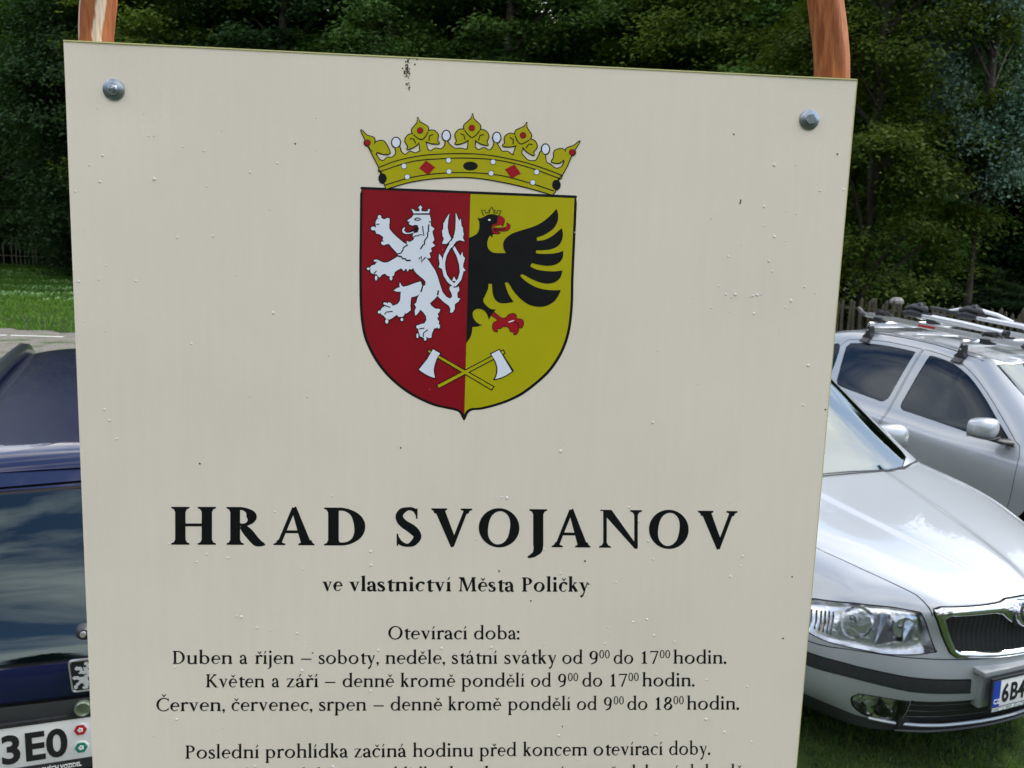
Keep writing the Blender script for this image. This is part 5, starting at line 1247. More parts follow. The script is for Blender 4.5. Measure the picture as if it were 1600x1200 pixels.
def copy_tree(o, parent=None):
    c = o.copy(); COL.objects.link(c)
    if parent: c.parent = parent; c.matrix_parent_inverse = o.matrix_parent_inverse.copy()
    for ch in list(o.children): copy_tree(ch, c)
    return c
hatch2 = copy_tree(hatch)
hatch2['label'] = 'bluish silver hatchback carrying a roof rack and bicycle carriers, farther from the board'
NP = (2.095, 3.385, 0.0, -66.3); N_PITCH = 2.3
hatch.location = NP[:3]; mirr = max((c for c in hatch.children if c.name.startswith('mirror')), key=lambda c: c.data.vertices[0].co.y); mirr.location = (-.07, -.085, -.01)
hatch.rotation_euler = (Matrix.Rotation(R(NP[3]), 3, 'Z') @ Matrix.Rotation(R(N_PITCH), 3, 'Y')).to_euler()
FP = (4.80, 5.12, -.125, -65.0); F_PITCH = 3.0
hatch2.location = FP[:3]; hatch2.rotation_mode = 'XYZ'
hatch2.rotation_euler = (Matrix.Rotation(R(FP[3]), 3, 'Z') @ Matrix.Rotation(R(F_PITCH), 3, 'Y')).to_euler()

# number plate of the near car (its right end lies outside the picture)
def plate(parent, y0, zc, x, tiltdeg, chars, band, face, csx=.76):
    """face = 1 looks towards +x of the car, -1 towards -x"""
    p = empty('number_plate', (x, y0, zc), 0, parent); p.rotation_euler = (0, R(tiltdeg), 0)
    m = MB(); m.box((0, 0, 0), (.006, .520, .112)); m.build('plate_panel', M_plate, p, bevel=.002)
    fr = MB()
    for dz in (-.060,): fr.box((0.001 * face, 0, dz - .004), (.010, .534, .020))
    fr.box((0, 0, .0605), (.010, .534, .009)); fr.box((0, .2645, 0), (.010, .009, .128)); fr.box((0, -.2645, 0), (.010, .009, .128)); fr.box((-.006 * face, 0, 0), (.006, .53, .12))
    fr.build('plate_frame', M_plast, p)
    # left end as seen by a reader: +y side when the plate looks backwards, -y side when it looks forwards
    rd = -1 if face > 0 else 1
    if band:
        b_ = MB(); b_.box((.0036 * face, rd * .239, 0), (.001, .040, .108)); b_.build('plate_band', M_pblue, p)
    rot = (R(90), 0, R(90) if face > 0 else R(-90))
    for t, off in chars:
        q = sans('plate_character', t, .103, M_ink, p, (.0038 * face, rd * (.26 - off), -.0375), rot, sx=csx, bold=.0028)
    return p
pn = plate(hatch, .045, .425, .038, -3, [('6', .052), ('B', .098), ('4', .144)], True, 1)
sans('plate_character', 'CZ', .026, M_plate, pn, (.0044, -.253, -.040), (R(90), 0, R(90)), bold=.0006)
fl = MB(); fl.box((.0065, 0, -.063), (.001, .520, .014)); fl.build('plate_caption', pmat('plate_caption', (.42, .46, .45), .5, noise=(90, .8)), pn)
hb = MB(); hb.box((-.02, .045, .425), (.05, .56, .15)); hb.box((-.01, .045, .505), (.07, .60, .022)); hb.build('plate_holder', M_silver, hatch, bevel=.008)

# ---- roof rack with bicycle carriers on the far car --------------------------------
def on_car(o): o.location = hatch2.location; o.rotation_euler = hatch2.rotation_euler; return o
rack = on_car(empty('roof_rack')); tag(rack, 'roof rack of two silver crossbars on black clamp feet on the farther car', 'roof rack')
def foot_mb(x, y, k, zb_, zt2):
    m = MB(); pr = [(-.065, zb_), (-.060, zb_ + .03), (-.03, zb_ + .055), (-.018, zt2 - .02), (.0, zt2 + .012), (.02, zt2 - .008), (.026, zb_ + .06), (.055, zb_ + .03), (.062, zb_)]
    n_ = len(pr); vs_ = []
    for yy, s in ((y - .028 * k, .85), (y, 1.0), (y + .028 * k, .85)): vs_ += [(x + a * s, yy, zb_ + (b_ - zb_) * (.94 if s < 1 else 1)) for a, b_ in pr]
    m.add(vs_, [(j * n_ + i, j * n_ + (i + 1) % n_, (j + 1) * n_ + (i + 1) % n_, (j + 1) * n_ + i) for j in range(2) for i in range(n_)] + [tuple(range(n_ - 1, -1, -1)), tuple(range(2 * n_, 3 * n_))])
    return m
for x, zb_ in ((-2.13, 1.382), (-3.05, 1.392)):
    for k in (1, -1):
        f = foot_mb(x, k * .535, k, zb_, zb_ + .125).build('rack_foot', M_plast, rack, bevel=.004)
        q = MB(); q.box((x, k * .585, zb_ - .004), (.085, .05, .012), m=Matrix.Rotation(R(-38 * k), 3, 'X')); q.build('foot_clamp', M_greyp, f, bevel=.004)
        q = MB(); q.lathe([(.008, 0), (.0, .002)], c=(x - .002, k * .5655, zb_ + .082), m=Matrix.Rotation(R(-90 * k), 3, 'X'), n=12); q.build('foot_lock', M_satin, f)
    b_ = MB(); b_.tube([(x, y, zb_ + .125) for y in (-.56, -.3, 0, .3, .56)], .028, n=14, sq=.55, upv=Vector((1, 0, 0))); b_.build('crossbar', M_satin, rack, smooth=True)
M_redl = pmat('red_label', (.45, .01, .012), .4); M_whitep = pmat('white_plastic', (.72, .74, .77), .35)
def carrier(y, x0, x1, zf, zr, label, dx=0, strut=True, group='bicycle carriers on the roof rack'):
    """wheel rail along the car plus a folded frame holder lying on it"""
    c = on_car(empty('bike_carrier')); tag(c, label, 'bike carrier', group)
    z = lambda x: zr + (zf - zr) * (x - x0) / (x1 - x0)
    P_ = lambda x, dy=0, dz=0: (x, y + dy, z(x) + dz)
    r = MB(); prof = [(-.030, .022), (-.030, -.010), (-.012, -.018), (.012, -.018), (.030, -.010), (.030, .022), (.024, .022), (.022, -.002), (-.022, -.002), (-.024, .022)]
    vs_ = []; 
    for x in (x0, x1): vs_ += [P_(x, a, b_) for a, b_ in prof]
    r.add(vs_, [(i, (i + 1) % 10, 10 + (i + 1) % 10, 10 + i) for i in range(10)] + [tuple(range(9, -1, -1)), tuple(range(10, 20))]); r.build('wheel_rail', M_satin, c)
    for x, s in ((x0 - .02, -1), (x1 + .02, 1)):
        e = MB(); e.tube([P_(x - .03 * s, 0, 0), P_(x + .03 * s, 0, .004), P_(x + .06 * s, 0, .03), P_(x + .085 * s, 0, .05)], [.034, .034, .026, .016], n=10, sq=.6); e.build('rail_end', M_plast, c, smooth=True)
    for x in (x0 + .16, x1 - .30):
        e = MB(); e.tube([P_(x - .05, 0, .030), P_(x, 0, .040), P_(x + .06, 0, .034)], [.024, .034, .026], n=10, sq=.6); e.box(P_(x, 0, -.02), (.07, .10, .04)); e.build('wheel_holder', M_plast, c, smooth=True)
        e = MB(); e.tube([P_(x - .02, -.04, .02), P_(x, -.05, .05), P_(x + .08, -.02, .058), P_(x + .12, .0, .03)], .008, n=6); e.build('holder_strap', M_plast, c, smooth=True)
    if strut:
        a = MB(); a.tube([P_(x0 + .50, .075, .075), P_(x0 + .90, .075, .070), P_(x1 - .22, .075, .055)], .021, n=14); a.build('holder_tube', M_satin, c, smooth=True)
        a = MB(); a.tube([P_(x1 - .235, .075, .056), P_(x1 - .20, .075, .054)], .026, n=14); a.build('tube_cap', M_plast, c, smooth=True)
        a = MB(); a.tube([P_(x0 + .34, .07, .065), P_(x0 + .42, .07, .085), P_(x0 + .52, .075, .078)], [.026, .036, .026], n=12); a.build('frame_clamp', M_plast, c, smooth=True)
        a = MB(); a.tube([P_(x0 + .35, .07, .11), P_(x0 + .42, .07, .135), P_(x0 + .54, .07, .13), P_(x0 + .60, .07, .10), P_(x0 + .52, .07, .085)], [.022, .030, .030, .020, .012], n=10, sq=.8); a.build('clamp_jaw', M_plast, c, smooth=True)
        a = MB(); a.tube([P_(x0 + .46, .07, .15), P_(x0 + .50, .07, .165)], .018, n=10); a.build('clamp_knob', M_greyp, c, smooth=True)
        a = MB(); a.box(P_(x0 + .66, -.0315, .004), (.16, .002, .018)); a.build('red_label', M_redl, c)
    return c
carrier(-.42, -3.22, -1.72, 1.550, 1.585, 'bike carrier rail nearest the viewer with its red sticker, on the roof rack')
carrier(.02, -3.05, -1.62, 1.555, 1.590, 'middle bike carrier on the roof rack, behind the rail with the red sticker')
hoopc = on_car(empty('bike_carrier')); tag(hoopc, 'bike carrier with a white curved frame arm, farthest across the roof rack', 'bike carrier', 'bicycle carriers on the roof rack')
a = MB(); a.tube([(-3.05, .40, 1.645), (-2.92, .40, 1.675), (-2.76, .40, 1.685), (-2.58, .40, 1.665), (-2.36, .40, 1.61)], [.014, .020, .024, .021, .014], n=12, sq=.8); a.build('frame_arm', M_whitep, hoopc, smooth=True)
a = MB(); a.tube([(-3.25, .40, 1.645), (-2.2, .40, 1.615), (-1.45, .40, 1.575)], [.017, .017, .017], n=10); a.build('wheel_rail', M_plast, hoopc, smooth=True)
a = MB(); a.tube([(-2.35, .46, 1.585), (-1.55, .46, 1.560)], .024, n=12); a.build('holder_tube', M_satin, hoopc, smooth=True)
# ================================================================== DARK BLUE ESTATE CAR (tail at x = 0, nose at x = 4.35, y to its left)
def wagon_sections():
    S = []
    def sec(xs, ys, zs_): S.append([(x, y, z) for x, y, z in zip(xs, ys, zs_)])
    sec([.40, .405, .42, .46, .37, .29, .19, .155, .12, .04, .07], [0, .22, .42, .575, .605, .665, .745, .80, .815, .81, .76], [1.482, 1.480, 1.468, 1.422, 1.378, 1.25, 1.03, .86, .66, .45, .25])
    sec([.62, .62, .63, .65, .60, .52, .45, .42, .40, .38, .38], [0, .23, .43, .595, .625, .69, .775, .835, .85, .845, .80], [1.499, 1.497, 1.486, 1.443, 1.397, 1.25, 1.02, .86, .66, .45, .22])
    sec([1.3] * 11, [0, .235, .44, .605, .635, .70, .79, .855, .865, .86, .80], [1.530, 1.528, 1.514, 1.460, 1.41, 1.25, 1.00, .86, .66, .45, .20])
    sec([2.0] * 11, [0, .235, .44, .605, .635, .70, .79, .855, .865, .86, .80], [1.540, 1.538, 1.522, 1.467, 1.405, 1.24, .98, .85, .66, .45, .20])
    sec([2.62, 2.62, 2.60, 2.55, 2.6, 2.7, 2.7, 2.7, 2.7, 2.7, 2.7], [0, .23, .43, .595, .63, .70, .79, .855, .865, .86, .80], [1.520, 1.518, 1.502, 1.446, 1.385, 1.20, .96, .84, .66, .45, .20])
    sec([2.95, 2.94, 2.92, 2.88, 2.92, 3.0, 3.05, 3.1, 3.1, 3.1, 3.1], [0, .24, .45, .615, .65, .72, .79, .855, .865, .86, .80], [1.36, 1.358, 1.35, 1.30, 1.24, 1.10, .94, .84, .66, .45, .20])
    sec([3.50, 3.49, 3.45, 3.38, 3.38, 3.4, 3.45, 3.5, 3.5, 3.5, 3.5], [0, .25, .48, .66, .70, .75, .80, .85, .865, .86, .80], [1.03, 1.028, 1.02, 1.0, .98, .955, .92, .83, .66, .45, .20])
    sec([3.95, 3.95, 3.93, 3.9, 3.9, 3.9, 3.9, 3.9, 3.9, 3.9, 3.9], [0, .25, .46, .64, .69, .74, .79, .83, .85, .85, .79], [.93, .928, .92, .90, .885, .865, .84, .78, .62, .44, .20])
    sec([4.30, 4.29, 4.26, 4.18, 4.15, 4.12, 4.10, 4.10, 4.14, 4.16, 4.12], [0, .22, .42, .58, .63, .67, .71, .74, .76, .77, .72], [.80, .798, .79, .77, .755, .74, .72, .66, .56, .42, .24])
    return S
def wagon_rear(y, k, s, x):
    y = abs(y); plan = .10 * (y / .75) ** 2.6
    return [0, .315, .165, .012, .0, .0, -.085, -.05][k] + plan
def wagon_shell(level):
    S = wagon_sections(); V, F = make_cage(S, 3, endface(S[0], 3, wagon_rear), endface(S[-1], 3, lambda y, k, s, x: 4.34 - .2 * (abs(y) / .75) ** 2)); return subdivide(V, F, level)
def build_wagon():
    root = empty('dark_blue_estate_car'); sh = Shell(*wagon_shell(4)); YZ, XZ, XY = [1, 2], [0, 2], [0, 1]
    bk = lambda v: v[:, 0] < .55; side = lambda v: v[:, 1] > .45; lab = ['body']
    gl = [(-.1, 1.412), (.40, 1.402), (.475, 1.384), (.52, 1.33), (.60, 1.09), (.60, 1.065), (.57, 1.052), (.3, 1.046), (-.1, 1.044)]
    sh.panel(gl, YZ, lambda v: (v[:, 0] < .5) & (v[:, 2] < 1.43), 'rear_glass', gap=.006)
    sh.panel([(-.1, .955), (.40, .957), (.43, .935), (.40, .905), (-.1, .903)], YZ, bk, 'trim', gap=.004, frm=lab)
    sh.panel([(-.1, 1.425), (.50, 1.405), (.60, 1.30), (.665, 1.06), (.67, .80), (.66, .60), (.60, .57), (-.1, .565)], YZ, lambda v: (v[:, 0] < .46) & (v[:, 2] < 1.44), 'tailgate', gap=.005, frm=lab)
    sh.panel([(.675, 1.05), (.76, 1.06), (.9, 1.0), (.9, .64), (.68, .62), (.675, .8)], YZ, lambda v: v[:, 0] < .40, 'tail_lamp', gap=.005, frm=lab)
    sh.panel([(-.1, .555), (.9, .565), (.9, .0), (-.1, .0)], YZ, lambda v: v[:, 0] < .45, 'rear_bumper', gap=.005, frm=lab)
    for nm, p in (('window_a', [(.62, 1.36), (1.28, 1.40), (1.30, 1.04), (.66, 1.07), (.56, 1.12)]), ('window_b', [(1.36, 1.40), (2.08, 1.40), (2.10, 1.01), (1.36, 1.035)]), ('window_c', [(2.16, 1.40), (2.50, 1.36), (2.80, 1.18), (3.05, 1.0), (2.95, .975), (2.18, 1.005)])):
        sh.panel(p, XZ, side, nm, gap=.006, frm=lab)
    sh.panel([(2.60, -.2), (2.60, .40), (2.56, .52), (3.36, .64), (3.46, .48), (3.50, 0), (3.50, -.2)], XY, lambda v: v[:, 2] > .98, 'windshield', gap=.005, frm=lab)
    for wx in (.78, 3.52):
        sh.panel([(wx + .34 * math.cos(a), .30 + .35 * math.sin(a)) for a in [2 * math.pi * k / 36 for k in range(36)]], XZ, side, 'arch', gap=0)
    P = lambda n, l, m, **k: sh.part(n, l, m, root, **k)
    P('body', ['body'], M_blue); tg = P('tailgate', ['tailgate'], M_blue); P('rear_window', ['rear_glass'], M_grear, off=-.003)
    P('handle_trim', ['trim'], M_greyp, off=.010); P('rear_bumper', ['rear_bumper'], M_blue); P('windshield', ['windshield'], M_gwind, off=-.002)
    for sd in ('left', 'right'):
        k = 1 if sd == 'left' else -1
        P('tail_lamp', ['tail_lamp'], pmat('tail_lamp_red', (.28, .01, .012), .1, coat=1), side=sd)
        for w in ('window_a', 'window_b', 'window_c'): P('side_window', [w], M_gside, side=sd, off=-.004)
        for wx in (.78, 3.52): wheel(root, wx, k * .745, .30, .19, side=k)
        r = MB(); sel = sh.V[:, 2] > 1.3
        zz = lambda x, y: sh.query(x, y, ax=2, sel=sel)
        pts = [(.56, .415), (.66, .418), (.85, .424), (1.3, .436), (1.9, .458), (2.35, .478), (2.58, .488), (2.68, .492)]; hs = [.006, .022, .030, .034, .036, .032, .022, .002]
        r.tube([(x, k * y, zz(x, y) + h) for (x, y), h in zip(pts, hs)], [.024, .024, .023, .022, .022, .023, .025, .024], n=14, sq=1.55); r.build('roof_rail', M_rail, root, smooth=True)
        f = MB(); f.box((.62, k * .417, zz(.62, .417) + .012), (.16, .035, .03)); f.box((2.62, k * .490, zz(2.62, .490) + .010), (.16, .035, .03)); f.build('rail_foot', M_plast, root, bevel=.01)
    # spoiler edge of the roof: a lip with a dark groove below it
    sp = MB(); ys = np.linspace(-.50, .50, 25); ring_ = []
    selr = (sh.V[:, 0] < .55) & (sh.V[:, 2] > 1.38)
    for y in ys:
        e = .06 * (abs(y) / .5) ** 3; xx = .345 + .03 * (abs(y) / .5) ** 2; zt_ = 1.474 - .020 * (abs(y) / .5) ** 2
        ring_.append([(xx + .17, y, zt_ + .020), (xx + .05, y, zt_ + .014), (xx + .004, y, zt_ - .004), (xx - .010, y, zt_ - .022), (xx - .004, y, zt_ - .034), (xx + .03, y, zt_ - .040), (xx + .16, y, zt_ - .03)])
    vs_ = [p for r in ring_ for p in r]; n_ = 7
    sp.add(vs_, [(i * n_ + j, i * n_ + (j + 1) % n_, (i + 1) * n_ + (j + 1) % n_, (i + 1) * n_ + j) for i in range(len(ys) - 1) for j in range(n_)] + [tuple(range(n_)), tuple(range(len(vs_) - 1, len(vs_) - n_ - 1, -1))])
    sp.build('roof_spoiler', M_blue, root, smooth=True)
    lo = Shell(*wagon_shell(3)); dk = ['body']
    for poly, ax_, wh in ((gl, YZ, lambda v: (v[:, 0] < .5) & (v[:, 2] < 1.43)), ([(.62, 1.36), (2.50, 1.38), (2.80, 1.18), (3.05, 1.0), (2.95, .975), (.66, 1.07), (.56, 1.12)], XZ, side), ([(2.60, -.2), (2.60, .40), (2.56, .52), (3.36, .64), (3.46, .48), (3.50, 0), (3.50, -.2)], XY, lambda v: v[:, 2] > .98)):
        lo.panel(poly, ax_, wh, 'open', gap=0)
    for wx in (.78, 3.52): lo.panel([(wx + .36 * math.cos(a), .30 + .37 * math.sin(a)) for a in [2 * math.pi * k / 36 for k in range(36)]], XZ, side, 'open', gap=0)
    lo.part('inner_panel', ['body'], M_dark, root, off=-.013)
    c = MB(); c.box((1.9, 0, .45), (3.0, 1.45, .04)); c.box((.55, 0, .80), (.75, 1.2, .03)); c.build('cabin_floor', M_dash, root)
    s = MB(); s.box((1.02, 0, .95), (.14, 1.26, .62), m=Matrix.Rotation(R(12), 3, 'Y')); s.build('rear_seat', M_cloth, root, bevel=.05)
    for yy in (.36, 0, -.36): h = MB(); h.box((.96, yy, 1.29), (.09, .25, .14)); h.build('headrest', M_cloth, root, bevel=.03)
    for yy in (.36, -.36): s = MB(); s.box((1.98, yy, .98), (.14, .48, .62), m=Matrix.Rotation(R(12), 3, 'Y')); s.box((1.92, yy, 1.33), (.1, .26, .17)); s.build('seat', M_cloth, root, bevel=.04)
    d = MB(); d.box((3.15, 0, .88), (.5, 1.3, .14)); d.build('dashboard', M_dash, root, bevel=.03)
    # heater-window tab, wiper spindle, lock, badge
    rx = lambda y, z: sh.query(abs(y), z, sel=(sh.V[:, 0] < .6))
    mb = Matrix.Rotation(R(-90), 3, 'Y')
    w = MB(); x = rx(.03, 1.108); w.lathe([(.020, 0), (.018, .014), (.012, .022), (0, .024)], c=(x - .002, .026, 1.108), m=mb, n=22); sp_ = w.build('wiper_spindle', M_greyp, root, smooth=True)
    w = MB(); w.lathe([(.008, .022), (.007, .028), (0, .029)], c=(x - .002, .026, 1.108), m=mb, n=14); w.build('spindle_nut', M_satin, sp_, smooth=True)
    w = MB(); w.tube([(x - .02, .018, 1.106), (rx(.25, 1.10) - .022, -.24, 1.098), (rx(.45, 1.10) - .02, -.46, 1.096)], [.009, .007, .005], n=8); w.build('wiper_arm', M_plast, root, smooth=True)
    w = MB(); x = rx(.03, .93) - .012; w.lathe([(.021, 0), (.020, .008), (.016, .011), (.011, .008), (0, .009)], c=(x, .030, .928), m=mb, n=24); w.build('tailgate_lock', pmat('lock_metal', (.20, .24, .17), .3, metal=.7), root, smooth=True)
    x = rx(.03, 1.002); b = empty('badge', (x - .004, .022, 1.010), R(-90), root); b.scale = (1.14, 1.14, 1.14)
    def rr(w_, h_, r, y, n=6):
        out = []
        for cx, cz, a0 in ((w_ - r, h_ - r, 0), (-w_ + r, h_ - r, 90), (-w_ * .86 + r, -h_ + r, 180), (w_ * .86 - r, -h_ + r, 270)):
            out += [(cx + r * math.cos(R(a0 + 90 * i / n)), y, cz + r * math.sin(R(a0 + 90 * i / n))) for i in range(n + 1)]
        return out
    W, H_ = .034, .0375; q = MB(); A = [rr(W, H_, .009, 0), rr(W * .97, H_ * .97, .009, -.006), rr(W * .90, H_ * .91, .008, -.006), rr(W * .87, H_ * .885, .008, -.0035)]; n_ = len(A[0])
    q.add([p for a in A for p in a], [(i * n_ + j, i * n_ + (j + 1) % n_, (i + 1) * n_ + (j + 1) % n_, (i + 1) * n_ + j) for i in range(3) for j in range(n_)]); q.build('badge_frame', M_satin, b, smooth=True)
    q = MB(); q.add(A[3], [tuple(range(n_))]); q.build('badge_ground', M_ink, b)
    kz = .062 / 1560
    pl_ = [[((X - 800) * kz, (Y - 1125) * kz) for X, Y in lion]]
    li = ink('badge_lion', pl_, M_blion, 0, b, px=False)
    li.location = (0, -.0058, 0)
    md = li.modifiers.new('solid', 'SOLIDIFY'); md.thickness = .002
    p = plate(root, .010, .848, rx(.01, .842) - .022, -2, [('3', .056), ('E', .106), ('0', .155)], True, -1, csx=.92)
    for dz, mt_, nm in ((.024, pmat('sticker_red', (.42, .012, .02), .45), 'red_sticker'), (-.024, pmat('sticker_green', (.01, .20, .13), .45), 'green_sticker')):
        st_ = MB(); st_.lathe([(.0175, 0), (.0170, .0012), (0, .0012)], c=(-.0032, .028, dz), m=mb, n=30); st_.build('sticker_rim', M_plate, p)
        s2_ = MB(); s2_.lathe([(.0150, .0012), (.0148, .002), (0, .002)], c=(-.0032, .028, dz), m=mb @ Matrix.Rotation(R(30), 3, 'Z'), n=6); o = s2_.build(nm, mt_, p)
        s3_ = MB()
        for i in range(5): a = i * 1.26; s3_.lathe([(.0028, .002), (.0024, .0026), (0, .0026)], c=(-.0032, .028 + .0042 * math.cos(a), dz + .0042 * math.sin(a)), m=mb, n=7)
        s3_.build('sticker_print', M_plate, p)
    sans('frame_lettering', 'PRODEJ MOTOROVÝCH VOZIDEL', .0148, M_plate, p, (-.0075, .204, -.0710), (R(90), 0, R(-90)), sx=.78, bold=.0004)
    hf = MB(); hf.box((-.0015, 0, -.066), (.010, .534, .026)); hf.build('frame_strip', M_plast, p)
    return root
M_blion = pmat('badge_silver', (.62, .63, .66), .35, metal=.35)
M_rail = pmat('dark_rail', (.030, .036, .044), .30, coat=.6, coat_r=.1)
M_grear = glassmat('rear_glass', (0.26, 0.33, 0.34), fmin=.02, gcol=(.70, .92, 1.0))
wagon = build_wagon()
tag(wagon, 'dark blue estate car with roof rails seen from behind, left of the board', 'car')
WP = (-1.01, 2.06, 0.0, 110.8)
wagon.location = WP[:3]; wagon.rotation_euler = (0, 0, R(WP[3]))
# ================================================================== GROUND, FENCES, TREES
nprs = np.random.default_rng(7)
def sstep(a, b, x): t = np.clip((x - a) / (b - a), 0, 1); return t * t * (3 - 2 * t)
def gz(x, y):
    """terrain height: a gently tilted lawn under the silver cars inside a wooded valley"""
    x = np.asarray(x, float); y = np.asarray(y, float)
    t = np.clip(-.423 * (x - 2.10) + .906 * (y - 3.37), -1.5, 7); l = np.clip(.906 * (x - 2.10) + .423 * (y - 3.37), -1.5, 7)
    loc = (.052 * t - .047 * l) * sstep(-1.2, .9, x) * (1 - sstep(9, 16, y)) * (1 - sstep(9, 14, x))
    r = np.hypot(x, y)
    back = sstep(30, 160, -y) * 26 + sstep(75, 190, y) * 46 + sstep(45, 160, x) * 30 * (1 - sstep(0, -60, y) * .3) + sstep(70, 200, -x) * 30
    und = .10 * np.sin(x * .21 + 1) * np.sin(y * .17) * sstep(22, 45, r)
    return loc + back + und
def axis(lo, hi, fine_lo, fine_hi, fine, grow_):
    v = list(np.arange(fine_lo, fine_hi + 1e-6, fine)); s = fine
    while v[-1] < hi: s *= grow_; v.append(v[-1] + s)
    s = fine
    while v[0] > lo: s *= grow_; v.insert(0, v[0] - s)
    return np.array(v)
gx = axis(-600, 600, -6, 12, .3, 1.12); gy = axis(-600, 700, -2, 14, .3, 1.12)
X, Y = np.meshgrid(gx, gy); Z = gz(X, Y); nx, ny = len(gx), len(gy)
gf = np.array([(j * nx + i, j * nx + i + 1, (j + 1) * nx + i + 1, (j + 1) * nx + i) for j in range(ny - 1) for i in range(nx - 1)])
def ground_mat():
    m = bpy.data.materials.new('lawn'); t, b = nodes(m); b.inputs['Roughness'].default_value = .9; b.inputs['Specular IOR Level'].default_value = .15
    g = t.nodes.new('ShaderNodeNewGeometry')
    def nz_(s, d=6, dist=0):
        n = t.nodes.new('ShaderNodeTexNoise'); n.inputs['Scale'].default_value = s; n.inputs['Detail'].default_value = d; n.inputs['Distortion'].default_value = dist; t.links.new(g.outputs['Position'], n.inputs['Vector']); return n
    a = nz_(.35, 8); c = nz_(14, 8); d = nz_(60, 4)
    r = t.nodes.new('ShaderNodeValToRGB'); e = r.color_ramp.elements; e[0].position = .35; e[0].color = (.022, .038, .012, 1); e[1].position = .66; e[1].color = (.048, .078, .024, 1)
    t.links.new(c.outputs[0], r.inputs[0])
    r2 = t.nodes.new('ShaderNodeValToRGB'); e = r2.color_ramp.elements; e[0].position = .4; e[0].color = (.65, .72, .6, 1); e[1].position = .62; e[1].color = (1.15, 1.08, .9, 1); t.links.new(a.outputs[0], r2.inputs[0])
    mm = t.nodes.new('ShaderNodeMixRGB'); mm.blend_type = 'MULTIPLY'; mm.inputs[0].default_value = 1; t.links.new(r.outputs[0], mm.inputs[1]); t.links.new(r2.outputs[0], mm.inputs[2]); t.links.new(mm.outputs[0], b.inputs['Base Color'])
    bp = t.nodes.new('ShaderNodeBump'); bp.inputs['Strength'].default_value = .8; bp.inputs['Distance'].default_value = .03; t.links.new(d.outputs[0], bp.inputs['Height']); t.links.new(bp.outputs[0], b.inputs['Normal'])
    return m
M_lawn = ground_mat()
g_o = mesh('ground', np.stack([X.ravel(), Y.ravel(), Z.ravel()], 1), gf, M_lawn, smooth=True); g_o['kind'] = 'structure'
# gravel parking strip with a ragged grass edge and its white line
def gravel_mat():
    m = bpy.data.materials.new('gravel'); t, b = nodes(m); b.inputs['Roughness'].default_value = .95
    g = t.nodes.new('ShaderNodeNewGeometry'); v = t.nodes.new('ShaderNodeTexVoronoi'); v.inputs['Scale'].default_value = 38; t.links.new(g.outputs['Position'], v.inputs['Vector'])
    n = t.nodes.new('ShaderNodeTexNoise'); n.inputs['Scale'].default_value = 1.6; n.inputs['Detail'].default_value = 9; t.links.new(g.outputs['Position'], n.inputs['Vector'])
    r = t.nodes.new('ShaderNodeValToRGB'); e = r.color_ramp.elements; e[0].color = (.09, .085, .072, 1); e[1].color = (.22, .205, .175, 1); t.links.new(v.outputs['Color'], r.inputs[0])
    r2 = t.nodes.new('ShaderNodeValToRGB'); e = r2.color_ramp.elements; e[0].position = .5; e[1].position = .64; e[0].color = (0, 0, 0, 1); e[1].color = (1, 1, 1, 1); t.links.new(n.outputs[0], r2.inputs[0])
    mm = t.nodes.new('ShaderNodeMixRGB'); mm.inputs[2].default_value = (.055, .085, .025, 1); t.links.new(r.outputs[0], mm.inputs[1]); t.links.new(r2.outputs[0], mm.inputs[0]); t.links.new(mm.outputs[0], b.inputs['Base Color'])
    bp = t.nodes.new('ShaderNodeBump'); bp.inputs['Distance'].default_value = .012; t.links.new(v.outputs['Distance'], bp.inputs['Height']); t.links.new(bp.outputs[0], b.inputs['Normal'])
    return m
M_grav = gravel_mat(); rg = random.Random(5)
yl = lambda x: 18.05 + (x + 10) * .05            # where the white line runs
edge_ = [(-1.1 + .25 * math.sin(y * 1.3) + rg.uniform(-.12, .12), y) for y in np.arange(-2.5, 12, .4)] + [(-1.4 - (y - 12) * .1, y) for y in np.arange(12, 19.4, .5)]
top_ = [(x, yl(x) + 1.15 + .35 * math.sin(x * .9) + rg.uniform(-.18, .18)) for x in np.arange(-2, -22, -.35)]
poly = edge_ + top_ + [(-22, -2.5)]
vs_ = [Vector(p) for p in poly]; cv, ce, cf, *_ = delaunay_2d_cdt(vs_, [(i, (i + 1) % len(vs_)) for i in range(len(vs_))], [], 1, 1e-5)
mesh('parking_area', [(v.x, v.y, .006) for v in cv], [tuple(f) for f in cf], M_grav)['kind'] = 'structure'
M_line = pmat('line_paint', (.74, .73, .70), .7, noise=(30, .25))
lm = MB()
x = -22.0
while x < -2:
    L_ = rg.uniform(.8, 2.6); lm.add([(x, yl(x) - .05, .011), (x + L_, yl(x + L_) - .05, .011), (x + L_, yl(x + L_) + .05, .011), (x, yl(x) + .05, .011)], [(0, 1, 2, 3)]); x += L_ + rg.choice((.03, .08, .25))
o = lm.build('painted_line', M_line); o['kind'] = 'structure'

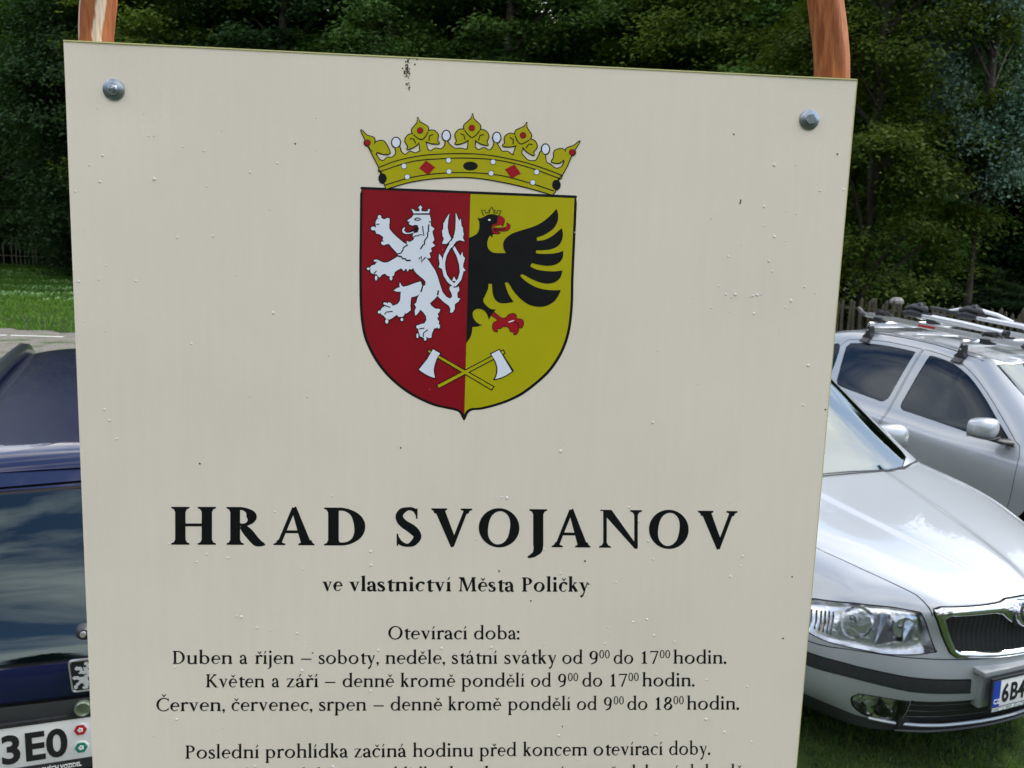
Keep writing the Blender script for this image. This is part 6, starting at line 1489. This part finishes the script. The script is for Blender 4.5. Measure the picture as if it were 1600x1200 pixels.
# ---- grass -------------------------------------------------------------------------
def leafmat(name, c1, c2, trans=.35, scale=1.2, rough=.55, c3=None):
    m = bpy.data.materials.new(name); m.use_nodes = True; t = m.node_tree; t.nodes.clear()
    o = t.nodes.new('ShaderNodeOutputMaterial'); d = t.nodes.new('ShaderNodeBsdfPrincipled'); tl = t.nodes.new('ShaderNodeBsdfTranslucent'); mx_ = t.nodes.new('ShaderNodeMixShader')
    d.inputs['Roughness'].default_value = .72; d.inputs['Specular IOR Level'].default_value = .16
    tc = t.nodes.new('ShaderNodeNewGeometry'); oi = t.nodes.new('ShaderNodeObjectInfo')
    n = t.nodes.new('ShaderNodeTexNoise'); n.inputs['Scale'].default_value = scale; n.inputs['Detail'].default_value = 6; n.inputs['Roughness'].default_value = .75; t.links.new(tc.outputs['Position'], n.inputs['Vector'])
    r = t.nodes.new('ShaderNodeValToRGB'); e = r.color_ramp.elements; e[0].position = .35; e[0].color = (*c1, 1); e[1].position = .62; e[1].color = (*c2, 1)
    if c3: k = e.new(.72); k.color = (*c3, 1)
    t.links.new(n.outputs[0], r.inputs[0])
    h = t.nodes.new('ShaderNodeHueSaturation'); mr = t.nodes.new('ShaderNodeMapRange'); mr.inputs[3].default_value = .72; mr.inputs[4].default_value = 1.25; t.links.new(oi.outputs['Random'], mr.inputs[0]); t.links.new(mr.outputs[0], h.inputs['Value'])
    t.links.new(r.outputs[0], h.inputs['Color']); t.links.new(h.outputs[0], d.inputs['Base Color'])
    br = t.nodes.new('ShaderNodeMixRGB'); br.blend_type = 'MULTIPLY'; br.inputs[0].default_value = 1; br.inputs[2].default_value = (1.25, 1.35, .6, 1); t.links.new(h.outputs[0], br.inputs[1]); t.links.new(br.outputs[0], tl.inputs[0])
    mx_.inputs[0].default_value = trans; t.links.new(d.outputs[0], mx_.inputs[1]); t.links.new(tl.outputs[0], mx_.inputs[2]); t.links.new(mx_.outputs[0], o.inputs[0])
    return m
M_blade = leafmat('grass_blade', (.030, .072, .012), (.080, .155, .028), .3, 9)
M_blade2 = leafmat('meadow_blade', (.048, .120, .014), (.110, .230, .030), .3, 1.1)
def blades(name, x, y, h, w, lean, mat, segs=2):
    n = len(x); z = gz(x, y) - .005; a = nprs.uniform(0, 2 * np.pi, n); dx, dy = np.cos(a), np.sin(a)
    b = nprs.uniform(0, 2 * np.pi, n); lx, ly = np.cos(b) * lean * h, np.sin(b) * lean * h
    V = np.zeros((n, 5, 3))
    V[:, 0] = np.stack([x - dx * w / 2, y - dy * w / 2, z], 1); V[:, 1] = np.stack([x + dx * w / 2, y + dy * w / 2, z], 1)
    V[:, 2] = np.stack([x + dx * w * .42 + lx * .35, y + dy * w * .42 + ly * .35, z + h * .58], 1); V[:, 3] = np.stack([x - dx * w * .42 + lx * .35, y - dy * w * .42 + ly * .35, z + h * .58], 1)
    V[:, 4] = np.stack([x + lx, y + ly, z + h * np.clip(1 - lean * .35, .3, 1)], 1)
    i = np.arange(n)[:, None] * 5; T = np.concatenate([i + [0, 1, 2], i + [0, 2, 3], i + [3, 2, 4]]).reshape(-1, 3)
    o = mesh(name, V.reshape(-1, 3), np.ascontiguousarray(T), mat); o['kind'] = 'stuff'; return o
def cl_noise(x, y, s): return .5 + .25 * (np.sin(x * s + 3 * np.sin(y * s * .7)) + np.sin(y * s * 1.3 + 2 * np.sin(x * s * .9 + 1)))
n = 76000; x = nprs.uniform(.55, 4.6, n); y = nprs.uniform(2.2, 5.2, n); k = nprs.random(n) < (.35 + .65 * cl_noise(x, y, 9)); x, y = x[k], y[k]; n = len(x)
o = blades('lawn_grass', x, y, nprs.uniform(.020, .062, n) * (.7 + .6 * cl_noise(x, y, 5)), nprs.uniform(.002, .0045, n), nprs.uniform(.1, 1.1, n), M_blade); tag(o, 'short green lawn grass under and in front of the silver cars', 'grass')
n = 90000; t_ = nprs.random(n) ** .8; y = 18.9 + t_ * 41; x = y * nprs.uniform(-.66, -.40, n); k = (y > yl(x) + 1.0 + .4 * np.sin(x * .9)) & (nprs.random(n) < .4 + .6 * cl_noise(x, y, .9)); x, y = x[k], y[k]; n = len(x)
o = blades('meadow_grass', x, y, nprs.uniform(.05, .15, n), nprs.uniform(.010, .030, n), nprs.uniform(.2, 1.2, n), M_blade2); tag(o, 'bright green mown meadow grass between gravel and far fence', 'grass')
# broad-leaved weeds (pale leaves) in the meadow
n = 5200; y = nprs.uniform(26, 52, n); x = y * nprs.uniform(-.64, -.44, n); k = cl_noise(x * 1.0, y * 1.6, .8) > .62; x, y = x[k], y[k]; n = len(x)
o = blades('meadow_weeds', x, y, nprs.uniform(.08, .20, n), nprs.uniform(.05, .11, n), nprs.uniform(.8, 1.8, n), leafmat('weed_leaf', (.10, .20, .07), (.20, .34, .14), .25, 2)); tag(o, 'pale broad-leaved weeds in patches across the meadow', 'weeds')

# ---- fences ---------------------------------------------------------------------------
M_fence = pmat('weathered_fence', (.058, .052, .029), .85, noise=(9, .45), bump=(60, .5, .004))
M_fence2 = pmat('pale_rail', (.20, .19, .13), .85, noise=(9, .3))
M_fence3 = pmat('grey_pickets', (.19, .17, .11), .85, noise=(9, .45))
M_stone = pmat('grey_stone', (.25, .24, .22), .9, noise=(7, .35), bump=(30, .7, .02))
def picket_mesh(h, w, d, tip):
    m = MB(); pr = [(-w / 2, 0), (w / 2, 0), (w / 2, h - tip), (0, h), (-w / 2, h - tip)]
    m.add([(a, -d / 2, z) for a, z in pr] + [(a, d / 2, z) for a, z in pr], [(0, 1, 2, 3, 4), (9, 8, 7, 6, 5)] + [(i, 5 + i, 5 + (i + 1) % 5, (i + 1) % 5) for i in range(5)])
    me = bpy.data.meshes.new('picket'); me.from_pydata(m.v, [], m.f); me.materials.append(M_fence); return me
def picket_fence(A, B, pitch, h, w, rails, label, zoff=0.0, gaps=0.0, group='rustic picket fences', railmat=None, seed=1, pm=None):
    A = Vector((*A, 0)); B = Vector((*B, 0)); L_ = (B - A).length; ang = math.atan2(B.y - A.y, B.x - A.x); rs = random.Random(seed)
    z0 = float(gz(A.x, A.y)) + zoff; f = empty('picket_fence', (A.x, A.y, z0), ang); tag(f, label, 'fence', group)
    ms = [picket_mesh(h * k, w * kk, .022, .055) for k, kk in ((1, 1), (.965, .9), (1.03, 1.1), (.985, .85))]
    for me in ms:
        if pm: me.materials[0] = pm
    s = 0.0; n_ = 0; d = (B - A).normalized()
    while s < L_ and n_ < 298:
        p = A + d * s
        if rs.random() > gaps:
            o = bpy.data.objects.new('picket', rs.choice(ms)); COL.objects.link(o); o.parent = f
            o.location = (s, rs.uniform(-.004, .004), float(gz(p.x, p.y)) + zoff - z0 + rs.uniform(-.02, .015)); o.rotation_euler = (0, rs.uniform(-.03, .03), 0)
        s += pitch * rs.uniform(.88, 1.12); n_ += 1
    s = 0
    while s < L_:
        e = min(s + 3.0, L_); p, q = A + d * s, A + d * e
        for rz_ in rails:
            m = MB(); m.tube([(s, .04, float(gz(p.x, p.y)) + zoff - z0 + rz_), (e, .04, float(gz(q.x, q.y)) + zoff - z0 + rz_)], .032, n=6); m.build('rail', railmat or M_fence, f)
        m = MB(); zz = float(gz(p.x, p.y)) + zoff - z0; m.tube([(s, .10, zz - .2), (s, .10, zz + h - .02), (s, .10, zz + h + .05)], [.065, .06, .035], n=8); m.build('fence_post', M_fence, f)
        s += 3.0
    return f
picket_fence((-1.5, 28.9), (7.6, 19.25), .130, 1.22, .062, (.30, 1.02), 'dark picket fence running behind the board towards the parked cars', zoff=.05, seed=3)
picket_fence((7.68, 19.15), (15.5, 10.6), .130, 1.22, .062, (.30, 1.02), 'dark picket fence section right behind the roof rack', zoff=.05, seed=4)
sp = empty('stone_gatepost', (8.15, 18.95, float(gz(8.15, 18.95)))); tag(sp, 'wooden fence post capped with a rounded lichen-covered stone behind the roof rack', 'post')
q = MB(); q.tube([(0, 0, -.2), (0, 0, 1.20)], .10, n=10); q.build('post_shaft', M_fence, sp)
q = MB(); q.lathe([(.10, 1.18), (.15, 1.24), (.15, 1.30), (.09, 1.36), (0, 1.37)], n=9); q.build('cap_stone', M_stone, sp)
picket_fence((-44.0, 59.6), (-31.3, 59.0), .27, 1.50, .085, (.62,), 'far picket fence at the left edge of the meadow below the trees', gaps=.18, railmat=M_fence2, seed=6, pm=M_fence3)
# dry-stone wall end at the end of the far fence
wall_ = empty('stone_wall', (-31.0, 59.0, float(gz(-31, 59)))); tag(wall_, 'low dry-stone wall with flat coping at the end of the far fence', 'wall'); rw_ = random.Random(8)
sm = []
for i in range(4):
    b_ = bmesh.new(); bmesh.ops.create_cube(b_, size=1)
    for v in b_.verts: v.co += Vector([rw_.uniform(-.09, .09) for _ in range(3)])
    me = bpy.data.meshes.new('stone'); b_.to_mesh(me); b_.free(); me.materials.append(M_stone); sm.append(me)
zc = 0
while zc < 1.0:
    h = rw_.uniform(.13, .20); x = 0
    while x < 5.5:
        w = rw_.uniform(.22, .5); o = bpy.data.objects.new('stone', rw_.choice(sm)); COL.objects.link(o); o.parent = wall_; o.location = (x + w / 2, rw_.uniform(-.03, .03), zc + h / 2); o.scale = (w * .93, .5, h * .9); x += w
    zc += h
q = MB(); q.box((2.75, 0, zc + .05), (5.7, .62, .10)); q.build('coping', M_stone, wall_)

# ---- trees -------------------------------------------------------------------------------
M_bark = pmat('bark', (.060, .048, .036), .9, noise=(8, .4), bump=(25, .8, .02))
M_leafs = {
 'green': leafmat('leaf_green', (.036, .088, .022), (.105, .190, .040), .34, .7),
 'yellow': leafmat('leaf_yellowgreen', (.040, .080, .014), (.125, .175, .024), .36, .7, c3=(.19, .16, .020)),
 'blue': leafmat('leaf_bluegreen', (.060, .120, .088), (.15, .24, .185), .22, 1.0),
 'dark': leafmat('leaf_dark', (.015, .042, .013), (.040, .086, .024), .28, .7)}
def crown_data(seed, R_, z0, z1, clusters, per, leaf, flat=.45, skirt=1.0, droop=0.0, sig=.55, name='crown'):
    """leaf clusters on the outer part of an uneven crown; returns a mesh and cluster centres"""
    g = np.random.default_rng(seed); H_ = z1 - z0; cs = []
    lob = [(g.uniform(0, 2 * np.pi), g.uniform(.15, .9), g.uniform(.75, 1.18)) for _ in range(9)]
    for i in range(clusters):
        a = g.uniform(0, 2 * np.pi); u = g.random() ** .85
        prof = math.sin(math.pi * (u * .86 + .12)) ** .55 * (skirt if u < .3 else 1)
        rad = R_ * prof * g.uniform(.62, 1.04)
        for la, lu, lk in lob:
            d = abs((a - la + np.pi) % (2 * np.pi) - np.pi)
            rad *= 1 + (lk - 1) * math.exp(-(d / .5) ** 2 - ((u - lu) / .16) ** 2)
        if g.random() < .18: rad *= g.uniform(.2, .8)
        cs.append((rad * math.cos(a), rad * math.sin(a), z0 + u * H_ - droop * rad * .15))
    cs = np.array(cs); n = clusters * per; ci = np.repeat(np.arange(clusters), per)
    size = g.uniform(.65, 1.45, clusters)[ci]
    off = g.normal(0, 1, (n, 3)) * np.array([sig, sig, sig * flat]) * size[:, None]
    rr = np.hypot(off[:, 0], off[:, 1]); off[:, 2] -= rr * (.22 + droop)
    P = cs[ci] + off; a = g.uniform(0, 2 * np.pi, n)
    nrm = g.normal(0, .42, (n, 3)) + np.array([0, 0, 1.0]); nrm += (P - [0, 0, (z0 + z1) / 2]) * [.12, .12, .03]; nrm /= np.linalg.norm(nrm, axis=1)[:, None]
    u = np.stack([np.cos(a), np.sin(a), g.normal(0, .3, n)], 1); u -= nrm * (u * nrm).sum(1)[:, None]; u /= np.linalg.norm(u, axis=1)[:, None]; v = np.cross(nrm, u)
    s = leaf * g.uniform(.6, 1.35, n)[:, None]
    V = np.stack([P - u * s * .55, P + v * s * .30 + nrm * s * .06, P + u * s * .55 - nrm * s * .08, P - v * s * .30 + nrm * s * .06], 1).reshape(-1, 3)
    i = np.arange(n)[:, None] * 4; Fq = (i + [0, 1, 2, 3]).astype(np.int32)
    me = bpy.data.meshes.new(name); me.vertices.add(len(V)); me.vertices.foreach_set('co', V.astype(np.float32).ravel()); me.loops.add(n * 4); me.loops.foreach_set('vertex_index', Fq.ravel()); me.polygons.add(n); me.polygons.foreach_set('loop_start', np.arange(0, n * 4, 4, dtype=np.int32)); me.update(calc_edges=True)
    me.materials.append(M_leafs['green'])
    # trunk and limbs that reach for the clusters
    t = MB(); h0 = z0 + H_ * .82; tw = R_ * .055 + .05
    t.tube([(0, 0, -.3), (.02, 0, .3), (.05 * R_ * .3, 0, h0 * .4), (-.1, .1, h0 * .7), (0, 0, h0)], [tw * 1.5, tw * 1.1, tw * .85, tw * .5, .03], n=9)
    for k in g.choice(clusters, min(44, clusters), replace=False):
        c = Vector(cs[k]); zb_ = max(z0 * .6 + .3, c.z - (Vector((c.x, c.y, 0)).length) * .75); b_ = Vector((0, 0, min(zb_, h0 * .97)))
        m_ = (b_ + c) / 2 + Vector((0, 0, .06 * (c - b_).length)); w = .012 + tw * .28
        t.tube([b_, m_, c], [w, w * .6, .012], n=5, cap=False)
    tm = bpy.data.meshes.new('trunk'); tm.from_pydata([tuple(v) for v in t.v], [], t.f); tm.update(); tm.materials.append(M_bark)
    return me, tm
VAR = [crown_data(21, 3.0, .8, 13.0, 170, 640, .125, skirt=1.15, flat=.38, sig=.40), crown_data(22, 3.3, 1.5, 15.5, 190, 600, .135, skirt=1.05, flat=.38, sig=.43), crown_data(23, 2.5, 4.2, 15.5, 140, 560, .125, droop=.30, flat=.55, sig=.42),
       crown_data(24, 3.9, .5, 19.0, 270, 560, .155, skirt=1.1, sig=.60, flat=.38), crown_data(25, 3.4, 4.0, 17.0, 170, 580, .145, skirt=.8, flat=.38, sig=.43)]
TREES = {}
def tree(x, y, v, mat, label, s=1.0, rz=None, group=None, sz=None, z=None):
    o = empty('broadleaf_tree', (x, y, float(gz(x, y)) - .05 if z is None else z), rz if rz is not None else (x * 12.9 + y * 7.3) % 6.28); o.scale = (s, s, sz or s)
    tag(o, label, 'tree', group)
    for nm, me in (('crown', VAR[v][0]), ('trunk', VAR[v][1])):
        c = bpy.data.objects.new(nm, me); COL.objects.link(c); c.parent = o
        if nm == 'crown': c.material_slots[0].link = 'OBJECT'; c.material_slots[0].material = M_leafs[mat]
    return o
# right of the board
tree(9.0, 23.0, 0, 'yellow', 'yellow-green tree with foliage down to the fence just right of the board', .86, 1.0, sz=.95)
tree(11.5, 22.6, 2, 'blue', 'blue-green airy tree hanging over the parked cars at the right', .70, .4, sz=1.05)
tree(19.8, 29.5, 4, 'green', 'dark green tree cut by the right edge of the picture', 1.0, 2.0)
tree(12.2, 31.0, 1, 'green', 'green tree filling the gap between yellow-green and blue-green trees', 1.1, 3.0)
# seen over the top edge of the board, left to right
row = [(-20.5, 45.5, 3, 'dark', 'dark tree behind the left wooden post'), (-14.6, 38.5, 1, 'yellow', 'light green bushy tree just right of the left wooden post'), (-9.8, 37.5, 4, 'dark', 'dark gappy tree above the left half of the board'),
       (-5.4, 36.0, 1, 'green', 'mid-green tree above the board left of the crown'), (-.6, 35.0, 4, 'green', 'tree with sky gaps above the crown of the coat of arms'), (3.4, 33.5, 0, 'green', 'green tree above the board right of the crown'),
       (6.6, 30.8, 0, 'yellow', 'yellow-tinged tree above the right part of the board, left of the right post'), (9.3, 29.6, 1, 'green', 'green tree directly behind the right wooden post')]
for i, (x, y, v, m_, l) in enumerate(row): tree(x, y, v, m_, l, 1.12 + .05 * (i % 3), sz=1.12 + .06 * (i % 2))
# far left wood edge
for i, (x, y, v, m_, l) in enumerate([(-43.5, 67, 3, 'dark', 'tall dark tree at the far left edge above the far fence'), (-38.5, 66.5, 3, 'dark', 'tall dense tree above the far fence, second from the left edge'), (-33.5, 66.8, 3, 'green', 'tall dense tree above the stone wall, against the board edge'), (-27.0, 58, 3, 'dark', 'tall dark tree hidden mostly by the upper left of the board')]):
    tree(x, y, v, m_, l, 1.16, sz=1.42)
# wood behind: trees that merge into the dark background
k = 0; rt = random.Random(12)
for yy, x0, x1, st_ in ((41, -18, 30, 5.6), (52, -32, 46, 7.5), (70, -62, -14, 8.0)):
    x = x0
    while x < x1:
        tree(x + rt.uniform(-1, 1), yy + rt.uniform(-2, 2) + max(0, (x - 15)) * -.35, 4 if x > 8 else rt.choice((1, 3, 3, 4)), rt.choice(('dark', 'dark', 'green')), 'tree of the dark wood behind the front row', rt.uniform(1.05, 1.3), sz=rt.uniform(1.0, 1.25), group='trees of the dark wood'); x += st_; k += 1
for x, y, s_ in ((17, 33, .9), (20.5, 36, 1.0), (23.5, 31.5, .9), (27.5, 35, 1.0), (21, 43, 1.0), (27, 45, 1.0), (15, 37, .9)): tree(x, y, 3, 'dark', 'tree of the dark wood behind the front row', s_, group='trees of the dark wood')
for x, y, s_ in ((24, 23, 1.0), (29, 27, 1.2), (25, 33, 1.2), (18.5, 35, 1.2)): tree(x, y, 4, 'dark', 'tree of the dark wood behind the front row', s_, group='trees of the dark wood')
WHERE = ['beyond the left picture edge', 'above the far fence', 'behind the left wooden post', 'right of the left wooden post', 'above the left third of the board', 'above the board left of the crest', 'above the lion side of the crest', 'above the eagle side of the crest', 'above the board right of the crest', 'above the right third of the board', 'left of the right wooden post', 'right of the right wooden post', 'over the roof rack', 'at the right picture edge', 'beyond the right picture edge']
def describe():
    seen_ = {}
    for o in sorted([o for o in COL.objects if o.get('group') == 'trees of the dark wood'], key=lambda o: o.location.y):
        c = AX * o.location.x + AY * o.location.y; c = Vector((sum((AX.x * o.location.x, AY.x * o.location.y)), 0, AX.z * o.location.x + AY.z * o.location.y)); px = 800 + F_PX * c.x / c.z
        i = min(max(int((px + 110) // 120), 0), 14); k = seen_.get(i, 0); seen_[i] = k + 1
        tone = 'dark green' if o.children[0].material_slots[0].material.name == 'leaf_dark' else 'mid green'
        o['label'] = '%s tree of the wood %s, %s' % (tone, ('nearest', 'second', 'third', 'fourth', 'fifth', 'sixth', 'seventh', 'eighth')[min(k, 7)] + ' in depth', WHERE[i])
# undergrowth that closes the wood's edge
def shrub(x, y, s, m_, label, grp): return tree(x, y, 0, m_, label, s, sz=s * .30, group=grp, z=float(gz(x, y)) - .6)
for i, (x, y) in enumerate([(-46, 64.3), (-41.5, 64), (-37.5, 64.2), (-34, 64), (-30, 64.4), (-26, 63.5)]): o = shrub(x, y, .75, 'dark', 'leafy undergrowth behind the far fence', 'undergrowth behind the far fence'); o.name = 'undergrowth_shrub'
for i, (x, y) in enumerate([(3, 28), (6, 24.6), (12.0, 24.4)]): o = shrub(x, y, .70, 'dark', 'dark undergrowth behind the near picket fence', 'undergrowth behind the near fence'); o.name = 'undergrowth_shrub'
# trees on the slope behind the viewer, seen in glass and paint only
for i, (x, y) in enumerate([(-44, -34), (-36, -42), (-27, -47), (-18, -50), (-9, -52), (0, -53), (9, -52), (18, -50), (27, -46)]): tree(x, y, 3, 'dark', 'tree on the slope behind the viewer', 1.0, group='trees behind the viewer')
for i, (x, y) in enumerate([(-47, 46), (-46, 38), (-45, 30), (-44, 22), (-43, 14), (-43, 6), (-44, -2), (-45, -10), (-46, -18)]): tree(x, y, 3, 'dark', 'tree of the wood edge left of the meadow', 1.0, group='trees left of the meadow')
describe()
